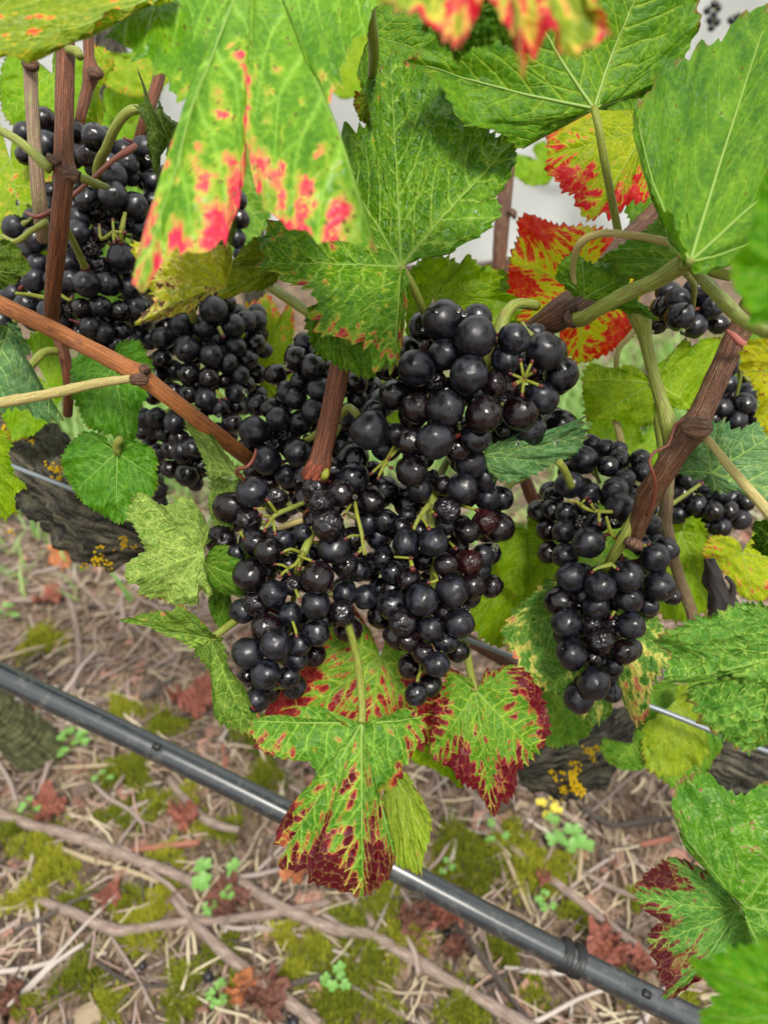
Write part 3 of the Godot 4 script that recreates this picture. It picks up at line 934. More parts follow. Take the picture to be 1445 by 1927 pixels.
# ---------------------------------------------------------------- the scene
func _ready() -> void:
	rng.seed = 20
	var cam := Camera3D.new()
	cam.name = "camera"
	cam.position = Vector3(0, 0.72, 0)
	cam.rotation_degrees = Vector3(-35, 0, 0)
	cam.fov = 71.0
	cam.near = 0.02
	cam.far = 80.0
	var lens := CameraAttributesPhysical.new()
	lens.frustum_focal_length = 12.0 / tan(deg_to_rad(35.517))
	lens.frustum_focus_distance = 0.285
	lens.frustum_near = 0.02
	lens.frustum_far = 80.0
	lens.exposure_aperture = 6.2
	cam.attributes = lens
	add_child(cam)
	var sky_mat := ProceduralSkyMaterial.new()
	sky_mat.sky_top_color = Color(0.95, 0.95, 0.94)
	sky_mat.sky_horizon_color = Color(0.84, 0.85, 0.84)
	sky_mat.sky_curve = 0.3
	sky_mat.ground_bottom_color = Color(0.22, 0.21, 0.16)
	sky_mat.ground_horizon_color = Color(0.42, 0.46, 0.36)
	var sky := Sky.new()
	sky.sky_material = sky_mat
	var env := Environment.new()
	env.background_mode = Environment.BG_SKY
	env.sky = sky
	env.background_energy_multiplier = 0.62
	env.tonemap_mode = Environment.TONE_MAPPER_LINEAR
	env.tonemap_exposure = 2.75
	env.sdfgi_enabled = true
	env.ssao_enabled = true
	env.ssil_enabled = true
	var we := WorldEnvironment.new()
	we.name = "world_environment"
	we.environment = env
	add_child(we)
	var sun := DirectionalLight3D.new()
	sun.name = "veiled_sun"
	sun.light_color = Color(1.0, 0.975, 0.94)
	sun.light_energy = 0.5
	sun.light_angular_distance = 15.0
	sun.rotation_degrees = Vector3(-58, 14, 0)
	sun.shadow_enabled = true
	add_child(sun)

	# shared materials
	mats.dirt_noise = noise_of(77, 1.0, 3)
	mats.green_stem = bark(srgb(112, 124, 44), srgb(140, 152, 66), srgb(122, 104, 56), 3, 0.012, 3.0, 0.45, 0.02, "stem")
	mats.rachis = bark(srgb(112, 124, 34), srgb(150, 156, 54), srgb(104, 62, 40), 4, 0.02, 2.0, 0.45, 0.02, "stem")
	mats.pale_stem = bark(srgb(150, 140, 84), srgb(184, 170, 112), srgb(150, 130, 70), 5, 0.01, 4.0, 0.5, 0.02, "stem")
	mats.brown_cane = bark(srgb(66, 34, 20), srgb(138, 80, 46), srgb(88, 56, 42), 6, 0.006, 7.0, 0.5, 0.05, "cane")
	mats.orange_cane = bark(srgb(128, 72, 32), srgb(176, 112, 58), srgb(112, 64, 38), 7, 0.005, 8.0, 0.48, 0.05, "cane")
	mats.dark_cane = bark(srgb(62, 38, 27), srgb(112, 70, 46), srgb(112, 94, 70), 8, 0.006, 7.0, 0.55, 0.06, "cane")
	mats.grey_cane = bark(srgb(110, 84, 72), srgb(148, 126, 98), srgb(128, 138, 76), 9, 0.005, 5.0, 0.5, 0.04, "cane")
	mats.old_wood = bark(srgb(14, 12, 10), srgb(98, 92, 76), srgb(58, 62, 40), 10, 0.007, 6.0, 0.85, 0.25)
	mats.moss_wood = bark(srgb(52, 54, 34), srgb(104, 104, 70), srgb(70, 78, 40), 17, 0.004, 5.0, 0.85, 0.1)
	mats.twig = bark(srgb(100, 86, 78), srgb(170, 154, 142), srgb(120, 92, 80), 11, 0.008, 6.0, 0.75, 0.05, "twig")
	mats.twig_pale = bark(srgb(150, 134, 108), srgb(190, 174, 140), srgb(140, 124, 100), 12, 0.008, 5.0, 0.75, 0.03, "twig")
	mats.twig_dark = bark(srgb(58, 52, 48), srgb(98, 88, 80), srgb(70, 60, 54), 13, 0.008, 6.0, 0.75, 0.05, "twig")
	mats.twig_red = bark(srgb(126, 78, 62), srgb(166, 112, 92), srgb(140, 90, 74), 14, 0.008, 6.0, 0.7, 0.04, "twig")
	mats.tendril = plain(srgb(98, 46, 30), 0.5)
	mats.knot = bark(srgb(70, 46, 36), srgb(130, 98, 78), srgb(90, 66, 52), 15, 0.05, 5.0, 0.7, 0.08)
	mats.collar = bark(srgb(84, 36, 24), srgb(150, 76, 50), srgb(100, 50, 36), 16, 0.03, 6.0, 0.6, 0.08)
	mats.pink_scale = plain(srgb(150, 84, 74), 0.7)
	mats.dead_black = plain(srgb(38, 32, 30), 0.8)
	mats.lichen = plain(srgb(180, 148, 26), 0.9, 0.2)
	mats.vein = plain(srgb(118, 148, 58), 0.5)
	mats.vein_red = plain(srgb(168, 150, 84), 0.5)
	mats.weed = plain(srgb(104, 152, 70), 0.55)
	mats.weed.backlight_enabled = true
	mats.weed.backlight = Color(0.5, 0.6, 0.3)
	mats.hose = plain(srgb(30, 38, 43), 0.32, 0.6)
	mats.hose.clearcoat_enabled = true
	mats.hose.clearcoat = 0.5
	mats.hose.clearcoat_roughness = 0.22
	mats.hose.albedo_color = Color.WHITE
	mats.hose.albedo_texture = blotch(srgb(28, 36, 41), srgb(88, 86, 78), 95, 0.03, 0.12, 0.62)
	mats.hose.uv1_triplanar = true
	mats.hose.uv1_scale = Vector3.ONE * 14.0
	mats.rubber = plain(srgb(18, 19, 20), 0.5)
	mats.steel = plain(srgb(120, 128, 132), 0.4)
	mats.steel.metallic = 0.6
	mats.weed_yellow = plain(srgb(200, 184, 60), 0.6)
	var water := StandardMaterial3D.new()
	water.albedo_color = Color(1, 1, 1, 0.0)
	water.roughness = 0.02
	water.transparency = BaseMaterial3D.TRANSPARENCY_ALPHA
	water.refraction_enabled = true
	water.refraction_scale = 0.033
	mats.water = water
	var dm := SphereMesh.new()
	dm.radius = 1.0
	dm.height = 2.2
	dm.radial_segments = 16
	dm.rings = 10
	mats.drop_mesh = dm
	make_fields()
	make_berries()

	# ------------------------------------------------ the setting
	ground()
	far_side()
	litter()

	# ------------------------------------------------ old wood, wires, hose, canes
	cane("vine_cane", "upright ribbed brown cane crossing the upper left bunch", "cane", [-1201, 7132, -3248, 34, -1197, 7050, -3191, 34, -1203, 6869, -3065, 34, -1203, 6738, -2973, 36, -1197, 6702, -2948, 45, -1205, 6656, -2915, 35, -1248, 6510, -2886, 35, -1333, 6299, -2910, 33, -1434, 6106, -3018, 31], "brown_cane", [["knot", [-1247, 6756, -2949, 10, -1227, 6745, -2929, 18, -1203, 6729, -2918, 14], "knot"], ["side_stub", [-1185, 6699, -2933, 36, -1156, 6691, -2916, 26, -1133, 6686, -2912, 20], "knot"], ["side_shoot", [-1137, 6688, -2913, 16, -1117, 6662, -2968, 16, -1122, 6613, -3129, 13], "green_stem"], ["petiole", [-1236, 6716, -2908, 19, -1266, 6737, -2923, 19, -1345, 6787, -2983, 17, -1472, 6822, -3092, 15, -1623, 6849, -3172, 14], "green_stem"], ["bud", [-1171, 7081, -3164, 15, -1127, 7072, -3133, 18, -1111, 7057, -3110, 13], "green_stem"]], "canes of the vine", {})
	cane("vine_cane", "slim half green half brown cane at the far left of the upper bunch", "cane", [-1530, 7024, -3661, 27, -1526, 6980, -3631, 29, -1517, 6820, -3519, 28, -1503, 6670, -3413, 29, -1513, 6487, -3358, 32, -1566, 6335, -3423, 29], "grey_cane", [["knot", [-1524, 7011, -3603, 23, -1487, 7009, -3577, 29, -1470, 7004, -3586, 18], "knot"]], "canes of the vine", {})
	cane("vine_cane", "brown cane with a swollen joint behind the upper left leaves", "cane", [-1484, 7152, -4361, 26, -1479, 7021, -4270, 26, -1468, 6938, -4212, 41, -1489, 6868, -4163, 29, -1527, 6733, -4068, 26, -1640, 6550, -4184, 25], "brown_cane", [["knot", [-1448, 6946, -4156, 26, -1408, 6943, -4130, 31, -1391, 6926, -4129, 18], "knot"]], "canes of the vine", {})
	cane("vine_cane", "leaning brown cane behind the folded grey green leaf", "cane", [-1111, 7000, -4254, 29, -1137, 6890, -4178, 29, -1201, 6737, -4071, 29, -1290, 6567, -4074, 27], "brown_cane", [], "canes of the vine", {})
	cane("vine_tendril", "thin rust coloured tendril stretched across the upper left bunch", "tendril", [-1470, 6517, -3123, 5, -1402, 6514, -3060, 9, -1367, 6522, -3115, 10, -1328, 6545, -3204, 10, -1248, 6604, -3306, 10, -1165, 6670, -3413, 11, -1126, 6690, -3488, 16, -1108, 6701, -3557, 14], "tendril", [], "tendrils", {"body": "spiral", "rough": 0.1})
	cane("vine_cane", "long smooth orange brown cane slanting across the left half", "cane", [-1682, 6321, -2839, 32, -1520, 6246, -2799, 33, -1276, 6138, -2748, 34, -1040, 6026, -2694, 36, -982, 5998, -2674, 48, -933, 5970, -2655, 35, -756, 5795, -2654, 34, -661, 5620, -2752, 35, -628, 5472, -2892, 36, -588, 5265, -3101, 36], "orange_cane", [["knot", [-976, 6021, -2593, 19, -944, 6026, -2572, 27, -930, 6014, -2588, 17], "knot"], ["bud_scar", [-945, 6047, -2635, 21, -925, 6038, -2616, 17], "knot"], ["petiole", [-995, 6011, -2610, 16, -1133, 5996, -2599, 19, -1321, 5962, -2575, 21, -1562, 5918, -2570, 23], "pale_stem"]], "canes of the vine", {})
	cane("vine_cane", "short upright brown cane ending in a peeling collar between the middle bunches", "cane", [-149, 6125, -2726, 42, -175, 6030, -2684, 42, -216, 5860, -2602, 42, -252, 5726, -2533, 43, -265, 5673, -2496, 49, -283, 5632, -2479, 51, -304, 5589, -2486, 30, -317, 5486, -2462, 22, -330, 5371, -2430, 18], "brown_cane", [["collar", [-252, 5680, -2500, 48, -271, 5655, -2483, 56, -289, 5622, -2484, 44], "collar", 0.0009], ["cut_face", [-243, 5664, -2428, 11, -233, 5687, -2420, 17, -226, 5698, -2439, 10], "rachis"]], "canes of the vine", {})
	cane("vine_cane", "thick brown cane with a knuckle slanting down above the right bunch", "cane", [1369, 6329, -2625, 42, 1337, 6234, -2596, 45, 1271, 6099, -2525, 43, 1204, 5951, -2446, 45, 1168, 5897, -2408, 60, 1131, 5845, -2384, 47, 1076, 5726, -2362, 46, 1058, 5618, -2383, 50, 1057, 5511, -2406, 41, 1052, 5413, -2411, 36, 1056, 5328, -2412, 26], "dark_cane", [["knuckle", [1105, 5957, -2328, 33, 1127, 5962, -2295, 42, 1171, 5954, -2326, 29], "knot", 0.0005], ["scale", [1243, 6247, -2507, 6, 1255, 6240, -2465, 12, 1286, 6218, -2450, 14, 1351, 6213, -2483, 5], "pink_scale"], ["collar", [1038, 5408, -2359, 35, 1025, 5383, -2341, 42], "knot"]], "canes of the vine", {})
	cane("vine_tendril", "curling russet tendril wound round the right cane", "tendril", [1114, 5954, -2375, 6, 1071, 5948, -2346, 6, 1043, 5887, -2303, 6, 996, 5868, -2290, 6, 975, 5839, -2270, 6, 989, 5803, -2245, 6, 1013, 5734, -2245, 6, 1022, 5651, -2260, 9, 1024, 5586, -2288, 9], "tendril", [], "tendrils", {"body": "spiral", "rough": 0.1})
	cane("vine_tendril", "tiny dark tendril curled at the lower end of the orange brown cane", "tendril", [-510, 5763, -2486, 5, -511, 5756, -2432, 7, -532, 5739, -2395, 7, -569, 5722, -2408, 9, -582, 5698, -2415, 8, -565, 5673, -2422, 6, -560, 5650, -2431, 4], "tendril", [], "tendrils", {"body": "spiral", "rough": 0.1})
	cane("vine_cane", "knotted brown shoot with a green fork beneath the broad right leaf", "cane", [1439, 6410, -3841, 53, 1277, 6347, -3675, 54, 1082, 6264, -3422, 56, 901, 6196, -3130, 57, 792, 6164, -3010, 65, 728, 6134, -2965, 67, 679, 6083, -3002, 52, 642, 5965, -3164, 44, 590, 5837, -3318, 40], "dark_cane", [["green_fork", [757, 6118, -3051, 40, 780, 6150, -2903, 34, 800, 6180, -2814, 31, 845, 6249, -2752, 30, 929, 6313, -2724, 31, 1011, 6365, -2699, 31, 1071, 6419, -2676, 35, 1094, 6440, -2667, 38], "green_stem"], ["fork_arm", [1081, 6446, -2646, 25, 1129, 6447, -2586, 21, 1208, 6439, -2519, 19], "green_stem"], ["fork_prong", [1106, 6439, -2592, 18, 1116, 6421, -2458, 22, 1128, 6404, -2324, 24, 1076, 6436, -2090, 19, 997, 6515, -1779, 15, 957, 6596, -1531, 12], "green_stem"], ["petiole", [1090, 6447, -2671, 17, 1058, 6499, -2659, 15, 985, 6524, -2664, 14, 874, 6537, -2685, 13, 785, 6535, -2708, 14, 734, 6505, -2736, 15, 719, 6447, -2769, 13, 737, 6347, -2821, 11, 773, 6273, -2818, 12], "pale_stem"], ["bud", [762, 6162, -2887, 24, 767, 6155, -2845, 26, 779, 6137, -2845, 13], "knot"], ["bud_scale", [761, 6194, -2885, 15, 782, 6208, -2870, 17], "knot"]], "canes of the vine", {})
	cane("vine_cane", "straight dark brown cane before the white net right of the central leaf", "cane", [896, 6311, -5725, 55, 869, 6058, -5549, 55, 845, 5838, -5394, 54, 838, 5458, -5250, 53], "dark_cane", [["bud", [897, 6025, -5452, 19, 923, 6008, -5416, 27, 933, 5974, -5404, 11], "knot"]], "canes of the vine", {})
	cane("vine_cane", "smooth green shoot dropping from a green knuckle to the right cane", "shoot", [1001, 6216, -2803, 38, 1031, 6176, -2799, 40, 1056, 6106, -2774, 25, 1093, 5992, -2719, 24, 1128, 5895, -2651, 26, 1146, 5833, -2583, 35, 1167, 5762, -2558, 33, 1199, 5631, -2564, 28], "green_stem", [], "canes of the vine", {"rough": 0.05})
	cane("vine_cane", "jointed grey green shoot passing behind the right cane toward the ground", "shoot", [1319, 5534, -2862, 29, 1320, 5413, -2826, 30, 1334, 5257, -2790, 31, 1339, 5182, -2786, 39, 1362, 5118, -2766, 37, 1441, 4941, -2740, 28, 1557, 4700, -2693, 29, 1605, 4569, -2675, 27], "grey_cane", [], "canes of the vine", {})
	cane("vine_cane", "thin brown shoot between the central and right bunches", "cane", [782, 5044, -3495, 36, 843, 4919, -3408, 37, 904, 4795, -3321, 37, 949, 4633, -3257, 33, 988, 4443, -3197, 31], "brown_cane", [["bud", [872, 4965, -3367, 15, 892, 4961, -3340, 21], "knot"], ["petiole", [786, 5028, -3435, 18, 704, 5036, -3368, 25, 661, 5009, -3300, 20], "green_stem"]], "canes of the vine", {})
	cane("vine_cane", "dark brown cane beside the steel wire under the central bunch", "cane", [433, 4178, -3072, 37, 557, 4121, -3020, 37, 715, 4044, -2966, 37, 907, 3913, -2899, 34], "dark_cane", [], "canes of the vine", {})
	cane("vine_cane", "reddish cane behind the left bunch below the slanting cane", "cane", [-1639, 5864, -3459, 26, -1601, 5776, -3398, 29, -1598, 5650, -3358, 27, -1673, 5444, -3409, 25], "brown_cane", [["petiole", [-1593, 5833, -3315, 20, -1632, 5852, -3256, 20, -1686, 5800, -3121, 18, -1766, 5725, -2996, 16], "green_stem"]], "canes of the vine", {})
	cane("dead_spur", "blackened dead spur with a forked tip near the yellow red flecked leaf", "dead stub", [1682, 4741, -2612, 66, 1671, 4794, -2649, 58, 1637, 4870, -2702, 39, 1613, 4934, -2747, 32, 1603, 4973, -2775, 21], "dead_black", [["prong", [1677, 4790, -2634, 31, 1704, 4847, -2649, 18, 1699, 4903, -2664, 12, 1659, 4945, -2670, 10], "dead_black"]], "", {"body": "stub", "rough": 0.35, "amp": 0.0012, "freq": 300.0, "sides": 24})
	cane("leaf_stalk", "yellow green leaf stalk crossing the grey green leaf at the right edge", "leaf stalk", [1165, 5928, -2332, 14, 1189, 5907, -2268, 14, 1256, 5841, -2149, 17, 1336, 5768, -2025, 20, 1405, 5702, -1930, 20], "pale_stem", [], "bare leaf stalks", {"body": "stalk"})
	cane("leaf_stalk", "pale curved leaf stalk between the bare green bunch stalks", "leaf stalk", [-462, 5383, -2451, 9, -390, 5428, -2446, 16, -330, 5438, -2453, 13, -294, 5417, -2462, 10], "pale_stem", [], "bare leaf stalks", {"body": "stalk"})
	cane("leaf_stalk", "spotted green leaf stalk between the olive leaf and the toothed leaf", "leaf stalk", [-506, 6268, -3010, 20, -397, 6234, -2912, 21, -291, 6204, -2794, 19, -258, 6187, -2758, 17], "green_stem", [], "bare leaf stalks", {"body": "stalk"})
	cane("leaf_stalk", "bent leaf stalk below the orange red leaf", "leaf stalk", [1225, 5926, -3381, 13, 1181, 5880, -3348, 14, 1145, 5848, -3326, 14, 1138, 5765, -3292, 13, 1167, 5623, -3291, 12], "pale_stem", [], "bare leaf stalks", {"body": "stalk"})
	cane("leaf_stalk", "pale straight leaf stalk rising behind the right bunch", "leaf stalk", [1108, 5605, -3095, 17, 1144, 5480, -3007, 18, 1184, 5354, -2919, 18, 1221, 5254, -2885, 17], "pale_stem", [], "bare leaf stalks", {"body": "stalk"})
	cane("leaf_stalk", "short green leaf stalk at the top edge left of the crimson fragment", "leaf stalk", [-55, 7253, -2845, 20, -44, 7168, -2908, 20, -36, 7071, -3084, 19, -47, 6993, -3273, 19], "green_stem", [], "bare leaf stalks", {"body": "stalk"})
	cane("vine_cane", "dark cane end at the top behind the tip of the central leaf", "cane", [204, 7176, -4012, 31, 189, 7076, -3942, 31, 170, 6969, -3989, 29], "dark_cane", [], "canes of the vine", {})
	cane("trellis_wire", "galvanised trellis wire running level through the vine", "wire", [-2521, 5230, -3552, 15, -2092, 5108, -3442, 15, -1726, 5006, -3347, 15, -666, 4641, -3140, 15, 478, 4250, -2940, 15, 843, 4136, -2859, 15, 1533, 4002, -2644, 16, 1782, 3947, -2557, 16, 2419, 3793, -2375, 16], "steel", [], "", {"body": "strand", "rough": 0.0, "step": 0.02, "sides": 10})
	cane("old_vine", "gnarled old vine head crusted with yellow lichen at the left", "vine trunk", [-1390, 4523, -3448, 32, -1468, 4560, -3474, 119, -1612, 4573, -3532, 209, -1801, 4614, -3610, 234, -1992, 4710, -3750, 213, -2257, 4795, -3931, 273, -2620, 4828, -4077, 331, -3284, 4481, -4444, 347, -3963, 3886, -4760, 344], "old_wood", [["foot", [-3963, 3921, -4784, 322, -4516, 3077, -4926, 284, -4420, 2011, -4912, 239, -4232, 921, -5125, 243, -4073, 251, -5267, 264, -4042, -167, -5340, 293], "moss_wood", 0.0012]], "old vine wood", {"sides": 56, "step": 0.004, "amp": 0.004, "freq": 90.0, "rough": 0.3, "body": "wood"})
	cane("old_vine", "knobbly old vine arm with bright yellow lichen under the red margined leaf", "vine trunk", [973, 2676, -3180, 58, 1069, 2695, -3194, 154, 1242, 2727, -3216, 216, 1435, 2764, -3242, 212, 1600, 2740, -3347, 165, 1945, 2689, -3555, 163, 2396, 2505, -3549, 199, 2760, 2455, -3392, 224, 3101, 2233, -3358, 228, 3767, 1587, -3394, 244, 4757, -198, -3365, 285], "old_wood", [], "old vine wood", {"sides": 48, "step": 0.004, "amp": 0.004, "freq": 90.0, "rough": 0.3, "body": "wood"})
	cane("old_vine", "blurred grey trunk of the next row with yellow lichen", "vine trunk", [-4792, 6883, -15038, 231, -4699, 6200, -14560, 259, -4671, 5581, -14248, 233, -4575, 5011, -14093, 209, -4503, 4302, -14085, 215, -4744, 2937, -14106, 239, -5185, 1465, -14540, 338], "old_wood", [], "old vine wood", {"sides": 24, "step": 0.02, "amp": 0.006, "freq": 20.0, "rough": 0.3, "body": "wood"})
	cane("trellis_post", "plain grey wooden post far behind the drooping leaf", "post", [-3169, 5482, -20161, 259, -3247, 3030, -19054, 273, -3521, 281, -19082, 305], "old_wood", [["cord", [-3725, 3379, -19054, 46, -3217, 3549, -18441, 51, -2934, 3487, -19130, 46], "twig_dark"]], "", {"sides": 16, "step": 0.05, "rough": 0.05, "body": "shaft"})
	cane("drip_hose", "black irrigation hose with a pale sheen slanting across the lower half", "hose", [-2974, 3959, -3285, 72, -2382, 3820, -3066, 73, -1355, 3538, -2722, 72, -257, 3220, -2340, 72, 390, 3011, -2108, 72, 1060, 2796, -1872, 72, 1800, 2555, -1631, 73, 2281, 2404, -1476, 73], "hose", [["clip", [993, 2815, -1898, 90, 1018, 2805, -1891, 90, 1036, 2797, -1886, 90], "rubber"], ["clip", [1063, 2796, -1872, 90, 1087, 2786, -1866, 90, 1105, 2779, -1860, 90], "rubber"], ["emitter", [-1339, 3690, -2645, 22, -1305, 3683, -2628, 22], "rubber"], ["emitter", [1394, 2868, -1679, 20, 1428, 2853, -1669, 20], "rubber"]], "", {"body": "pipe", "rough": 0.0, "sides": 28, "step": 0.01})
	cane("pruned_cane", "long grey pruned cane running right from the left edge under the hose", "twig", [-4694, 101, -4668, 61, -4137, 100, -4465, 60, -3744, 99, -4342, 59, -3118, 107, -4170, 67, -2625, 97, -3993, 57, -2094, 91, -3814, 51, -1815, 81, -3697, 41], "twig", [], "pruned canes on the ground", {"step": 0.008, "rough": 0.2, "sides": 9})
	cane("pruned_cane", "wavy grey cane below the long pruned cane at the lower left", "twig", [-3451, 76, -3595, 36, -3031, 89, -3453, 49, -2569, 96, -3288, 56, -2321, 88, -3292, 48, -1936, 84, -3357, 44, -1535, 84, -3381, 44, -1035, 84, -3440, 44, -531, 76, -3544, 36], "twig", [], "pruned canes on the ground", {"step": 0.008, "rough": 0.2, "sides": 9})
	cane("pruned_cane", "thick mauve cane heading for the bottom edge left of centre", "twig", [-2067, 80, -3583, 40, -1808, 88, -3355, 48, -1424, 95, -3048, 55, -1053, 97, -2828, 57, -556, 95, -2502, 55], "twig", [], "pruned canes on the ground", {"step": 0.008, "rough": 0.2, "sides": 9})
	cane("pruned_cane", "long jointed cane from the maroon leaf down to the bottom edge", "twig", [-1504, 81, -3792, 41, -1155, 94, -3576, 54, -827, 97, -3414, 57, -514, 101, -3300, 61, -112, 96, -3222, 56, 326, 99, -2992, 59, 649, 97, -2806, 57, 1298, 95, -2463, 55], "twig", [], "pruned canes on the ground", {"step": 0.008, "rough": 0.2, "sides": 9})
	cane("pruned_cane", "short upturned side twig under the maroon leaf", "twig", [-438, 63, -3749, 23, -315, 71, -3587, 31, -166, 80, -3422, 40, -113, 88, -3306, 48], "twig", [], "pruned canes on the ground", {"step": 0.008, "rough": 0.2, "sides": 9})
	cane("pruned_cane", "slender cane running behind the hose to the lower right", "twig", [834, 82, -5018, 42, 1033, 85, -4613, 45, 1313, 83, -4126, 43, 1727, 86, -3710, 46, 2113, 84, -3357, 44, 2499, 82, -2973, 42], "twig", [], "pruned canes on the ground", {"step": 0.008, "rough": 0.2, "sides": 9})
	cane("pruned_cane", "crooked grey twig standing out left of the hose", "twig", [-4950, 82, -8377, 42, -4485, 86, -7664, 46, -4071, 83, -6736, 43, -3957, 78, -6021, 38, -3865, 75, -5311, 35, -3847, 65, -4691, 25], "twig", [], "pruned canes on the ground", {"step": 0.008, "rough": 0.2, "sides": 9})
	cane("pruned_cane", "pale bleached twig above the hose at the left", "twig", [-5151, 65, -6754, 25, -4787, 74, -6920, 34, -4478, 75, -7059, 35, -4261, 69, -7230, 29], "twig_pale", [], "pruned canes on the ground", {"step": 0.008, "rough": 0.2, "sides": 9})
	cane("pruned_cane", "thin twig below the old vine head", "twig", [-6161, 80, -10387, 40, -5344, 85, -9167, 45, -4742, 86, -8436, 46, -4015, 77, -7675, 37], "twig", [], "pruned canes on the ground", {"step": 0.008, "rough": 0.2, "sides": 9})
	cane("pruned_cane", "mauve cane piece just above the hose at centre left", "twig", [-2431, 76, -4918, 36, -2213, 86, -4678, 46, -1890, 89, -4391, 49, -1534, 79, -4294, 39], "twig", [], "pruned canes on the ground", {"step": 0.008, "rough": 0.2, "sides": 9})
	cane("pruned_cane", "dark twig parallel to the jointed cane at the bottom", "twig", [508, 67, -3590, 27, 648, 71, -3387, 31, 891, 74, -3057, 34, 1134, 70, -2712, 30, 1264, 68, -2512, 28], "twig_dark", [], "pruned canes on the ground", {"step": 0.008, "rough": 0.2, "sides": 9})
	cane("pruned_cane", "white barked twig under the long pruned cane", "twig", [-3483, 62, -4151, 22, -3131, 68, -4020, 28, -2736, 73, -3895, 33, -2475, 68, -3827, 28, -2243, 61, -3750, 21], "twig_pale", [], "pruned canes on the ground", {"step": 0.008, "rough": 0.2, "sides": 9})
	cane("pruned_cane", "dark curved tendril piece at the bottom left", "twig", [-2826, 55, -3133, 15, -2584, 57, -2997, 17, -2327, 59, -2865, 19, -2053, 58, -2822, 18, -1802, 56, -2865, 16, -1736, 55, -2998, 15], "twig_dark", [], "pruned canes on the ground", {"step": 0.008, "rough": 0.2, "sides": 9})
	cane("pruned_cane", "pale bent twig at the lower left edge", "twig", [-3842, 59, -3886, 19, -3532, 60, -3593, 20, -3344, 60, -3344, 20, -3234, 53, -3227, 13], "twig_pale", [], "pruned canes on the ground", {"step": 0.008, "rough": 0.2, "sides": 9})
	cane("pruned_cane", "straight straw coloured stalk in the bottom left corner", "twig", [-3151, 56, -2496, 16, -3032, 58, -2717, 18, -2884, 59, -2996, 19], "twig_pale", [], "pruned canes on the ground", {"step": 0.008, "rough": 0.2, "sides": 9})
	cane("pruned_cane", "straw coloured stalk before the moss right of the pale lobe", "twig", [1145, 60, -4318, 20, 1284, 63, -3911, 23, 1368, 62, -3592, 22, 1420, 58, -3433, 18], "twig_pale", [], "pruned canes on the ground", {"step": 0.008, "rough": 0.2, "sides": 9})
	cane("pruned_cane", "small red stalk behind the fold of the hose", "twig", [-1820, 56, -5251, 16, -1824, 58, -5035, 18, -1907, 64, -5393, 24], "twig_red", [], "pruned canes on the ground", {"step": 0.008, "rough": 0.2, "sides": 9})
	cane("pruned_cane", "pinkish peeled twig beside the long pruned cane", "twig", [-2601, 69, -4077, 29, -2224, 78, -4118, 38, -1930, 74, -4161, 34], "twig_red", [], "pruned canes on the ground", {"step": 0.008, "rough": 0.2, "sides": 9})
	cane("pruned_cane", "dark twig on bare soil at the right", "twig", [2157, 75, -4556, 35, 2426, 69, -4360, 29, 2806, 74, -4400, 34, 3088, 65, -4437, 25], "twig_dark", [], "pruned canes on the ground", {"step": 0.008, "rough": 0.2, "sides": 9})
	cane("pruned_cane", "orange broken stick beside the powdery leaf", "twig", [2672, 69, -4135, 29, 3009, 74, -4202, 34], "twig_red", [], "pruned canes on the ground", {"step": 0.008, "rough": 0.2, "sides": 9})
	cane("pruned_cane", "brown twig in front of the maroon edged leaf", "twig", [2000, 68, -3854, 28, 2207, 70, -3719, 30, 2461, 67, -3590, 27], "twig", [], "pruned canes on the ground", {"step": 0.008, "rough": 0.2, "sides": 9})
	cane("pruned_cane", "peeled upright sliver right of the clover", "twig", [2063, 64, -4255, 24, 2022, 66, -4022, 26, 1940, 63, -3749, 23], "twig_pale", [], "pruned canes on the ground", {"step": 0.008, "rough": 0.2, "sides": 9})
	cane("pruned_cane", "stout brown stick at the left edge above the hose", "twig", [-5487, 87, -7891, 47, -5024, 91, -7910, 51, -4827, 74, -7999, 34], "twig", [], "pruned canes on the ground", {"step": 0.008, "rough": 0.2, "sides": 9})
	cane("pruned_cane", "grey twig crossing the moss at the lower left", "twig", [-2731, 60, -3296, 20, -2849, 61, -3062, 21, -3112, 56, -2738, 16], "twig", [], "pruned canes on the ground", {"step": 0.008, "rough": 0.2, "sides": 9})
	cane("pruned_cane", "short thick bark piece near the bottom centre", "twig", [-865, 69, -2818, 29, -585, 73, -2880, 33, -297, 69, -2839, 29], "twig_dark", [], "pruned canes on the ground", {"step": 0.008, "rough": 0.2, "sides": 9})
	cane("pruned_cane", "pale straw lying flat beneath the hose", "twig", [-3680, 61, -5068, 21, -3202, 64, -5101, 24, -2658, 64, -5130, 24], "twig_pale", [], "pruned canes on the ground", {"step": 0.008, "rough": 0.2, "sides": 9})
	cane("pruned_cane", "thin stalk under the hose by the clips", "twig", [1388, 62, -3247, 22, 1633, 61, -2973, 21, 1841, 60, -2634, 20], "twig_pale", [], "pruned canes on the ground", {"step": 0.008, "rough": 0.2, "sides": 9})
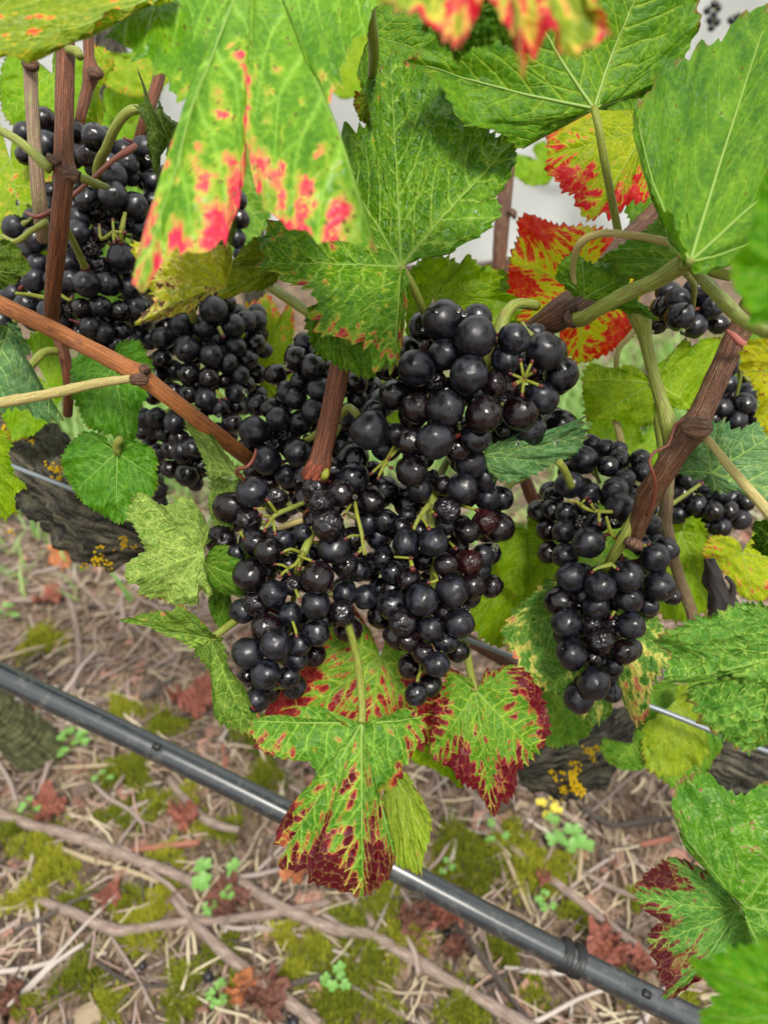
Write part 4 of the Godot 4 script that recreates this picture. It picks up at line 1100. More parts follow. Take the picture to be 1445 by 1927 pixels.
	for n in get_children():
		if n.name == "old_vine":
			part("lichen", crust(v3([-2212, 5179, -3688]) - n.position, Vector3(0.47, 0.43, 0.78), 0.0093, 105, 2), mats.lichen, n)
			part("lichen", crust(v3([-2037, 5156, -3635]) - n.position, Vector3(0.44, 0.44, 0.78), 0.0040, 30, 3), mats.lichen, n)
			part("lichen", crust(v3([-1842, 5065, -3461]) - n.position, Vector3(0.41, 0.48, 0.78), 0.0086, 90, 4), mats.lichen, n)
			part("lichen", crust(v3([-1743, 5026, -3410]) - n.position, Vector3(0.40, 0.49, 0.77), 0.0058, 45, 5), mats.lichen, n)
			part("lichen", crust(v3([-1466, 4720, -3220]) - n.position, Vector3(0.34, 0.57, 0.75), 0.0066, 60, 6), mats.lichen, n)
			part("lichen", crust(v3([-1640, 4608, -3215]) - n.position, Vector3(0.37, 0.58, 0.72), 0.0099, 60, 7), mats.lichen, n)
			part("lichen", crust(v3([-2186, 4698, -3375]) - n.position, Vector3(0.46, 0.53, 0.71), 0.0053, 21, 8), mats.lichen, n)
		if n.name == "old_vine_001":
			part("lichen", crust(v3([1284, 2855, -3012]) - n.position, Vector3(-0.24, 0.80, 0.55), 0.0139, 165, 31), mats.lichen, n)
			part("lichen", crust(v3([1437, 2976, -3122]) - n.position, Vector3(-0.26, 0.78, 0.57), 0.0082, 75, 32), mats.lichen, n)
			part("lichen", crust(v3([1260, 2714, -3012]) - n.position, Vector3(-0.23, 0.81, 0.54), 0.0097, 60, 33), mats.lichen, n)
			part("lichen", crust(v3([1514, 2876, -3125]) - n.position, Vector3(-0.27, 0.78, 0.56), 0.0039, 21, 34), mats.lichen, n)
		if n.name == "old_vine_002":
			part("lichen", crust(v3([-4613, 6387, -14324]) - n.position, Vector3(0.31, 0.05, 0.95), 0.0094, 36, 51), mats.lichen, n)
			part("lichen", crust(v3([-4469, 6210, -14200]) - n.position, Vector3(0.30, 0.07, 0.95), 0.0082, 24, 52), mats.lichen, n)
			part("lichen", crust(v3([-4758, 6210, -14200]) - n.position, Vector3(0.32, 0.07, 0.95), 0.0070, 18, 53), mats.lichen, n)

	# ------------------------------------------------ bunches
	bunch("grape_bunch", "uppermost plump bunch below the crimson specked leaf, ending by the orange leaf", [461, 6068, -2870], [
		-226, 129, 127, 83, -70, 61, 36, 0, -116, 118, 266, 81, -31, 46, 82, 0, -98, 146, 150, 59, -42, 63, 64, 1, -226, 29, 223, 62, -53, 59, 60, 0, -336, -12, 260, 75, -61, 64, 45, 0, -263, -83, 227, 52, -55, 63, 53, 3,
		-141, 0, 351, 76, -11, 40, 90, 0, -420, -124, 263, 65, -70, 66, 25, 2, -333, -130, 368, 63, -36, 60, 70, 2, -226, -108, 416, 73, -7, 44, 89, 0, -79, -139, 399, 76, 28, 16, 94, 2, -516, -223, 377, 76, -68, 59, 40, 0,
		-418, -248, 356, 46, -50, 68, 52, 0, -266, -209, 482, 72, 5, 40, 91, 0, -357, -241, 433, 57, -17, 56, 80, 2, -99, -250, 379, 67, 50, 0, 86, 2, -30, -69, 284, 53, 25, 14, 95, 2, -486, -219, 244, 39, -78, 61, -2, 1,
		-281, 6, 96, 40, -79, 60, 4, 5, 37, 98, 233, 63, 14, 38, 91, 1, 15, 8, 219, 62, 18, 16, 97, 1, 175, 27, 180, 74, 69, 10, 71, 0, 273, -103, 107, 73, 87, -33, 34, 2, 190, -182, 172, 72, 78, -42, 44, 1,
		84, -201, 274, 71, 69, -26, 66, 2, 144, -308, 206, 76, 81, -48, 31, 2, 321, -390, 34, 81, 79, -59, -5, 2, 151, 61, 87, 45, 81, 33, 46, 1, 32, -194, 196, 41, 75, -34, 55, 2, 37, -298, 233, 36, 80, -43, 40, 1,
		-354, -325, 513, 63, -7, 22, 97, 2, -107, -391, 347, 65, 76, -32, 55, 1, -167, -314, 363, 52, 56, -3, 82, 2, -511, -229, 181, 41, -81, 50, -27, 1, 157, -431, 96, 71, 78, -61, -7, 1, -293, 56, 0, 65, -82, 52, -21, 2,
		-332, -158, 97, 73, -80, 44, -39, 1, -211, -157, 184, 68, -50, 62, 60, 1, -472, -280, 24, 68, -66, 16, -72, 1, 48, -458, 133, 67, 76, -63, -10, 1, -176, -11, 76, 64, -78, 60, 11, 2, 116, -74, 106, 62, 74, -35, 56, 1,
		41, -165, 103, 71, 82, -50, 26, 2, -451, -358, 273, 65, -97, 20, 4, 1, 282, -209, -67, 76, 78, -58, -18, 1, 45, -359, 55, 70, 72, -64, -25, 1, -344, -246, 211, 62, -79, 60, -2, 1, 156, -23, -60, 69, 92, -13, -35, 2,
		-345, -78, -86, 65, -70, 26, -66, 1, -229, -237, 314, 63, 12, 34, 93, 2, -89, -133, 231, 66, 31, 12, 94, 1, -124, -431, 246, 65, 80, -57, 11, 2, 335, -461, -146, 72, 69, -62, -35, 1, -3, -5, 71, 64, 16, 16, 97, 2,
		-319, -376, 311, 67, 31, 14, 93, 2, -100, -319, 203, 63, 81, -52, 22, 2, -448, -83, 69, 67, -81, 48, -30, 2, 167, -261, 30, 65, 79, -60, -8, 1, -114, -34, 203, 61, -17, 43, 88, 2, -107, 73, 59, 70, -70, 60, 37, 2,
		246, -57, 1, 66, 97, -22, 0, 1, -263, -74, 60, 61, -81, 49, -29, 1], [
		[650, 6168, -3001, 21, 557, 6199, -2937, 22, 496, 6187, -2855, 26, 463, 6123, -2786, 26, 427, 6042, -2754, 24, 392, 5913, -2737, 16, 283, 5813, -2691, 14, 172, 5722, -2628, 12],
		[446, 6088, -2762, 10, 498, 6029, -2635, 8, 537, 6038, -2556, 7],
		[537, 6038, -2556, 6, 521, 6100, -2575, 6],
		[537, 6035, -2553, 6, 563, 6096, -2572, 6],
		[537, 6038, -2556, 6, 567, 6075, -2533, 6],
		[537, 6035, -2553, 6, 488, 6056, -2556, 5],
		[537, 6035, -2553, 6, 527, 5997, -2502, 6],
		[537, 6035, -2553, 6, 591, 6032, -2503, 6],
		[537, 6035, -2553, 6, 493, 6041, -2497, 9],
		[41, 5774, -2493, 7, 16, 5766, -2414, 8, -9, 5743, -2361, 7, -21, 5727, -2338, 5],
		[11, 5763, -2412, 6, -46, 5751, -2330, 5],
		[3, 5749, -2402, 5, 26, 5752, -2367, 6],
		[53, 5794, -2433, 5, 22, 5772, -2406, 6]], [42, -203, 508, 9, 185, -193, 514, 11, -163, 209, 269, 10, -182, 212, 242, 7, 17, 81, 285, 6, -192, -234, 482, 10, -172, -168, 460, 6, -267, 227, 292, 6, -318, 161, 303, 5])
	bunch("grape_bunch", "hanging bunch with bare green stalks showing, left of the two central ones", [-281, 5466, -2570], [
		151, 169, -60, 70, 64, 72, -25, 2, 148, 139, 56, 70, 70, 65, 26, 2, 60, 150, 6, 49, 36, 92, 4, 2, 104, 137, 157, 59, 44, 58, 67, 2, 285, 40, -14, 63, 98, 13, -4, 2, 218, 46, 76, 69, 92, 19, 32, 2,
		350, -20, -63, 57, 98, -5, -17, 2, -4, 144, 132, 52, -2, 73, 67, 3, 32, 135, 222, 58, 13, 54, 82, 3, 63, 89, 310, 64, 28, 51, 80, 3, 81, -26, 313, 63, 50, 42, 74, 1, 124, -127, 296, 55, 78, 19, 58, 3,
		171, -187, 248, 51, 93, -4, 35, 1, 208, -53, 103, 52, 94, -9, 32, 1, 149, -43, 218, 48, 77, 18, 60, 1, -267, 85, 71, 72, -89, 42, 13, 0, -377, -21, 26, 73, -96, 21, -17, 1, -289, -27, 112, 54, -93, 35, 1, 3,
		-427, -154, 86, 71, -95, 13, -26, 3, -243, -59, 232, 65, -78, 54, 29, 2, -176, -37, 316, 58, -44, 67, 59, 2, -126, -36, 248, 48, -40, 66, 62, 0, -256, -128, 353, 71, -64, 63, 41, 2, -197, -144, 293, 38, -64, 63, 42, 4,
		-340, -160, 168, 42, -96, 24, -13, 2, -156, -161, 427, 56, -18, 71, 66, 0, -92, -161, 373, 49, 5, 66, 74, 3, 22, -89, 413, 69, 39, 52, 75, 2, 10, -198, 446, 62, 52, 47, 70, 0, 116, -268, 307, 54, 93, -5, 33, 0,
		105, -297, 392, 58, 89, 6, 43, 3, -299, -292, 387, 53, -83, 52, 17, 0, -235, -232, 409, 50, -56, 68, 45, 3, -92, -235, 464, 49, 20, 65, 72, 0, -187, -288, 484, 65, -20, 75, 62, 2, -142, -290, 580, 61, 11, 71, 68, 0,
		-258, -348, 566, 66, -36, 76, 53, 0, -181, -402, 628, 62, 10, 74, 65, 0, -63, -364, 506, 50, 60, 46, 65, 0, -79, -447, 506, 50, 78, 28, 54, 1, -101, -454, 595, 49, 58, 50, 63, 2, -226, -523, 657, 52, -9, 41, 90, 0,
		-274, -485, 558, 36, -58, 71, 38, 1, 10, -305, 497, 58, 67, 37, 62, 2, 21, -319, 416, 43, 83, 19, 52, 2, -151, -348, 423, 48, -2, 72, 68, 1, 203, -333, 254, 55, 95, -27, 9, 0, -47, 7, 252, 40, -2, 62, 77, 1,
		-160, 86, 116, 43, -71, 56, 42, 3, 257, -125, 101, 50, 96, -22, 16, 2, -28, -226, 270, 57, 76, 24, 59, 1, 209, -76, 0, 57, 94, -33, 0, 2, -19, -524, 410, 51, 91, -41, -3, 1, -254, -311, 270, 55, -96, 15, -22, 1,
		-42, 101, -9, 56, -38, 91, -8, 2, -1, -336, 333, 58, 95, -8, 29, 1, -50, 42, 68, 56, -49, 61, 61, 2, -214, -416, 423, 57, -78, 57, 22, 1, 66, -67, 152, 55, 79, 16, 58, 1, -87, -396, 347, 50, 94, -32, 5, 1,
		-190, -113, 132, 54, -95, 30, -6, 1, 59, 82, -57, 52, 51, 70, -49, 1, -182, -345, 343, 51, -86, 47, 12, 1, -40, -157, 187, 56, 56, 39, 72, 1, -91, -115, 96, 55, -95, 13, -26, 2, -100, -517, 438, 52, 91, -40, -1, 2,
		-398, -166, -84, 58, -86, -8, -49, 1, 104, -360, 172, 58, 83, -50, -20, 2, -241, -274, 157, 59, -88, -8, -46, 2, 263, -47, -84, 54, 93, -16, -29, 1, 231, 53, -140, 52, 83, 19, -50, 2, 126, -467, 308, 60, 91, -40, -4, 2,
		-187, -32, -34, 59, -92, 4, -37, 2, -330, -242, 181, 56, -95, 12, -26, 1, 134, -206, 137, 54, 94, -31, 3, 2, 218, -311, 96, 55, 87, -46, -16, 1, -125, -202, 203, 56, -91, 39, 6, 1, -296, -152, 86, 52, -94, 9, -30, 2,
		62, 30, 87, 57, 58, 32, 74, 2, -7, 2, 158, 49, 14, 56, 81, 1, -277, -640, 433, 58, -53, -55, -64, 1, -100, -622, 498, 53, 86, -49, -10, 1, 147, 25, -2, 57, 98, 16, -1, 1, -209, -641, 508, 50, 6, -94, -32, 1,
		292, -177, -61, 54, 85, -46, -21, 1, -327, -46, -64, 60, -92, 5, -36, 1], [
		[-189, 5729, -2755, 13, -277, 5605, -2607, 12, -290, 5495, -2468, 13, -291, 5460, -2347, 15, -314, 5442, -2248, 17, -340, 5379, -2241, 14, -364, 5264, -2245, 12, -394, 5085, -2182, 10, -431, 4943, -2106, 8],
		[-319, 5526, -2466, 9, -375, 5550, -2385, 10, -423, 5559, -2330, 10, -454, 5554, -2290, 7],
		[-423, 5559, -2330, 7, -442, 5611, -2318, 6, -453, 5631, -2319, 6],
		[-441, 5562, -2308, 6, -478, 5585, -2287, 5],
		[-437, 5555, -2303, 6, -457, 5549, -2262, 5, -462, 5543, -2246, 6],
		[-437, 5552, -2301, 5, -426, 5521, -2255, 6],
		[-465, 5592, -2317, 5, -502, 5594, -2318, 5],
		[-565, 5520, -2266, 7, -554, 5493, -2260, 5],
		[-314, 5455, -2221, 8, -344, 5433, -2169, 7, -370, 5432, -2144, 6, -398, 5415, -2120, 6],
		[-327, 5452, -2218, 7, -361, 5488, -2195, 6, -389, 5484, -2180, 5],
		[-333, 5454, -2195, 6, -296, 5462, -2165, 6, -275, 5462, -2152, 5],
		[-366, 5432, -2144, 5, -392, 5457, -2136, 5, -412, 5458, -2138, 4],
		[-374, 5425, -2139, 5, -364, 5428, -2117, 5],
		[-327, 5431, -2204, 5, -333, 5413, -2167, 6],
		[-115, 5592, -2365, 7, -105, 5577, -2294, 8, -88, 5538, -2242, 8, -81, 5502, -2205, 7, -71, 5476, -2174, 6],
		[-96, 5524, -2233, 6, -124, 5542, -2209, 5, -144, 5540, -2195, 6],
		[-79, 5493, -2199, 5, -103, 5485, -2169, 6],
		[-132, 5583, -2359, 6, -155, 5581, -2296, 5],
		[-372, 5248, -2088, 5, -345, 5218, -2030, 6, -340, 5208, -2011, 6],
		[-350, 5319, -2150, 7, -331, 5301, -2113, 6]], [171, 215, 301, 9, -242, -435, 671, 5, -62, 200, 165, 5])
	bunch("grape_bunch", "central bunch ending in one lone split berry over the red blotched leaf", [216, 5457, -2625], [
		-210, -24, 167, 54, -88, 30, 35, 2, -116, 3, 162, 37, -67, 44, 58, 0, -219, -157, 251, 52, -92, 26, 26, 2, -126, -37, 301, 56, -49, 54, 67, 0, -19, -6, 341, 60, -3, 60, 79, 0, -72, 148, 187, 52, -29, 59, 75, 1,
		-18, 148, 95, 37, -10, 83, 53, 4, -144, -13, 219, 41, -66, 46, 58, 2, -177, -172, 325, 51, -78, 42, 45, 2, 99, 156, 189, 65, 37, 59, 71, 0, 206, 119, 58, 57, 83, 48, 23, 1, 226, 24, 66, 58, 95, 12, 25, 0,
		290, -17, 4, 57, 99, -4, 0, 1, 36, 90, 251, 57, 15, 55, 81, 3, 123, -19, 245, 55, 60, 44, 65, 1, 212, -40, 152, 57, 92, 18, 32, 5, 281, -106, 104, 66, 99, -1, 4, 1, 36, -105, 361, 52, 24, 60, 75, 2,
		137, -132, 310, 58, 72, 40, 55, 5, 56, -169, 450, 68, 32, 61, 72, 0, -65, -180, 486, 66, -17, 66, 72, 0, 147, -218, 361, 58, 80, 36, 47, 2, -177, -271, 417, 63, -76, 45, 45, 2, -115, -164, 381, 50, -48, 58, 65, 2,
		34, 6, 241, 43, 21, 56, 79, 2, 206, -170, 217, 48, 97, 10, 19, 1, 26, 142, 144, 41, 12, 69, 70, 1, -50, -116, 313, 34, -22, 61, 75, 2, -138, -277, 508, 61, -49, 61, 61, 3, -31, -299, 528, 55, 0, 69, 71, 0,
		-168, -399, 466, 56, -86, 38, 33, 2, 87, -293, 503, 64, 53, 56, 62, 0, 106, -312, 398, 39, 82, 35, 43, 4, 28, -287, 439, 46, 36, 61, 69, 1, 36, -377, 519, 50, 44, 61, 64, 1, -56, -417, 549, 46, -16, 71, 68, 2,
		-3, -420, 607, 54, 19, 71, 67, 0, -85, -536, 661, 50, -31, 53, 78, 2, -115, -373, 523, 43, -51, 62, 59, 1, -186, -259, 331, 44, -91, 29, 28, 2, 151, -304, 338, 45, 96, 14, 22, 1, -268, -223, 205, 48, -99, 4, -1, 2,
		139, 17, 29, 58, 97, 11, 20, 1, -57, -398, 413, 56, -56, 59, 57, 1, 73, -243, 233, 50, 99, 5, 12, 1, 109, -103, 95, 58, 99, -2, 3, 1, -44, 66, 71, 52, -40, 62, 66, 1, 23, -15, 121, 58, 32, 53, 78, 1,
		248, -183, 16, 58, 91, -26, -29, 2, -156, -121, 83, 59, -99, -4, -13, 2, -112, -25, 45, 58, -98, 11, 10, 2, -219, -254, 134, 60, -94, -17, -27, 2, -25, -256, 297, 51, -10, 64, 75, 2, -23, -621, 542, 53, 80, -46, -36, 1,
		260, -89, -42, 55, 94, -21, -24, 1, -95, -278, 364, 53, -64, 52, 55, 1, -147, -477, 406, 51, -98, -7, -12, 2, -69, -518, 413, 51, -68, -49, -52, 2, 94, -163, 172, 52, 98, 8, 17, 2, -45, -225, 179, 51, -87, -27, -40, 2,
		101, -525, 432, 52, 97, -18, -12, 2, -128, -252, 179, 51, -95, -15, -25, 1, 101, -460, 259, 52, 74, -47, -47, 1, 195, -257, 205, 57, 99, -8, -4, 1, -64, -68, 185, 52, -51, 52, 67, 2, 10, -381, 294, 53, 68, -50, -51, 2,
		160, -399, 222, 56, 87, -34, -33, 2, -232, -412, 333, 58, -99, -5, -12, 1, -237, -347, 235, 54, -96, -13, -21, 2, -12, -528, 501, 52, 76, 44, 46, 2, 263, -291, 52, 54, 87, -33, -36, 2, 56, 15, -11, 53, 94, 25, -18, 2,
		-102, -599, 453, 57, -71, -49, -49, 1, -128, -397, 359, 51, -99, 4, -1, 1, -150, -340, 203, 52, -86, -29, -40, 2, 37, -490, 372, 57, 79, -44, -40, 2, -238, -205, 54, 53, -91, -20, -33, 1, 254, -325, 235, 54, 98, -12, -8, 1], [
		[298, 5610, -2732, 13, 247, 5560, -2636, 17, 206, 5540, -2500, 18, 196, 5473, -2404, 20, 197, 5431, -2387, 19, 208, 5321, -2384, 19, 208, 5267, -2309, 16, 186, 5068, -2231, 12, 152, 4917, -2100, 6, 139, 4936, -2016, 6],
		[185, 5549, -2409, 14, 155, 5545, -2357, 11, 130, 5527, -2320, 8, 117, 5515, -2287, 7],
		[144, 5543, -2343, 6, 163, 5536, -2302, 5, 174, 5530, -2273, 7],
		[188, 5546, -2382, 5, 202, 5552, -2337, 7],
		[208, 5549, -2507, 14, 283, 5537, -2498, 10],
		[314, 5532, -2433, 7, 371, 5543, -2380, 6],
		[265, 5437, -2306, 5, 283, 5441, -2260, 6],
		[41, 5419, -2232, 5, 104, 5428, -2214, 5],
		[104, 5422, -2222, 6, 111, 5407, -2175, 10],
		[201, 5332, -2232, 8, 209, 5350, -2171, 7, 179, 5349, -2159, 5],
		[159, 4966, -2049, 7, 140, 4963, -2023, 6, 133, 4956, -1993, 5],
		[237, 5064, -2069, 7, 217, 5057, -2028, 8]], [217, 24, 411, 15, -102, -487, 695, 6, -49, 235, 141, 9])
	bunch("grape_bunch", "bunch behind the upright brown cane in the middle", [-240, 5880, -3348], [
		-128, 57, 178, 51, -52, 48, 69, 0, -157, 12, 263, 64, -45, 50, 73, 1, -75, 14, 350, 60, -9, 45, 88, 1, -145, -78, 306, 46, -32, 51, 79, 1, -204, -137, 294, 52, -55, 53, 63, 0, -162, -135, 370, 51, -26, 52, 80, 0,
		-285, -207, 325, 52, -72, 52, 44, 2, -238, -213, 414, 60, -42, 56, 70, 0, -140, -224, 429, 57, -3, 50, 85, 1, -76, -152, 449, 58, 11, 44, 88, 0, -360, -283, 411, 75, -73, 53, 42, 0, -144, -303, 567, 65, 10, 50, 85, 1,
		-293, -358, 544, 66, -41, 40, 81, 0, -205, -431, 561, 56, -9, 15, 98, 0, -367, -453, 469, 52, -79, 6, 60, 1, -293, -497, 511, 44, -51, -13, 84, 2, -414, -392, 365, 50, -94, 30, 15, 1, -205, -294, 413, 49, -29, 57, 76, 4,
		-275, -346, 425, 55, -54, 58, 59, 4, -48, -75, 392, 58, 9, 42, 90, 0, 183, -153, 227, 58, 86, -6, 49, 1, 122, -174, 302, 57, 75, 6, 65, 1, 62, -234, 394, 57, 64, 17, 74, 1, 56, -341, 435, 54, 74, 11, 65, 1,
		109, -83, 307, 59, 58, 17, 79, 1, -65, -83, 232, 60, -5, 45, 89, 1, -91, -300, 487, 48, 27, 42, 86, 4, 197, -288, 214, 51, 95, -23, 20, 1, -16, -32, 298, 53, 13, 38, 91, 1, 77, -332, 343, 56, 86, -3, 49, 1,
		-117, -401, 572, 53, 24, 25, 93, 1, -200, -601, 544, 53, -7, -52, 84, 1, -256, -678, 501, 48, -26, -74, 61, 2, -57, 46, 245, 51, -15, 44, 88, 1, 36, -39, 228, 49, 38, 27, 88, 1, 159, -73, 211, 47, 77, 2, 63, 1,
		-203, -515, 467, 57, -14, -32, 93, 2, 92, -413, 221, 59, 93, -36, -3, 2, -297, -353, 300, 52, -91, 39, 8, 2, -310, -748, 342, 56, -41, -90, 4, 1, -377, -265, 178, 56, -95, 23, -19, 2, 131, -226, 110, 60, 94, -33, 0, 1,
		-65, -483, 396, 57, 85, -11, 50, 2, 80, -294, 192, 53, 95, -27, 12, 1, -288, -140, 92, 55, -95, 23, -19, 1, -159, -169, 156, 56, -90, 39, 14, 1, -302, -465, 411, 57, -82, 1, 57, 2, 44, -27, 49, 58, 84, -6, 52, 2,
		-44, -51, 123, 52, -15, 45, 87, 1, -241, -245, 168, 57, -95, 23, -19, 2, -58, -180, 274, 51, 24, 37, 89, 2, -133, -426, 404, 51, 46, 34, 81, 1, 155, -105, -3, 53, 91, -37, -15, 2, 36, -170, 179, 52, 84, -3, 53, 1,
		28, -453, 297, 54, 95, -29, 10, 1, -204, -379, 390, 53, -30, 58, 75, 2, -122, -272, 320, 57, 3, 48, 87, 1, -389, -481, 191, 54, -83, -5, -54, 2, -43, -377, 369, 51, 75, 10, 64, 2, -109, -561, 483, 52, 36, -47, 79, 1,
		-374, -576, 369, 57, -85, -48, 18, 1, -173, -18, 116, 53, -83, 43, 32, 2, -17, -302, 246, 56, 90, -10, 40, 1, 38, -94, 119, 57, 81, -1, 58, 2, -202, -350, 272, 52, -90, 41, 13, 2, -43, -133, 155, 54, 29, 33, 89, 2], [
		[-283, 5793, -3166, 16, -339, 5542, -3051, 14, -415, 5354, -2919, 9],
		[-289, 5663, -2806, 17, -362, 5595, -2844, 16],
		[-207, 5701, -2857, 17, -155, 5790, -2797, 18, -122, 5813, -2716, 17, -99, 5795, -2679, 14]], [-192, 42, 386, 8, -148, 4, 413, 7])
	bunch("grape_bunch", "wide bunch at the upper left behind the upright brown cane", [-1499, 6573, -4200], [
		-243, 163, 35, 66, -82, 55, 11, 1, -196, 73, 178, 65, -71, 26, 64, 1, -39, 137, 215, 61, -14, 52, 83, 1, -44, 36, 271, 64, -15, 20, 96, 1, 103, 124, 318, 66, 28, 34, 89, 2, 51, 43, 321, 57, 16, 16, 97, 2,
		-396, 93, -56, 56, -96, 22, -13, 1, -375, 6, 43, 55, -99, 12, 4, 1, 308, 61, 219, 58, 80, 16, 57, 0, 231, 2, 316, 61, 62, 8, 77, 0, 193, -32, 412, 65, 49, 12, 85, 0, 227, -61, 273, 50, 73, 5, 67, 3,
		329, -84, 252, 56, 87, 0, 48, 0, 200, -108, 503, 73, 50, 14, 85, 0, 273, -164, 450, 70, 70, 9, 70, 0, 130, -202, 412, 32, 56, 14, 81, 1, 2, -215, 487, 57, 14, 24, 95, 0, 19, -255, 581, 62, 19, 25, 94, 0,
		-418, -304, 295, 67, -98, 15, 11, 0, -317, -379, 427, 60, -88, 23, 40, 1, 66, -126, 485, 59, 26, 20, 94, 1, 78, -186, 443, 52, 37, 19, 90, 1, -48, -178, 409, 52, -5, 25, 96, 1, 218, -365, 610, 69, 66, 15, 73, 0,
		-188, -185, 375, 56, -58, 27, 76, 1, 135, 8, 291, 49, 45, 12, 88, 1, -22, -97, 397, 52, 0, 22, 97, 1, -241, -316, 466, 62, -66, 29, 68, 1, -56, -399, 600, 61, 5, 31, 94, 1, -134, -470, 630, 52, -19, 35, 91, 2,
		-22, -460, 681, 60, 19, 31, 92, 0, 69, -457, 739, 65, 38, 27, 87, 0, 142, -471, 680, 57, 58, 20, 78, 0, -250, -484, 587, 62, -62, 33, 70, 1, -366, -419, 348, 58, -98, 14, 7, 1, -246, -425, 509, 53, -69, 30, 64, 1,
		-414, -577, 523, 66, -95, 20, 21, 1, -304, -595, 624, 59, -76, 32, 55, 1, -138, -589, 751, 60, -12, 39, 91, 0, 21, -571, 756, 51, 37, 30, 87, 2, 110, -565, 744, 54, 56, 24, 78, 2, 64, -645, 809, 49, 49, 28, 81, 0,
		118, -684, 786, 52, 65, 21, 72, 0, 171, -704, 705, 47, 83, 12, 54, 1, 187, -600, 704, 52, 75, 15, 63, 2, 243, -612, 640, 62, 86, 8, 48, 2, -7, -687, 792, 46, 36, 25, 89, 1, -495, -712, 563, 70, -98, 12, 7, 1,
		228, -516, 612, 56, 80, 10, 57, 1, 95, -408, 603, 43, 51, 21, 83, 4, 73, -335, 590, 51, 39, 23, 88, 4, -66, -593, 710, 38, 14, 35, 92, 4, 201, -769, 697, 54, 88, -2, 46, 1, 152, -755, 767, 50, 74, 1, 66, 1,
		76, -759, 792, 50, 58, 0, 80, 1, 246, -690, 608, 54, 94, 1, 32, 1, -117, -544, 672, 49, -9, 37, 92, 1, 330, -175, 305, 59, 89, 0, 45, 1, 366, -75, 164, 54, 94, -4, 31, 1, 110, -274, 533, 49, 46, 19, 86, 1,
		288, -276, 422, 59, 83, 5, 54, 1, 301, -398, 454, 60, 90, 2, 42, 1, 283, -512, 520, 57, 91, 2, 39, 1, 85, 95, 145, 57, 44, 48, 75, 2, 0, -503, 535, 52, 45, 24, 85, 2, -198, 78, -2, 52, -92, 36, -1, 1,
		174, -392, 453, 59, 82, 7, 56, 1, 30, -35, 193, 54, 25, 16, 95, 1, -124, -172, 251, 58, -64, 25, 72, 2, 186, -590, 345, 55, 97, -16, -13, 2, -170, -586, 509, 59, -69, 33, 64, 1, 230, -374, 265, 61, 99, -9, 7, 1,
		-109, -767, 648, 54, 3, -5, 99, 1, 22, -337, 381, 56, 51, 18, 83, 1, 174, 34, 151, 58, 74, 14, 64, 1, -505, -615, 330, 64, -96, 2, -25, 1, 135, -667, 523, 59, 96, -2, 24, 1, 139, -98, 303, 59, 59, 11, 79, 2,
		-18, -631, 599, 52, 51, 26, 81, 1, -348, -717, 517, 58, -99, 11, -2, 1, -59, -369, 423, 55, 1, 29, 95, 1, -261, -353, 304, 61, -97, 16, 15, 1, -156, -95, 160, 54, -86, 20, 45, 1, 235, -188, 273, 52, 88, 1, 46, 1,
		261, -292, 208, 55, 99, -9, 7, 1, -85, 33, 165, 57, -45, 21, 86, 2, 175, -758, 449, 55, 97, -18, -15, 1, 46, -473, 421, 57, 81, 9, 56, 1, -384, -47, -116, 61, -92, 2, -38, 2, -327, -277, 228, 61, -99, 12, 3, 1,
		-149, -697, 574, 60, -50, 39, 76, 1, -131, -430, 475, 53, -37, 33, 86, 1, 83, -790, 584, 60, 95, -14, 25, 1, -458, -508, 308, 60, -98, 6, -16, 2, 105, -529, 536, 55, 78, 12, 60, 2, 96, -232, 197, 61, 95, -3, 28, 1,
		-123, -271, 337, 60, -52, 28, 80, 1, -93, 99, 40, 52, -65, 69, 28, 1, 14, -158, 267, 52, 28, 19, 93, 1, -243, -628, 573, 52, -79, 31, 52, 1, 242, -114, 82, 57, 99, -9, 7, 2, 157, -299, 208, 57, 99, -9, 6, 2,
		295, -182, 141, 61, 99, -9, 10, 2, 149, -478, 469, 57, 87, 5, 48, 1, -483, -680, 421, 55, -98, 5, -18, 1, 244, -18, 55, 61, 97, -6, 21, 1, 57, -248, 356, 53, 51, 16, 83, 2, -348, -483, 318, 54, -98, 7, -12, 1,
		-255, -526, 438, 56, -94, 20, 23, 2, -393, -356, 240, 57, -99, 9, -9, 1, 154, -48, 161, 58, 79, 3, 60, 2, -487, -253, 4, 65, -93, 1, -36, 1, -257, -163, 125, 55, -99, 10, -2, 2, -443, 47, -259, 63, -85, 9, -50, 1,
		21, -752, 651, 57, 74, 4, 66, 1, 175, -486, 274, 54, 97, -16, -14, 1, -354, -609, 453, 56, -99, 13, 1, 2, 62, -680, 594, 58, 84, 10, 52, 2, 123, -315, 357, 52, 80, 7, 59, 1, 72, 12, 117, 52, 52, 10, 84, 2,
		162, -811, 542, 56, 98, -17, 3, 1, -28, -436, 425, 52, 36, 25, 89, 1, -117, -510, 500, 52, -27, 35, 89, 1, -173, -5, 160, 53, -77, 20, 59, 2, -234, -242, 225, 56, -97, 15, 16, 2, 209, -655, 468, 57, 99, -8, 9, 1], [
		[-1074, 6843, -3595, 19, -1126, 6830, -3586, 21, -1196, 6769, -3605, 22, -1277, 6676, -3662, 22, -1371, 6579, -3777, 26, -1487, 6343, -3917, 18, -1555, 5859, -3700, 10],
		[-1207, 6424, -3546, 8, -1218, 6365, -3493, 12, -1238, 6304, -3499, 10],
		[-1228, 6374, -3401, 7, -1209, 6346, -3382, 8],
		[-1228, 6374, -3401, 8, -1289, 6341, -3402, 9, -1307, 6385, -3458, 6],
		[-1228, 6374, -3401, 6, -1238, 6410, -3451, 6],
		[-1228, 6374, -3401, 7, -1176, 6372, -3388, 8],
		[-1230, 6370, -3398, 6, -1218, 6341, -3354, 6],
		[-1328, 6460, -3144, 10, -1367, 6323, -3292, 15, -1396, 6217, -3401, 18],
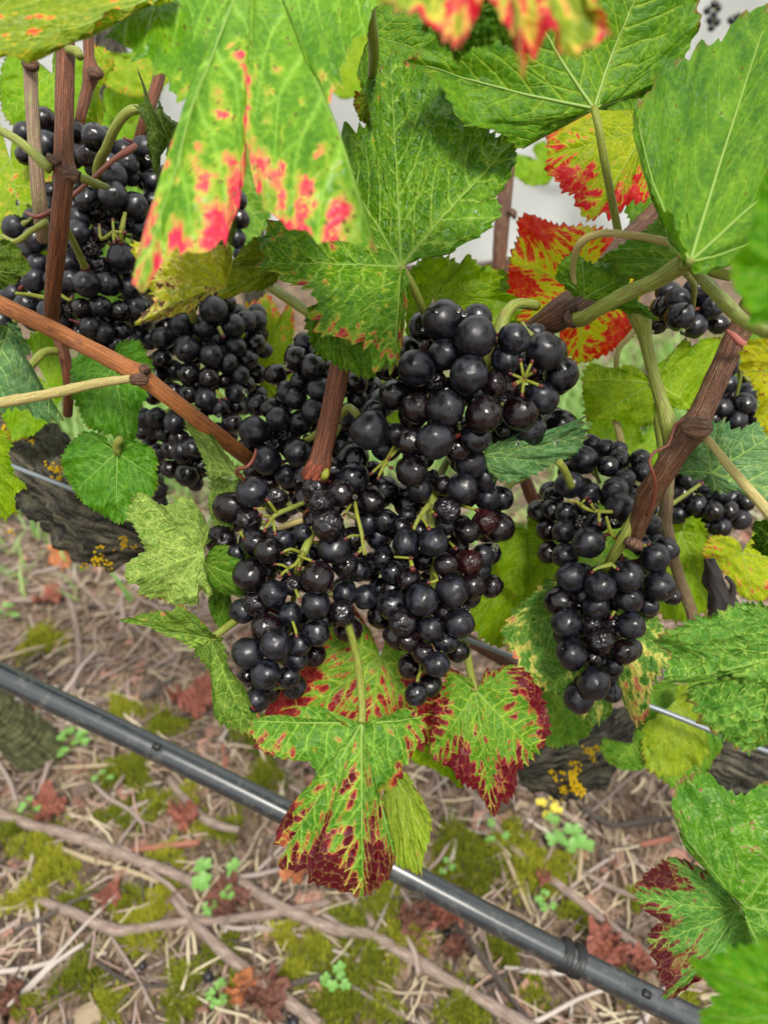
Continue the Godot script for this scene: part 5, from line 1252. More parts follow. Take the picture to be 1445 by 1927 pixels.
		[-1525, 6119, -3333, 8, -1470, 6089, -3311, 8, -1458, 6099, -3318, 6],
		[-1667, 6147, -3230, 8, -1619, 6125, -3276, 9, -1534, 6111, -3266, 10],
		[-1339, 6509, -2995, 13, -1423, 6467, -3027, 12, -1513, 6418, -3054, 12, -1594, 6425, -3120, 9]], [396, 62, 506, 10])
	bunch("grape_bunch", "long bunch behind the slanting orange brown cane at the left", [-975, 5965, -3896], [
		-38, -58, 414, 63, -9, 36, 92, 0, 72, -68, 410, 63, 25, 33, 90, 0, 135, 21, 429, 69, 34, 30, 88, 0, 212, -73, 389, 62, 60, 25, 75, 0, 264, -81, 305, 57, 78, 18, 58, 0, 306, -104, 228, 52, 91, 10, 38, 1,
		-158, -142, 377, 60, -53, 34, 77, 0, -3, -146, 513, 68, 3, 38, 92, 0, 116, -174, 520, 63, 36, 35, 86, 0, 217, -175, 416, 57, 68, 25, 68, 1, 298, -198, 316, 61, 89, 13, 42, 1, 332, -261, 246, 47, 98, 2, 16, 1,
		-162, -236, 427, 54, -55, 35, 75, 1, -2, -257, 558, 59, 5, 41, 90, 1, 95, -276, 566, 56, 35, 38, 85, 2, 232, -299, 477, 54, 74, 24, 61, 0, 269, -249, 398, 55, 83, 18, 52, 1, 159, -325, 498, 39, 62, 30, 71, 1,
		215, -372, 542, 51, 71, 27, 64, 0, 255, -367, 446, 49, 86, 17, 46, 1, 83, -360, 630, 56, 32, 41, 85, 0, 144, -418, 613, 49, 54, 36, 75, 0, 232, -479, 467, 53, 92, 14, 36, 1, -94, -358, 559, 53, -25, 43, 86, 1,
		-200, -491, 583, 54, -65, 38, 65, 1, -79, -473, 676, 56, -16, 47, 86, 1, 205, -484, 654, 56, 67, 32, 66, 1, 119, -566, 582, 46, 70, 31, 63, 0, 134, -127, 416, 47, 46, 31, 82, 2, -5, -347, 595, 53, 6, 43, 89, 2,
		-261, -188, 288, 52, -88, 21, 41, 1, 181, -227, 490, 56, 58, 30, 75, 1, 214, -449, 540, 45, 78, 24, 56, 1, 90, 76, 333, 61, 26, 29, 91, 1, 299, -167, 191, 44, 97, 3, 20, 4, -203, -317, 451, 54, -69, 33, 64, 1,
		0, -655, 873, 62, 12, 43, 89, 1, 55, -659, 795, 59, 33, 48, 80, 1, -45, -590, 755, 59, -2, 51, 85, 1, 35, -541, 808, 58, 20, 48, 84, 1, 18, -734, 824, 45, 22, 25, 94, 1, -129, -632, 661, 52, -44, 47, 75, 1,
		-72, -565, 669, 51, -15, 49, 85, 1, 68, -574, 735, 53, 36, 45, 81, 1, 149, -621, 540, 53, 90, 17, 39, 1, -282, -523, 527, 55, -88, 25, 39, 1, 106, -584, 662, 51, 56, 38, 72, 1, -105, -15, 295, 57, -38, 32, 86, 1,
		-37, 46, 313, 53, -11, 32, 93, 1, 177, 22, 324, 56, 52, 25, 80, 1, 85, -138, 226, 55, 65, 24, 71, 1, 5, -526, 537, 56, 25, 44, 85, 2, -136, -730, 700, 50, -51, 41, 75, 1, -33, -703, 667, 58, 6, 52, 85, 1,
		-122, -312, 387, 55, -58, 35, 72, 1, -271, -476, 355, 53, -99, 6, 3, 1, -52, -416, 425, 54, -23, 43, 86, 2, 288, -482, 335, 59, 99, -3, 1, 2, 113, -650, 460, 56, 99, -2, 4, 1, -9, -240, 363, 56, 4, 39, 91, 2,
		-130, -662, 550, 51, -79, 33, 50, 1, 137, -270, 292, 51, 86, 16, 47, 1, -195, -168, 166, 59, -97, 11, 17, 1, 66, -707, 643, 52, 65, 36, 65, 2, 170, -163, 209, 58, 90, 11, 39, 2, -286, -610, 437, 56, -99, 5, 0, 2,
		88, -38, 127, 53, 72, 19, 66, 1, 160, -515, 385, 54, 99, 1, 12, 1, -104, -514, 494, 56, -55, 41, 72, 2, 190, -114, 108, 54, 99, 0, 13, 2, 2, -125, 253, 53, 8, 35, 93, 1, 195, -403, 332, 53, 98, 4, 19, 1,
		-155, -69, 154, 51, -85, 20, 46, 1, 226, -310, 212, 59, 99, -4, 0, 2, 55, -385, 437, 57, 49, 35, 79, 1, -247, -325, 270, 53, -98, 9, 11, 1, 24, -611, 537, 51, 54, 38, 73, 1, -188, -250, 222, 58, -97, 12, 17, 2,
		-53, -41, 162, 52, -40, 32, 85, 2, 277, -395, 245, 59, 99, -7, -5, 1, 268, -245, 62, 61, 95, -14, -26, 2, 275, -132, 41, 56, 98, -8, -12, 1, -231, -707, 576, 53, -94, 20, 25, 2, -81, -168, 278, 54, -45, 34, 81, 2,
		-33, -649, 589, 52, 4, 50, 86, 1, 62, -466, 497, 51, 53, 36, 75, 1, 92, -276, 400, 49, 53, 32, 77, 1, -235, -421, 286, 56, -99, 2, -5, 1, 52, -211, 284, 52, 49, 31, 81, 2, -180, -600, 541, 51, -82, 30, 47, 1], [
		[-891, 6115, -3269, 13, -921, 6003, -3374, 19, -974, 5785, -3587, 18, -1018, 5397, -3499, 13, -1018, 5161, -3333, 11],
		[-804, 5700, -3161, 6, -784, 5673, -3118, 6],
		[-806, 5695, -3170, 6, -754, 5681, -3112, 6],
		[-794, 5951, -3337, 9, -773, 5915, -3312, 8]], [307, -272, 728, 12, 170, -387, 760, 12])
	bunch("grape_bunch", "thin dried bunch behind the round dark green leaf at the left", [-1425, 5212, -3858], [
		120, 17, 262, 56, 41, 45, 79, 1, 91, -64, 302, 53, 26, 47, 83, 1, 137, -128, 360, 56, 37, 49, 78, 1, 99, -217, 370, 50, 21, 50, 83, 1, 150, -258, 431, 50, 35, 52, 77, 4, 150, -337, 439, 40, 38, 44, 80, 4,
		37, 2, 215, 50, 12, 44, 88, 1, 57, -146, 324, 47, 6, 48, 87, 4, 31, -126, 133, 47, 9, 46, 88, 1, 70, -302, 258, 53, 22, 51, 82, 2, 40, -219, 195, 53, -13, 44, 88, 1, 60, -394, 283, 50, -91, 6, 39, 1], [
		[-1399, 5392, -3739, 12, -1385, 5257, -3705, 11, -1314, 4953, -3554, 8],
		[-1420, 5355, -3713, 9, -1399, 5255, -3643, 8]], [])
	bunch("grape_bunch", "few berries peeping out right of the drooping leaf", [-921, 6314, -4751], [
		68, -27, 287, 61, 21, 20, 95, 2, 81, -116, 336, 58, 21, 22, 95, 1, 29, -96, 238, 59, 4, 19, 98, 1, 58, -213, 379, 55, 5, 22, 97, 1, 80, -298, 401, 52, 14, -14, 97, 1], [
		[-900, 6308, -4625, 10, -868, 6100, -4479, 7]], [])
	bunch("grape_bunch", "long loose bunch hanging under the right cane before the salmon tipped leaf", [1140, 5195, -2747], [
		-207, 282, -141, 66, -54, 74, -37, 1, -77, 272, -256, 48, -20, 71, -67, 0, -135, 275, -303, 48, -31, 63, -70, 1, -28, 294, -213, 44, -7, 80, -58, 1, -108, 282, -79, 51, -34, 90, -25, 1, -43, 287, -136, 49, -13, 89, -42, 1,
		58, 282, -145, 47, 17, 87, -44, 1, 46, 262, -59, 46, 16, 96, -21, 1, -53, 266, 6, 50, -19, 98, 2, 1, -115, 259, 82, 58, -38, 87, 27, 0, -289, 218, -24, 67, -79, 60, -6, 0, -210, 211, 40, 50, -69, 70, 13, 0,
		-115, 234, 188, 67, -35, 72, 58, 0, -397, 27, -84, 53, -96, 9, -23, 1, -352, 78, -20, 49, -97, 21, -5, 1, -307, 109, 42, 51, -93, 33, 12, 1, -246, 99, 108, 42, -84, 42, 32, 4, -319, 57, 115, 56, -91, 36, 19, 0,
		-252, 110, 268, 74, -62, 53, 55, 0, -325, -8, 212, 61, -85, 42, 28, 1, -314, -44, 322, 68, -73, 52, 43, 1, 48, 36, 283, 65, 29, 48, 82, 0, 126, 17, 198, 55, 63, 29, 71, 1, -93, 3, 370, 68, -13, 60, 78, 0,
		71, -76, 342, 73, 49, 42, 75, 0, -211, -27, 405, 68, -42, 61, 66, 0, 8, 42, 211, 47, 13, 51, 84, 1, -196, 143, 168, 52, -65, 51, 54, 1, 38, 138, 177, 52, 16, 60, 77, 1, -354, -157, 352, 72, -81, 48, 32, 1,
		-348, -189, 461, 66, -68, 57, 44, 1, -320, -291, 420, 60, -78, 52, 33, 1, -326, -290, 547, 69, -57, 64, 50, 0, -219, -236, 419, 60, -50, 63, 58, 3, -125, -247, 401, 50, -10, 65, 74, 3, -57, -272, 370, 37, 37, 52, 76, 0,
		-59, -206, 459, 61, 20, 59, 77, 0, -203, -237, 519, 61, -27, 68, 67, 3, -84, -310, 515, 58, 23, 61, 75, 1, -149, -407, 487, 38, 1, 68, 73, 0, -122, -384, 534, 43, 17, 64, 74, 0, -244, -354, 658, 72, -22, 72, 65, 0,
		-285, -466, 635, 69, -46, 49, 72, 0, -131, -478, 597, 47, 27, 59, 75, 1, -68, -108, 392, 64, 3, 60, 79, 0, -214, -135, 407, 59, -46, 63, 62, 0, 44, -191, 346, 47, 63, 36, 68, 1, 195, -226, 247, 43, 95, -4, 28, 1,
		-217, -339, 525, 46, -32, 69, 64, 1, -240, -152, 330, 52, -68, 55, 46, 1, -334, 99, -101, 50, -92, 27, -27, 1, -190, 230, -329, 52, -42, 51, -74, 1, 113, -121, 153, 57, 93, 0, 35, 1, -238, 165, -394, 62, -48, 33, -80, 2,
		-226, -525, 522, 55, -52, 60, 59, 2, -360, -28, -7, 56, -97, 12, -18, 1, -321, 56, -213, 52, -82, 14, -54, 1, -212, -5, 122, 55, -88, 39, 24, 2, -88, 88, 61, 52, -63, 63, 43, 2, -199, -355, 382, 54, -67, 58, 44, 1,
		-228, -130, 195, 55, -90, 38, 18, 2, -71, -233, 265, 52, 18, 57, 79, 1, -98, -549, 425, 53, 95, -29, -1, 1, -174, 34, -80, 58, -89, 17, -41, 1, -77, -364, 312, 55, 91, 8, 40, 2, 12, -429, 378, 49, 96, -4, 26, 1,
		-56, -88, 198, 54, -11, 59, 79, 2, -74, -473, 349, 50, 90, -39, -14, 2, -179, -455, 411, 52, -64, 61, 45, 1, 100, 110, -43, 50, 64, 71, -27, 1, -366, -87, 93, 54, -97, 19, -8, 2, 95, -301, 244, 50, 97, -15, 13, 2,
		-82, 141, -39, 55, -48, 84, -23, 2, 74, -204, 223, 54, 92, 2, 37, 1, -276, -96, 81, 52, -97, 17, -12, 1, -11, -11, 84, 50, 3, 53, 84, 2, -200, -290, 292, 55, -88, 41, 20, 2, -252, 179, -200, 53, -68, 48, -54, 1,
		-191, 140, -110, 55, -73, 53, -42, 2, -122, 171, -348, 54, -29, 42, -85, 1, 150, -72, 30, 51, 97, -23, 2, 1, -33, 204, -353, 59, -8, 49, -86, 1, 3, 163, -29, 52, 1, 98, -17, 2, -264, -19, -6, 54, -97, 12, -18, 1,
		-143, -121, 219, 56, -65, 55, 50, 1, 90, 192, -198, 54, 31, 66, -68, 2, -12, 196, -146, 54, -4, 80, -59, 1, -253, -233, 242, 53, -94, 31, 6, 2], [
		[1100, 5550, -2446, 22, 1050, 5483, -2435, 24, 1017, 5413, -2411, 25, 992, 5312, -2414, 23, 989, 5193, -2452, 22, 1011, 4960, -2521, 16, 983, 4694, -2372, 10],
		[961, 5469, -2474, 8, 895, 5459, -2492, 8, 843, 5478, -2493, 9, 811, 5502, -2498, 7, 773, 5507, -2501, 5],
		[906, 5465, -2484, 6, 899, 5440, -2430, 6],
		[822, 5489, -2489, 6, 843, 5526, -2490, 5],
		[888, 5468, -2487, 6, 861, 5513, -2481, 7],
		[1008, 5395, -2398, 10, 1025, 5397, -2351, 9, 1051, 5383, -2341, 9],
		[928, 5464, -2447, 6, 952, 5401, -2427, 9, 976, 5371, -2430, 9],
		[1051, 5383, -2341, 7, 1079, 5404, -2331, 5],
		[969, 5262, -2379, 11, 900, 5260, -2353, 7, 876, 5262, -2329, 6],
		[969, 5262, -2379, 9, 985, 5260, -2353, 6],
		[926, 4867, -2224, 8, 971, 4895, -2219, 6],
		[995, 5071, -2294, 7, 982, 5052, -2281, 6]], [-168, 239, 297, 11, -180, 237, 286, 8, -311, -78, 470, 5])
	bunch("grape_bunch", "wet berries under the forked green stem at the right", [1523, 6156, -3541], [
		-190, -92, 381, 71, -42, 32, 84, 2, -16, -86, 271, 62, 12, 18, 97, 2, -91, -153, 329, 62, -11, 27, 95, 1, -208, -105, 229, 63, -76, 33, 55, 2, -85, -17, 231, 54, -31, 27, 91, 1, -217, -186, 212, 53, -89, 30, 31, 1,
		-176, -46, 278, 59, -54, 31, 77, 1, -2, -42, 175, 55, 14, 16, 97, 2, 81, -195, 196, 51, 88, -11, 45, 1, -177, -57, 146, 56, -85, 31, 42, 1, 5, -165, 137, 57, 89, -13, 43, 2, -138, -167, 154, 60, -92, 30, 24, 2,
		-120, -97, 80, 54, -96, 24, -2, 2, 67, -111, 77, 54, 96, -21, 14, 1, -42, -86, 114, 55, -18, 25, 94, 2], [
		[1177, 6356, -2827, 13, 1338, 6219, -3097, 13, 1454, 6000, -3310, 9]], [-195, -132, 459, 14, -310, -147, 420, 6])
	bunch("grape_bunch", "bunch beside the yellow brown spotted leaf at the right edge", [2061, 5463, -3911], [
		-144, 25, 214, 56, -56, 36, 73, 1, -57, -60, 294, 62, -14, 39, 90, 2, -172, -83, 301, 59, -57, 39, 72, 1, -5, -34, 200, 56, 7, 35, 93, 0, -98, -141, 342, 59, -26, 42, 86, 1, -265, -134, 200, 60, -93, 25, 25, 0,
		-131, 102, 157, 56, -57, 44, 68, 0, -193, -49, 217, 53, -75, 34, 56, 1, 38, -153, 274, 60, 46, 28, 83, 1, -212, -156, 300, 53, -73, 37, 57, 1, -142, -175, 88, 57, -94, 1, -31, 2, -117, -71, 34, 60, -97, 7, -19, 1,
		42, -166, 175, 55, 81, 11, 57, 2, -46, -113, 119, 57, -55, 38, 73, 1, 54, -5, 34, 58, 88, 3, 46, 1, 59, -104, 88, 56, 96, -5, 23, 1], [
		[1893, 5651, -3554, 11, 1930, 5591, -3512, 12, 1971, 5617, -3482, 10],
		[1943, 5587, -3631, 9, 1982, 5280, -3661, 8]], [])
	bunch("grape_bunch", "dark bunch in shade below the grey green leaf with a star of hairs", [1766, 5055, -3625], [
		-123, 23, 167, 63, -66, 24, 70, 2, -66, 87, 216, 58, -34, 50, 79, 1, -84, -99, 244, 60, -72, 20, 65, 1, -15, -129, 307, 62, -57, 38, 72, 1, 53, -131, 366, 62, -35, 55, 74, 1, 157, -157, 329, 62, 2, 73, 68, 1,
		60, -242, 344, 59, -58, 39, 70, 1, 249, -221, 322, 60, 40, 77, 47, 1, 104, -214, 407, 59, -34, 58, 73, 1, -55, -11, 227, 59, -50, 41, 75, 1, -177, -246, 202, 68, -92, -26, 28, 0, -142, -158, 127, 61, -92, -27, 27, 2,
		-94, -209, 287, 57, -84, 3, 54, 1, 296, -164, 228, 60, 76, 62, 15, 1, 30, -62, 219, 56, -30, 55, 77, 1, -118, -73, 146, 57, -84, 0, 52, 1, 124, -86, 264, 56, 8, 72, 67, 1, -59, -296, 147, 61, -86, -49, 2, 1,
		-66, -208, 27, 58, -71, -65, -25, 2, 192, -94, 62, 62, 92, 30, -24, 2, 196, -262, 236, 64, 58, 73, 34, 1, 63, -272, 210, 60, -91, -17, 36, 1, 261, -192, 157, 61, 90, 41, -13, 1, 51, -64, 57, 64, 69, 65, 28, 1,
		311, -131, 55, 56, 91, 22, -32, 1, 92, -187, 180, 56, -39, 51, 75, 1, -109, -71, 46, 61, -91, -33, 20, 2], [
		[1667, 5108, -3419, 12, 1906, 4795, -3321, 9],
		[1377, 5041, -3005, 10, 1463, 5131, -3019, 11, 1606, 5230, -3064, 9]], [])
	bunch("grape_bunch", "tiny far off bunch before the white net at the top right corner", [4473, 7307, -11917], [
		-195, -118, 318, 50, -63, 0, 77, 1, -114, -164, 361, 50, -42, 0, 90, 1, -159, -221, 388, 50, -56, 0, 82, 1, -71, -244, 415, 50, -28, 1, 95, 1, -141, -302, 454, 50, -50, 1, 86, 1, -40, -89, 262, 51, -19, 0, 98, 1,
		-112, -48, 292, 50, -39, 0, 91, 1, 129, -222, 374, 50, 50, 0, 86, 1, 238, -187, 306, 51, 80, 0, 59, 1, 199, -268, 356, 51, 76, 0, 64, 1], [
		[4381, 7334, -11691, 14, 4359, 7017, -11469, 11]], [])
	# ------------------------------------------------ leaves
	leaf("large drooping green leaf with pink blotched tips hanging in front of the left bunches", "drape", [-417, 7365, -3045], [85, 86, -130, 0, 266, 103, -166, 1, 359, -52, 52, 0, 413, -139, 179, 1, 362, -195, 269, 0, 300, -269, 389, 0, 284, -358, 534, 0, 244, -429, 657, 0, 255, -478, 740, 0, 293, -519, 809, 0, 343, -589, 931, 0, 370, -628, 1003, 0, 397, -680, 1102, 1, 329, -664, 1079, 0, 253, -654, 1066, 0, 187, -640, 1046, 0, 146, -624, 1020, 0, 97, -605, 987, 0, 48, -502, 873, 0, 33, -459, 824, 0, 38, -542, 875, 0, 36, -564, 917, 0, 18, -630, 1044, 0, -23, -673, 1137, 0, -98, -679, 1157, 0, -149, -702, 1214, 0, -181, -733, 1303, 1, -217, -701, 1219, 0, -209, -652, 1116, 0, -197, -603, 1014, 0, -170, -539, 891, 0, -148, -468, 758, 0, -160, -403, 647, 0, -215, -364, 585, 0, -249, -324, 522, 0, -328, -286, 466, 0, -395, -254, 419, 0, -463, -181, 307, 0, -494, -97, 180, 1, -283, 37, -36, 0, -38, 54, -76, 0], [0.046, 0.853, 0.521], [-417, 7365, -3045, 13, -468, 7470, -3241, 14], {"seed": 2, "bow": 0.0100, "teeth": 0.7})
	leaf("smooth yellow green leaf with orange spots cropped by the upper left corner", "corner", [-617, 7263, -2669], [-17, -52, 67, 0, -136, -63, 96, 1, -211, -108, 183, 0, -291, -139, 231, 0, -356, -170, 300, 1, -442, -175, 332, 0, -520, -170, 348, 1, -611, -113, 301, 0, -656, -41, 221, 1, -602, 59, 80, 0, -417, 101, -19, 1, -133, 52, -30, 0], [0.169, 0.762, 0.625], [], {"seed": 3, "bow": -0.0040, "teeth": 0.3})
	leaf("blurred crimson and yellow leaf fragment hanging from the top edge of the view", "redtop", [203, 7353, -1938], [64, 20, -31, 0, 189, -29, 46, 1, 176, -120, 195, 0, 178, -179, 296, 0, 223, -195, 325, 0, 145, -210, 350, 1, 110, -213, 356, 0, 65, -219, 367, 0, 50, -247, 419, 1, 40, -208, 347, 0, 6, -179, 296, 0, -18, -171, 282, 0, -37, -187, 311, 0, -60, -217, 364, 0, -76, -199, 332, 0, -125, -181, 299, 0, -165, -163, 268, 0, -226, -146, 202, 1, -205, -85, 136, 0, -162, -29, 46, 1, -27, 10, -15, 0], [-0.010, 0.856, 0.517], [], {"seed": 4, "bow": 0.0060, "teeth": 0.8})
	leaf("broad blistered green leaf with a few crimson specks above the central bunch", "hero", [63, 6406, -2740], [29, -38, 115, 0, 12, -115, 232, 0, 2, -175, 332, 0, -27, -232, 416, 1, -71, -227, 397, 0, -101, -232, 403, 0, -124, -183, 340, 0, -189, -178, 335, 0, -218, -165, 308, 0, -288, -162, 305, 0, -312, -112, 229, 0, -295, -78, 182, 0, -379, -45, 123, 0, -459, -29, 28, 0, -522, 2, -15, 1, -534, 51, -50, 0, -492, 113, -110, 0, -392, 141, -138, 0, -291, 160, -156, 0, -231, 205, -199, 0, -232, 272, -264, 0, -277, 338, -379, 1, -221, 391, -379, 0, -167, 399, -386, 0, -116, 432, -418, 0, -139, 501, -485, 0, -108, 558, -539, 0, -85, 606, -584, 0, -37, 648, -625, 1, 10, 646, -623, 0, 45, 629, -607, 0, 70, 601, -579, 0, 125, 626, -604, 0, 175, 585, -565, 0, 211, 538, -520, 0, 235, 485, -469, 0, 285, 468, -453, 0, 298, 432, -418, 0, 346, 425, -412, 0, 367, 391, -379, 0, 484, 414, -401, 1, 446, 333, -324, 0, 416, 253, -246, 0, 367, 205, -199, 0, 381, 148, -144, 0, 315, 88, -86, 0, 249, 51, -50, 0, 193, 28, -27, 0, 91, 14, 13, 0], [-0.009, 0.745, 0.667], [63, 6409, -2730, 15, 106, 6344, -2733, 15, 157, 6220, -2793, 16, 196, 6123, -2847, 16], {"seed": 5, "bow": 0.0040, "pucker": 5, "res": 0.009, "rings": 38, "relief": 0.9})
	leaf("yellow green leaf coloured as backlit, lying behind the top bunch and the blistered leaf", "under", [216, 6164, -3120], [-35, -79, 46, 0, -104, -179, 103, 1, -123, -79, 46, 0, -133, 39, -23, 1, -59, 138, -79, 0, 80, 150, -86, 1, 122, 118, -68, 0, 150, 161, -93, 0, 209, 108, -62, 0, 243, 122, -70, 0, 295, 79, -45, 1, 282, 24, -14, 0, 357, 0, 0, 0, 397, -40, 23, 0, 317, -119, 69, 0, 342, -199, 115, 1, 178, -259, 150, 0, 36, -159, 92, 0], [0.000, 0.500, 0.866], [], {"seed": 6, "bow": -0.0030})
	leaf("dark green toothed leaf half hidden below the crimson specked lobe of the central leaf", "plain", [-199, 6268, -2716], [112, 8, -7, 0, 235, -40, 34, 1, 251, -136, 116, 0, 198, -190, 162, 1, 134, -218, 186, 0, 56, -196, 167, 1, -9, -171, 146, 0, -66, -142, 121, 1, -85, -104, 89, 0, -102, -37, 31, 1, -51, 8, -7, 0], [-0.000, 0.649, 0.761], [-201, 6261, -2736, 15, -275, 6229, -2738, 16, -392, 6247, -2873, 16, -477, 6263, -2957, 16], {"seed": 7, "bow": 0.0040, "teeth": 1.4})
	leaf("olive green leaf seen edge on between the drooping leaf and the central leaf", "olive", [-406, 6393, -2877], [4, -44, 26, 0, -37, -84, 64, 1, -117, -99, 97, 0, -227, -103, 133, 1, -243, -34, 95, 0, -214, -10, 71, 0, -178, 16, 44, 1, -115, 69, -8, 0, -55, 77, -31, 1, 25, 85, -61, 0, 41, 32, -32, 1, 24, 16, -17, 0], [0.248, 0.514, 0.821], [], {"seed": 8, "bow": 0.0020})
	leaf("curled yellow leaf with a brown dead patch under the drooping leaf tip", "necrotic", [-496, 6481, -2243], [-40, -18, 22, 0, -126, -53, 67, 1, -204, -77, 102, 0, -235, -46, 187, 1, -245, -48, 82, 0, -175, -28, 53, 0, -184, -45, 137, 0, -206, 3, 84, 1, -240, 51, 33, 0, -274, 116, -20, 0, -207, 134, -87, 1, -110, 122, -91, 0, -36, 99, -83, 0, 8, 108, -98, 1, 19, 58, -55, 0, 7, 19, -18, 0], [0.263, 0.693, 0.671], [], {"seed": 9, "bow": 0.0060, "pucker": 4})
	leaf("narrow dark textured leaf hanging behind the right edge of the drooping lobe", "dusty", [-541, 6694, -2759], [8, 15, -11, 0, 15, 15, -11, 1, 23, -23, 16, 0, 17, -70, 49, 1, 21, -147, 103, 0, -21, -206, 144, 1, -77, -201, 141, 0, -144, -181, 127, 1, -106, -132, 92, 0, -83, -39, 27, 1, -11, 8, -5, 0], [0.000, 0.574, 0.819], [], {"seed": 10, "bow": 0.0030})
	leaf("folded grey green leaf with pointed teeth beside the arched green bunch stalk", "dusty", [-860, 6757, -3230], [-39, -107, 67, 0, -50, -146, 92, 1, -77, -55, 22, 0, -96, 33, -43, 0, -137, 106, -104, 0, -154, 130, -90, 1, -123, 121, -111, 0, -107, 139, -120, 0, -123, 227, -185, 0, -84, 157, -128, 0, -77, 111, -94, 0, -50, 140, -109, 1, 0, 79, -55, 0, 63, 46, -18, 1, 41, -34, 33, 0, 7, -105, 75, 1], [-0.167, 0.561, 0.811], [], {"seed": 11, "bow": 0.0080, "teeth": 1.2})
	leaf("large dark green leaf seen from below with pale veins at the upper right", "veined", [760, 6907, -2969], [-23, -10, 6, 0, -168, -44, 31, 0, -223, -96, 56, 0, -261, -125, 47, 1, -352, -72, 58, 0, -439, -58, 61, 0, -498, -25, 54, 0, -581, 91, 21, 0, -672, 150, 9, 1, -561, 230, -29, 0, -472, 350, -79, 0, -347, 439, -121, 1, -93, 499, -166, 0, 160, 412, -162, 1, 335, 397, -174, 0, 352, 290, -138, 0, 353, 225, -114, 0, 315, 157, -86, 0, 258, 86, -55, 0, 368, 107, -107, 1, 222, 21, -28, 0, 194, 0, -17, 0, 142, 22, -90, 0, 34, 13, -8, 0], [0.090, 0.316, 0.945], [757, 6908, -2957, 14, 760, 6865, -2878, 14, 810, 6720, -2862, 15, 912, 6492, -2922, 16], {"seed": 12, "bow": -0.0060, "teeth": 0.6, "vein": 1.6})
	leaf("broad smooth dark green leaf reaching in from the right edge above the forked green stem", "broad", [895, 6596, -2141], [-17, 12, -23, 0, -32, 77, -129, 0, -55, 116, -193, 1, -83, 168, -277, 0, -96, 239, -385, 0, -80, 335, -520, 1, -24, 384, -580, 0, 34, 455, -670, 0, 106, 451, -655, 0, 160, 509, -727, 0, 220, 514, -724, 0, 303, 578, -799, 0, 415, 616, -835, 1, 554, 630, -835, 0, 599, 516, -669, 0, 557, 354, -444, 1, 450, 193, -220, 0, 331, 111, -112, 1, 186, 30, -12, 0, 55, -16, 38, 0], [-0.095, 0.823, 0.560], [895, 6596, -2141, 12, 967, 6528, -2337, 13, 1079, 6440, -2642, 14], {"seed": 13, "bow": -0.0070, "teeth": 0.5, "vein": 0.8})
	leaf("blurred bright green leaf edge closest to the right side of the view", "bright", [838, 6789, -1360], [-28, -67, 43, 0, -109, -80, 42, 1, -152, -70, 29, 0, -173, -35, 3, 0, -181, 3, -25, 1, -147, 52, -55, 0, -133, 102, -88, 0, -109, 162, -127, 1, -38, 221, -159, 0, 37, 181, -122, 1, 111, 101, -56, 0, 130, -28, 37, 1, 56, -72, 57, 0], [-0.106, 0.570, 0.815], [], {"seed": 14, "bow": -0.0040, "teeth": 0.3})
	leaf("yellow green leaf coloured as backlit with crimson islands beside a long straight petiole", "redspot", [1197, 6740, -3706], [55, -64, 48, 0, -8, -163, 124, 0, 35, -232, 177, 1, -34, -269, 205, 0, -83, -271, 207, 0, -120, -305, 232, 0, -151, -297, 226, 1, -167, -332, 253, 0, -205, -311, 237, 0, -249, -332, 253, 1, -326, -285, 217, 0, -331, -246, 187, 0, -387, -232, 177, 0, -398, -192, 146, 0, -461, -147, 112, 0, -453, -99, 76, 1, -445, -4, 3, 0, -346, 96, -73, 0, -187, 111, -134, 1, -16, 86, -65, 0], [0.001, 0.630, 0.777], [], {"seed": 15, "bow": 0.0040, "vein": 0.7})
	leaf("glowing orange red and yellow leaf behind the knotted brown shoot", "orange", [996, 6017, -3689], [-44, -101, 71, 0, -126, -123, 86, 0, -277, -137, 96, 1, -340, -56, 39, 0, -359, 56, -39, 0, -354, 123, -86, 1, -304, 236, -165, 0, -312, 292, -204, 0, -236, 310, -217, 0, -99, 281, -197, 0, 60, 272, -190, 1, 175, 236, -165, 0, 285, 146, -102, 0, 326, -34, 24, 1, 301, -168, 118, 0, 203, -247, 173, 0, 11, -312, 219, 1, -85, -236, 165, 0, -85, -123, 86, 0], [0.000, 0.574, 0.819], [], {"seed": 16, "bow": 0.0050, "vein": 0.7})
	leaf("small dark leaf with pale net veins hanging under the forked green stem", "veined", [790, 6263, -2811], [-38, 3, -3, 0, -100, 51, -39, 1, -108, 88, -68, 0, -78, 125, -97, 0, -23, 149, -115, 1, 27, 112, -86, 0, 91, 125, -97, 0, 154, 105, -81, 0, 182, 71, -55, 1, 186, 29, -22, 0, 235, -22, 17, 0, 293, -68, 52, 1, 203, -51, 39, 0, 109, -34, 26, 1, 46, -22, 17, 0], [-0.000, 0.611, 0.791], [], {"seed": 17, "bow": 0.0050, "vein": 1.0})
	leaf("folded green leaf tucked under the broad right leaf", "fresh", [1136, 6404, -2837], [-29, -42, 30, 0, -163, -64, 45, 1, -255, -17, 12, 0, -301, 3, -2, 1, -214, 51, -35, 0, -121, 101, -71, 1, -49, 155, -109, 0, -4, 118, -83, 1, 23, 84, -59, 0, 37, 34, -24, 1, 23, 0, 0, 0], [0.000, 0.574, 0.819], [], {"seed": 18, "bow": 0.0040})
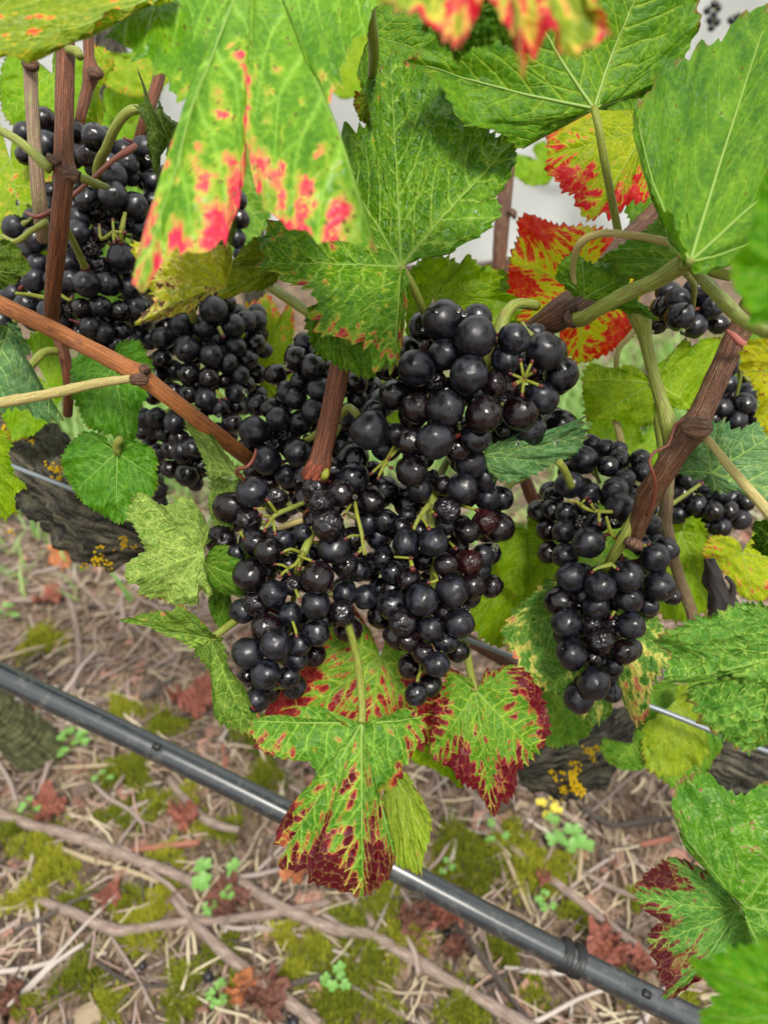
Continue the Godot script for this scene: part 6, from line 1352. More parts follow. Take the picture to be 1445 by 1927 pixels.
	leaf("two lobed lime green leaf with a small brown fleck behind the green shoot", "lime", [1268, 5748, -3134], [4, -77, 58, 0, -3, -157, 120, 1, -118, -153, 117, 0, -168, -137, 104, 0, -304, -141, 107, 1, -323, -77, 58, 0, -337, 12, -9, 1, -291, 77, -58, 0, -190, 61, -46, 0, -102, 69, -52, 0, -52, 36, -28, 0, -10, 12, -9, 0, 16, 65, -49, 0, 75, 101, -77, 0, 149, 166, -126, 1, 189, 142, -108, 0, 240, 166, -126, 0, 326, 166, -126, 0, 320, 105, -80, 0, 262, 24, -18, 0, 184, -93, 71, 1, 59, -93, 71, 0], [-0.000, 0.605, 0.796], [1264, 5752, -3125, 19, 1299, 5647, -3124, 19, 1374, 5408, -3079, 20, 1407, 5318, -3077, 20], {"seed": 19, "bow": 0.0040, "vein": 0.9})
	leaf("bright green leaf filling the gap above the right bunch", "brightback", [1423, 5080, -3643], [-31, -127, 89, 0, -218, -76, 54, 1, -249, 51, -36, 0, -187, 153, -107, 1, -62, 204, -143, 0, 62, 153, -107, 1, 93, 51, -36, 0, 249, 204, -143, 1, 280, 51, -36, 0, 218, -127, 89, 1, 93, -127, 89, 0], [0.000, 0.574, 0.819], [], {"seed": 20, "bow": -0.0030})
	leaf("grey green leaf underside sticking out below the right end of the top bunch", "grey", [412, 5671, -2592], [16, 31, -25, 0, 71, 50, -38, 1, 182, 78, -55, 0, 278, 51, -27, 1, 367, 87, -52, 0, 417, 133, -88, 0, 415, 99, -59, 0, 432, 72, -35, 1, 378, 12, 12, 0, 294, -17, 32, 1, 179, -68, 68, 0, 58, -81, 72, 1, 8, -38, 32, 0], [-0.045, 0.644, 0.763], [716, 5679, -2536, 16, 754, 5622, -2558, 17, 809, 5513, -2603, 17], {"seed": 21, "bow": 0.0030, "teeth": 1.1})
	leaf("broad grey green leaf with pale star of hairs below the right cane", "grey", [1250, 5745, -2339], [3, -24, 19, 0, -53, -19, 15, 0, -134, 6, -5, 1, -103, 52, -40, 0, -87, 84, -65, 0, -33, 126, -98, 1, 2, 154, -119, 0, 53, 151, -117, 0, 114, 133, -103, 0, 197, 159, -123, 0, 298, 146, -113, 1, 458, 49, -38, 0, 452, -113, 88, 1, 228, -129, 100, 0, 178, -94, 73, 0, 138, -81, 63, 0, 98, -56, 44, 0, 57, -61, 48, 0, 7, -56, 44, 1, -23, -36, 28, 0, -33, -13, 10, 0], [-0.000, 0.613, 0.790], [], {"seed": 22, "bow": 0.0040, "vein": 1.0})
	leaf("yellow leaf with brown spots at the right edge beside a dark bunch", "spotyellow", [1246, 6269, -2095], [17, 55, -38, 0, 50, 82, -57, 1, 117, 14, -10, 0, 117, -82, 57, 1, 17, -191, 134, 0, -67, -137, 96, 1, -87, -61, 43, 0, -125, 0, 0, 1, -133, 44, -31, 0, -97, 82, -57, 1, -33, 82, -57, 0], [0.000, 0.574, 0.819], [], {"seed": 23, "bow": 0.0030})
	leaf("large glossy blistered green leaf with a ragged notch on the right", "blister", [1279, 5418, -1682], [-255, -43, 38, 0, -353, -55, 49, 1, -327, 9, -8, 0, -381, 55, -49, 0, -322, 84, -75, 0, -245, 111, -98, 0, -191, 113, -100, 0, -78, 143, -126, 0, 17, 140, -124, 1, 189, 161, -143, 0, 289, 82, -72, 0, 234, -114, 101, 1, 115, -254, 226, 0, -2, -191, 170, 0, -71, -226, 202, 1, -160, -193, 172, 0, -225, -163, 145, 0, -261, -127, 113, 0, -275, -78, 69, 1, -257, -65, 58, 0, -176, -52, 46, 0, -179, -67, -9, 0, -165, -26, 23, 0, -79, -56, 50, 0, -9, -62, 55, 0], [-0.004, 0.665, 0.747], [], {"seed": 24, "bow": 0.0050, "pucker": 6, "res": 0.009, "rings": 38, "relief": 0.65})
	leaf("green leaf with a salmon tip hanging behind the right bunch", "yellowedge", [995, 4877, -2585], [151, 54, -46, 0, 250, -4, 3, 0, 366, -138, 118, 0, 382, -214, 184, 1, 314, -255, 220, 0, 265, -327, 281, 0, 241, -401, 346, 0, 194, -450, 387, 1, 120, -355, 305, 0, 88, -345, 297, 0, 69, -420, 362, 1, 3, -442, 381, 0, -66, -411, 354, 0, -98, -308, 265, 0, -139, -342, 294, 0, -219, -327, 281, 0, -332, -280, 241, 0, -368, -214, 184, 0, -405, -180, 154, 0, -429, -119, 102, 1, -374, -33, 28, 0, -273, 31, -26, 0, -176, 81, -70, 1, -79, 83, -71, 0], [-0.000, 0.652, 0.758], [], {"seed": 25, "bow": 0.0050, "pucker": 4, "res": 0.009, "rings": 38, "relief": 0.75})
	leaf("green leaf with a deep red toothed margin hanging below the wire", "rededge", [400, 4750, -2130], [14, 27, -22, 0, 43, 68, -55, 0, 85, 68, -55, 0, 160, 90, -72, 1, 225, 68, -55, 0, 260, 32, -26, 0, 303, -36, 29, 0, 320, -125, 100, 0, 271, -214, 172, 1, 185, -267, 215, 0, 153, -355, 285, 0, 102, -383, 308, 0, 69, -418, 336, 1, 10, -341, 274, 0, -68, -302, 243, 0, -128, -249, 200, 0, -193, -214, 172, 1, -185, -72, 57, 0, -154, 0, 0, 0, -121, 68, -55, 1, -79, 68, -55, 0, -14, 36, -29, 0], [0.000, 0.626, 0.780], [399, 4758, -2123, 17, 385, 4785, -2191, 18, 373, 4804, -2351, 18], {"seed": 26, "bow": 0.0040})
	leaf("large green leaf with blood red islands spread behind the bunch tips", "redisle", [-16, 4729, -2359], [47, 102, -85, 0, 110, 197, -164, 0, 209, 121, -100, 1, 253, -11, 9, 0, 267, -86, 72, 0, 276, -180, 149, 0, 243, -300, 250, 1, 108, -346, 288, 0, -64, -365, 303, 1, -235, -346, 288, 0, -432, -356, 296, 0, -560, -310, 257, 1, -532, -208, 173, 0, -485, -105, 87, 0, -363, 36, -30, 0, -289, 121, -100, 1, -165, 197, -164, 0, -40, 83, -69, 0], [0.000, 0.639, 0.769], [], {"seed": 27, "bow": 0.0040})
	leaf("green leaf mottled maroon toward its lower margin in front of the black hose", "maroon", [-83, 5042, -1724], [39, -12, 10, 0, 108, 29, -25, 0, 177, 41, -35, 0, 228, 14, -13, 1, 231, -40, 35, 0, 168, -101, 88, 0, 127, -172, 150, 0, 71, -194, 169, 0, 82, -242, 211, 0, 113, -298, 260, 0, 125, -370, 323, 1, 71, -428, 374, 0, 6, -461, 403, 1, -75, -450, 393, 0, -179, -417, 364, 0, -187, -384, 335, 0, -229, -390, 340, 0, -306, -384, 335, 1, -268, -348, 304, 0, -253, -320, 280, 0, -297, -329, 287, 0, -311, -305, 266, 0, -289, -263, 229, 0, -251, -214, 186, 0, -182, -157, 137, 0, -167, -121, 105, 0, -218, -98, 85, 0, -293, -92, 80, 0, -379, -65, 56, 0, -396, -29, 25, 0, -405, 6, -5, 1, -315, 22, -19, 0, -236, 22, -19, 0, -205, 46, -40, 0, -142, 46, -40, 0, -88, 14, -13, 0, -49, -9, 8, 0], [-0.000, 0.658, 0.753], [-83, 5051, -1718, 15, -83, 5067, -1803, 15, -107, 5087, -2000, 16, -150, 5094, -2188, 17], {"seed": 28, "bow": 0.0040, "teeth": 0.6, "vein": 1.1, "res": 0.011, "rings": 28, "relief": 0.4})
	leaf("pale yellow green folded lobe beside the maroon mottled leaf", "paleunder", [40, 4759, -1709], [48, 8, -6, 0, 79, -40, 31, 1, 132, -108, 84, 0, 147, -169, 131, 1, 119, -232, 180, 0, 99, -302, 235, 1, 47, -283, 220, 0, 6, -267, 208, 1, -29, -216, 168, 0, -50, -105, 81, 1, -35, -40, 31, 0], [0.000, 0.613, 0.790], [], {"seed": 29, "bow": 0.0040})
	leaf("green leaf folded in two with red tipped teeth left of the hanging bunch", "fold", [-687, 5153, -2046], [-39, -32, 26, 0, -120, -5, 4, 0, -227, 36, -29, 0, -348, 58, -48, 1, -296, 72, -58, 0, -239, 81, -66, 0, -151, 126, -24, 0, -100, 155, -22, 1, -40, 114, -1, 0, 10, 78, 15, 0, 38, 3, -3, 1, 60, -37, 30, 0, 103, -110, 89, 0, 157, -174, 142, 0, 192, -241, 196, 0, 176, -282, 256, 1, 121, -279, 227, 0, 50, -257, 209, 0, 21, -187, 152, 0, -2, -118, 96, 0, -60, -42, 34, 1, -25, -21, 17, 0], [-0.081, 0.472, 0.878], [-685, 5160, -2039, 16, -645, 5161, -2088, 16, -594, 5122, -2207, 17], {"seed": 30, "bow": 0.0030, "teeth": 1.3})
	leaf("light yellow green leaf with upturned lobes left of the bunch stalks", "chartreuse", [-752, 5340, -2360], [19, -70, 54, 0, 37, -140, 108, 1, -25, -126, 97, 0, -15, -166, 128, 0, -95, -168, 130, 0, -179, -158, 121, 1, -251, -137, 105, 0, -265, -105, 81, 0, -325, -98, 76, 1, -315, -39, 30, 0, -249, 18, -14, 0, -282, 88, -68, 0, -327, 138, -106, 0, -261, 223, -121, 1, -190, 162, -125, 0, -149, 159, -122, 0, -101, 185, -143, 0, -29, 168, -129, 0, 17, 70, -54, 1, 26, 35, -27, 0], [0.005, 0.592, 0.806], [], {"seed": 31, "bow": 0.0050, "pucker": 3, "vein": 1.0, "res": 0.011, "rings": 28, "relief": 0.5})
	leaf("small fresh green leaf with a scalloped edge behind the left bunch", "fresh", [-762, 5272, -2373], [23, 37, -26, 1, 56, 65, -45, 0, 124, 56, -39, 1, 192, 19, -13, 0, 215, -65, 45, 1, 197, -107, 75, 0, 124, -115, 80, 1, 56, -93, 65, 0, -29, -56, 39, 1, -11, -28, 19, 0], [0.000, 0.574, 0.819], [], {"seed": 32, "bow": 0.0050})
	leaf("narrow hanging green leaf strip left of the lowest grapes", "fresh", [-727, 5034, -2512], [-32, 36, -25, 1, 0, 30, -21, 0, 17, -20, 14, 1, 27, -60, 42, 0, 27, -130, 91, 1, 12, -160, 112, 0, -24, -164, 115, 1, -66, -120, 84, 0, -81, -60, 42, 1, -61, -10, 7, 0], [0.000, 0.574, 0.819], [], {"seed": 33, "bow": 0.0030})
	leaf("smooth dark green leaf under the orange brown cane at the left", "darkgreen", [-1222, 5875, -3040], [26, 80, -51, 0, 62, 100, -64, 1, 129, 90, -58, 0, 171, 0, 0, 1, 155, -101, 64, 0, 110, -182, 116, 0, 74, -291, 186, 1, -41, -253, 162, 0, -137, -222, 142, 1, -183, -121, 77, 0, -191, -20, 13, 0, -155, 50, -32, 1, -59, 70, -45, 0], [-0.000, 0.539, 0.842], [], {"seed": 34, "bow": 0.0040, "vein": 0.7})
	leaf("round dark green leaf with a pale orange fleck before the lichen covered wood", "darkgreen", [-1168, 5606, -2730], [30, 41, -31, 0, 93, 37, -29, 1, 168, 4, -3, 0, 179, -89, 68, 1, 150, -182, 139, 0, 97, -219, 168, 0, 14, -248, 190, 1, -56, -219, 168, 0, -112, -191, 146, 0, -188, -145, 111, 1, -241, -52, 40, 0, -220, 22, -17, 0, -135, 75, -57, 1, -41, 50, -39, 0], [-0.000, 0.608, 0.794], [-1160, 5616, -2712, 17, -1154, 5658, -2705, 17, -1125, 5700, -2685, 17], {"seed": 35, "bow": 0.0040, "vein": 0.9})
	leaf("yellow green leaf strip twisted along the underside of the orange brown cane", "chartreuse", [-634, 5597, -2577], [-45, -9, 6, 0, -101, -28, 18, 1, -129, 57, -36, 0, -173, 132, -84, 0, -200, 170, -108, 1, -194, 207, -132, 0, -172, 241, -153, 0, -149, 230, -146, 1, -106, 170, -108, 0, -33, 76, -48, 0, 34, 0, 0, 1, 67, -38, 24, 0, 89, -76, 48, 1, 44, -38, 24, 0], [-0.000, 0.536, 0.844], [], {"seed": 36, "bow": 0.0030, "teeth": 1.2, "pucker": 3, "res": 0.011, "rings": 28, "relief": 0.5})
	leaf("yellow leaf blade dropping behind the left shoulder of the hanging bunch", "chartreuse", [-655, 5516, -2642], [46, 10, -6, 1, 69, -10, 6, 0, 92, -49, 31, 1, 57, -68, 44, 0, 10, -147, 94, 1, -25, -206, 131, 0, -96, -265, 169, 1, -90, -166, 106, 0, -112, -88, 56, 0, -97, 10, -6, 1, -46, 10, -6, 0], [0.000, 0.538, 0.843], [], {"seed": 37, "bow": 0.0030, "res": 0.011, "rings": 28, "relief": 0.5})
	leaf("folded grey green leaf standing below the black grapes at the left edge", "grey", [-1613, 6077, -2998], [19, 13, -9, 1, 46, -9, 6, 0, 68, -67, 44, 1, 95, -143, 95, 0, 158, -238, 159, 0, 221, -333, 223, 1, 134, -333, 223, 0, 42, -295, 197, 0, -96, -314, 210, 1, -118, -200, 133, 0, -138, -47, 32, 1, -23, -9, 6, 0], [0.000, 0.556, 0.831], [], {"seed": 38, "bow": 0.0070})
	leaf("small dark dull leaf cropped by the left edge over black grapes", "dusty", [-1384, 6469, -2479], [-54, -45, 31, 1, -91, -15, 10, 0, -73, 59, -42, 1, -18, 104, -73, 0, 73, 86, -60, 1, 127, 74, -52, 0, 163, 30, -21, 0, 172, -15, 10, 1, 142, -22, 16, 0, 123, -45, 31, 0, 73, -52, 36, 1, 18, -52, 36, 0], [-0.000, 0.574, 0.819], [], {"seed": 39, "bow": 0.0030, "teeth": 0.5})
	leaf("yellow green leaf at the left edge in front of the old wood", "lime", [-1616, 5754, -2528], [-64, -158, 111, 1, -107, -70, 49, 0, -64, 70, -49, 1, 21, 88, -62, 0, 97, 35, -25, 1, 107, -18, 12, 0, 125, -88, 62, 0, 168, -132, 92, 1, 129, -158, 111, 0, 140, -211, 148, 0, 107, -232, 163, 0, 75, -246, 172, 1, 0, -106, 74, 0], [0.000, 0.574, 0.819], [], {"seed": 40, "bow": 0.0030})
	leaf("yellow green leaf with small red freckles behind the pale thin shoot", "leftback", [-2029, 6533, -4294], [58, 237, -166, 0, 116, 213, -149, 1, 202, 142, -99, 0, 260, 0, 0, 1, 289, -142, 99, 0, 260, -331, 232, 0, 116, -473, 331, 1, -58, -402, 282, 0, -231, -308, 215, 1, -318, -71, 50, 0, -231, 189, -133, 1, -58, 237, -166, 0], [0.000, 0.574, 0.819], [], {"seed": 41, "bow": 0.0040})
	leaf("light green leaf behind the two upright canes at the upper left", "leftback2", [-1775, 6916, -4501], [29, 93, -65, 0, 57, 105, -74, 1, 143, 93, -65, 0, 205, -23, 16, 1, 185, -187, 131, 0, 57, -304, 213, 1, -114, -280, 196, 0, -257, -187, 131, 1, -285, -23, 16, 0, -200, 93, -65, 1, -114, 70, -49, 0], [0.000, 0.574, 0.819], [], {"seed": 42, "bow": 0.0040, "vein": 0.9})
	leaf("small yellow leaf with an orange corner above the bunch by the brown shoot", "leftback", [-1622, 6856, -4642], [-30, 146, -102, 1, 15, 182, -127, 0, 104, 146, -102, 1, 119, 73, -51, 0, 33, -36, 25, 1, 74, -109, 76, 0, 44, -194, 136, 1, -15, -206, 144, 0, -74, -175, 122, 1, -30, -73, 51, 0], [0.000, 0.574, 0.819], [], {"seed": 43, "bow": 0.0030})
	leaf("light green leaf with red pointed tips behind the middle bunches", "redtips", [-712, 5529, -3835], [-70, 0, 0, 0, -146, 124, -87, 1, -115, 249, -174, 0, -39, 299, -209, 0, 43, 343, -240, 1, 97, 286, -200, 0, 128, 244, -171, 0, 179, 304, -213, 1, 203, 174, -122, 0, 182, 0, 0, 0, 194, -137, 96, 1, 97, -154, 108, 0, 36, -134, 94, 1, 6, -100, 70, 0], [-0.000, 0.574, 0.819], [], {"seed": 44, "bow": 0.0040})
	leaf("bright leaf between the middle bunch and the top bunch", "brightback", [-96, 5448, -3656], [-89, 121, -85, 1, 0, 146, -102, 0, 89, 121, -85, 1, 207, 49, -34, 0, 207, -97, 68, 1, 148, -218, 153, 0, 0, -243, 170, 1, -148, -218, 153, 0, -207, -121, 85, 1, -119, -49, 34, 0], [-0.000, 0.574, 0.819], [], {"seed": 45, "bow": 0.0030})
	leaf("wet dark wrinkled leaf above the central leaf under the crimson fragment", "wet", [184, 7198, -2379], [-14, 47, -33, 1, 72, 59, -41, 0, 188, 12, -8, 1, 246, -47, 33, 0, 202, -97, 68, 1, 137, -89, 62, 0, 72, -109, 76, 0, 14, -101, 70, 1, -29, -95, 66, 0, -72, -71, 50, 0, -79, -35, 25, 1, -43, 0, 0, 0], [-0.000, 0.574, 0.819], [], {"seed": 46, "bow": 0.0040, "pucker": 7, "res": 0.009, "rings": 38, "relief": 0.8})
	leaf("green leaf behind the top of the central leaf with one pale vein", "veined", [-50, 7106, -3596], [-33, 55, -38, 0, -44, 127, -89, 1, 44, 164, -115, 0, 222, 127, -89, 1, 311, 36, -25, 0, 300, -73, 51, 1, 200, -164, 115, 0, 44, -218, 153, 1, -22, -200, 140, 0, -62, -127, 89, 1, -22, -36, 25, 0], [-0.000, 0.574, 0.819], [], {"seed": 47, "bow": 0.0030})
	leaf("small glossy leaf edge with red marks left of the central leaf top", "wetspot", [-38, 6907, -3335], [6, 62, -43, 1, 21, 62, -43, 0, 43, 44, -31, 1, 64, -26, 18, 0, 32, -88, 62, 1, -11, -83, 58, 0, -54, -76, 53, 1, -86, -18, 12, 0, -54, 23, -16, 1, -11, 44, -31, 0], [0.000, 0.574, 0.819], [], {"seed": 48, "bow": 0.0030})
	leaf("large dark green leaf with whitish powder at the lower right", "powder", [1165, 4795, -1185], [-11, 18, -17, 0, -85, 80, -72, 0, -169, 130, -116, 0, -202, 198, -150, 1, -212, 230, -206, 0, -198, 275, -246, 0, -157, 306, -274, 0, -85, 317, -284, 0, -48, 286, -256, 0, 21, 268, -240, 0, 126, 294, -263, 0, 217, 300, -199, 1, 338, 105, -94, 0, 325, -18, 16, 1, 273, -186, 168, 0, 114, -234, 211, 1, 50, -186, 168, 0, 18, -115, 104, 0, 6, -63, 29, 1, -5, -18, 16, 0], [-0.027, 0.652, 0.758], [], {"seed": 49, "bow": 0.0060, "teeth": 0.6, "vein": 0.8})
	leaf("green leaf with a maroon netted margin under the powdery leaf", "maroonedge", [1213, 4675, -1235], [92, -39, 34, 0, 104, -102, 91, 1, -23, -115, 102, 0, -153, -160, 143, 0, -210, -198, 177, 0, -258, -223, 199, 1, -277, -178, 159, 0, -295, -128, 114, 0, -315, -83, 74, 1, -305, -51, 46, 0, -275, -26, 23, 0, -316, -8, 7, 0, -352, 32, -29, 1, -329, 78, -69, 0, -271, 104, -92, 0, -222, 127, -113, 1, -99, 91, -81, 0, -13, 19, -17, 0], [-0.000, 0.665, 0.747], [], {"seed": 50, "bow": 0.0040, "teeth": 0.7, "vein": 1.0})
	leaf("blurred vivid green leaf in the lower right corner", "bright", [916, 5430, -653], [98, 36, -37, 0, 107, -42, 44, 1, 8, -84, 88, 0, -126, -77, 81, 1, -212, -42, 44, 0, -233, -11, 11, 1, -198, 21, -22, 0, -214, 36, -37, 0, -243, 64, -66, 1, -183, 76, -79, 0, -126, 89, -92, 0, -78, 98, -102, 1, -11, 72, -75, 0], [-0.000, 0.722, 0.692], [], {"seed": 51, "bow": 0.0030, "teeth": 1.1})
	leaf("dull pale leaf underside below the right bunch with a notched tip", "paleback", [1697, 3882, -2804], [7, 74, -56, 0, 70, 74, -56, 1, 131, 25, -19, 0, 190, -148, 111, 1, 188, -246, 185, 0, 82, -315, 236, 1, -24, -345, 258, 0, -154, -320, 240, 1, -199, -222, 166, 0, -182, -123, 92, 1, -88, -49, 37, 0], [-0.000, 0.600, 0.800], [], {"seed": 52, "bow": 0.0030, "teeth": 1.4})
	leaf("dark green leaf behind the wire at the right of the bunch tip", "fresh", [1850, 3805, -2994], [33, 107, -75, 1, 163, 53, -37, 0, 228, -160, 112, 1, 196, -347, 243, 0, 65, -481, 336, 1, -98, -507, 355, 0, -277, -347, 243, 1, -310, -187, 131, 0, -244, -27, 19, 1, -130, 27, -19, 0], [-0.000, 0.574, 0.819], [], {"seed": 53, "bow": 0.0030})
	leaf("plain green leaf between the red margined leaf and the right bunch tip", "fresh", [908, 4268, -2586], [14, 35, -24, 1, 84, 23, -16, 0, 127, -23, 16, 1, 197, -92, 65, 0, 183, -208, 145, 1, 84, -254, 178, 0, -42, -265, 186, 1, -99, -161, 113, 0, -127, -46, 32, 1, -70, 0, 0, 0], [-0.000, 0.574, 0.819], [], {"seed": 54, "bow": 0.0030})
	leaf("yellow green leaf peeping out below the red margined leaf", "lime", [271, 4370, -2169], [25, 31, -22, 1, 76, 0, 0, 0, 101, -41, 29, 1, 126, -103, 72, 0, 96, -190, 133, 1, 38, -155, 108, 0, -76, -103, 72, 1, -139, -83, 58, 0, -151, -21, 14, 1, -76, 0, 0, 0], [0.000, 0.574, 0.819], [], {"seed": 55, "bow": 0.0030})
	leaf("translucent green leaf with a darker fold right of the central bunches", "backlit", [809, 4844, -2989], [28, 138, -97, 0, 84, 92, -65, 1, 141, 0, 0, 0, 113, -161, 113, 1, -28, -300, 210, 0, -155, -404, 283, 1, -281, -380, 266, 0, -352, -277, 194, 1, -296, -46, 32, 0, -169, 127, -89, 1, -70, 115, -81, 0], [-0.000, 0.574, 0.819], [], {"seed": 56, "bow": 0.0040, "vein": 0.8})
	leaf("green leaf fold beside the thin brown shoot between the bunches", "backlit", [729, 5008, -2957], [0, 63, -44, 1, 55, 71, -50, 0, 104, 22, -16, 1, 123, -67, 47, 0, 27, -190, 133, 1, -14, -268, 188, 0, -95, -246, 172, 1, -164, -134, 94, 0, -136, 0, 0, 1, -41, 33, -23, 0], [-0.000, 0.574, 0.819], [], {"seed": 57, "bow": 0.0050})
	leaf("yellow leaf with red flecks near the dark dead spur", "yellowred", [1868, 4875, -2950], [69, 125, -88, 1, 153, 114, -80, 0, 264, -46, 32, 1, 208, -182, 127, 0, 42, -205, 143, 1, -56, -137, 96, 0, -139, -46, 32, 1, -214, 0, 0, 0, -167, 68, -48, 1, -42, 68, -48, 0], [0.000, 0.574, 0.819], [], {"seed": 58, "bow": 0.0040})
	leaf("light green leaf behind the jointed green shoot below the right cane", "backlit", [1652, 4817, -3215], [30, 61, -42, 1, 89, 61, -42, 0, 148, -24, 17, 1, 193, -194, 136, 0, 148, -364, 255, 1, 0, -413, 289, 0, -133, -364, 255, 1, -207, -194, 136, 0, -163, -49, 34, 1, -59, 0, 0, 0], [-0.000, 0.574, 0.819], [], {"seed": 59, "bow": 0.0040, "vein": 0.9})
	leaf("wet green leaf edge below the right grey leaf at the frame side", "wet", [1401, 5635, -2078], [19, 87, -61, 1, 58, 79, -55, 0, 96, 16, -11, 1, 96, -32, 22, 0, 39, -79, 55, 1, -19, -63, 44, 0, -58, -39, 28, 1, -87, 0, 0, 0, -67, 39, -28, 1, -19, 63, -44, 0], [-0.000, 0.574, 0.819], [], {"seed": 60, "bow": 0.0030, "pucker": 5, "res": 0.009, "rings": 38, "relief": 0.8})
	leaf("soft green leaf behind the far left bunch and below its stalk", "brightback", [-1921, 5454, -3783], [-121, 199, -139, 1, -30, 249, -174, 0, 61, 199, -139, 1, 121, 75, -52, 0, 61, -124, 87, 1, 0, -199, 139, 0, -182, -274, 192, 1, -243, -174, 122, 0, -213, 0, 0, 1, -91, 50, -35, 0], [0.000, 0.574, 0.819], [], {"seed": 61, "bow": 0.0030})
	leaf("young leaf at the bottom of the right bunch gap above the ground", "fresh", [1454, 3679, -2662], [0, 64, -45, 1, 47, 64, -45, 0, 93, 25, -18, 1, 109, -25, 18, 0, 78, -102, 71, 1, 0, -127, 89, 0, -124, -102, 71, 1, -187, -38, 27, 0, -171, 25, -18, 1, -62, 13, -9, 0], [0.000, 0.574, 0.819], [], {"seed": 62, "bow": 0.0020})
	leaf("bright green leaf glimpsed through the gap above the drooping leaf at the left", "brightback", [-2167, 6757, -7014], [-89, 91, -64, 1, 22, 146, -102, 0, 156, 109, -76, 1, 289, 36, -25, 0, 289, -182, 127, 1, 178, -291, 204, 0, 0, -328, 229, 1, -133, -273, 191, 0, -178, -146, 102, 1, -89, -36, 25, 0], [0.000, 0.574, 0.819], [], {"seed": 63, "bow": 0.0020})
	leaf("far leaf in the gap left of the folded grey green leaf", "brightback", [-2481, 6512, -7575], [0, 100, -70, 1, 98, 160, -112, 0, 220, 120, -84, 1, 342, 0, 0, 0, 318, -200, 140, 1, 171, -360, 252, 0, -49, -340, 238, 1, -196, -240, 168, 0, -244, -100, 70, 1, -73, -40, 28, 0], [0.000, 0.574, 0.819], [], {"seed": 64, "bow": 0.0020})
	leaf("far leaf between the brown canes at the upper left", "leftback2", [-2675, 6441, -7037], [23, 94, -66, 1, 115, 150, -105, 0, 230, 113, -79, 1, 344, 0, 0, 0, 367, -226, 158, 1, 230, -414, 290, 0, 0, -414, 290, 1, -184, -339, 237, 0, -230, -150, 105, 1, -92, -75, 53, 0], [-0.000, 0.574, 0.819], [], {"seed": 65, "bow": 0.0020})
	leaf("leaf deep behind the upper left bunch", "fresh", [-1883, 6079, -4830], [34, 167, -117, 1, 239, 251, -176, 0, 477, 112, -78, 1, 545, -140, 98, 0, 375, -391, 274, 1, 68, -614, 430, 0, -204, -502, 352, 1, -375, -335, 235, 0, -375, -28, 20, 1, -68, -56, 39, 0], [-0.000, 0.574, 0.819], [], {"seed": 66, "bow": 0.0020})
	leaf("leaf deep behind the drooping leaf", "fresh", [-1076, 6292, -5224], [36, 117, -82, 1, 142, 204, -143, 0, 284, 87, -61, 1, 356, -58, 41, 0, 284, -291, 204, 1, 107, -437, 306, 0, -142, -408, 286, 1, -320, -262, 184, 0, -320, 0, 0, 1, -71, -58, 41, 0], [0.000, 0.574, 0.819], [], {"seed": 67, "bow": 0.0020})
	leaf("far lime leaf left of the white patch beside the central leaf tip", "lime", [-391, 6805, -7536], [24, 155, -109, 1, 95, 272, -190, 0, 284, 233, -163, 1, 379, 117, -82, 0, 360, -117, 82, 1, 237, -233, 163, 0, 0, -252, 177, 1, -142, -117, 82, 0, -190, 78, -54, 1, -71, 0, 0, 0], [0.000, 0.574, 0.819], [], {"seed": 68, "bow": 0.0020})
	leaf("far leaf just right of the dark brown cane over the white net", "brightback", [1491, 6003, -7707], [-52, 85, -59, 1, 0, 127, -89, 0, 52, 149, -104, 1, 156, 85, -59, 0, 181, -85, 59, 1, 104, -191, 134, 0, -52, -212, 149, 1, -233, -127, 89, 0, -259, 42, -30, 1, -104, 0, 0, 0], [-0.000, 0.574, 0.819], [], {"seed": 69, "bow": 0.0020})
	leaf("far yellowing leaf at the top left beneath the corner leaf", "leftback", [-2030, 6877, -6854], [0, 106, -74, 1, 86, 176, -123, 0, 215, 141, -99, 1, 344, 35, -25, 0, 301, -141, 99, 1, 172, -246, 172, 0, -43, -246, 172, 1, -215, -176, 123, 0, -258, 35, -25, 1, -86, 0, 0, 0], [-0.000, 0.574, 0.819], [], {"seed": 70, "bow": 0.0020})
	leaf("leaf between the brown shoot and the broad right leaf", "veined", [1393, 6519, -3918], [-13, 44, -31, 1, 40, 109, -76, 0, 120, 87, -61, 1, 227, 0, 0, 0, 200, -153, 107, 1, 120, -306, 214, 0, -53, -306, 214, 1, -173, -197, 138, 0, -173, -22, 15, 1, -40, -22, 15, 0], [-0.000, 0.574, 0.819], [], {"seed": 71, "bow": 0.0020})
	leaf("leaf behind the top bunch and the knotted shoot", "plain", [526, 5885, -3962], [15, 49, -34, 1, 89, 121, -85, 0, 178, 97, -68, 1, 267, 0, 0, 0, 267, -146, 102, 1, 178, -291, 204, 0, -30, -291, 204, 1, -178, -194, 136, 0, -207, 0, 0, 1, -59, -24, 17, 0], [0.000, 0.574, 0.819], [], {"seed": 72, "bow": 0.0020})
	leaf("leaf deep behind the right bunch", "fresh", [1177, 4733, -3278], [30, 124, -87, 1, 91, 249, -174, 0, 213, 199, -139, 1, 334, 75, -52, 0, 304, -124, 87, 1, 182, -299, 209, 0, -61, -274, 192, 1, -213, -124, 87, 0, -213, 124, -87, 1, -61, 25, -17, 0], [-0.000, 0.574, 0.819], [], {"seed": 73, "bow": 0.0020})
	leaf("bright leaf under the wet berries at the right edge", "fresh", [2143, 5540, -4209], [33, 53, -37, 1, 65, 107, -75, 0, 130, 107, -75, 1, 228, 53, -37, 0, 261, -107, 75, 1, 163, -214, 150, 0, 0, -240, 168, 1, -163, -160, 112, 0, -196, 0, 0, 1, -65, -27, 19, 0], [0.000, 0.574, 0.819], [], {"seed": 74, "bow": 0.0020})
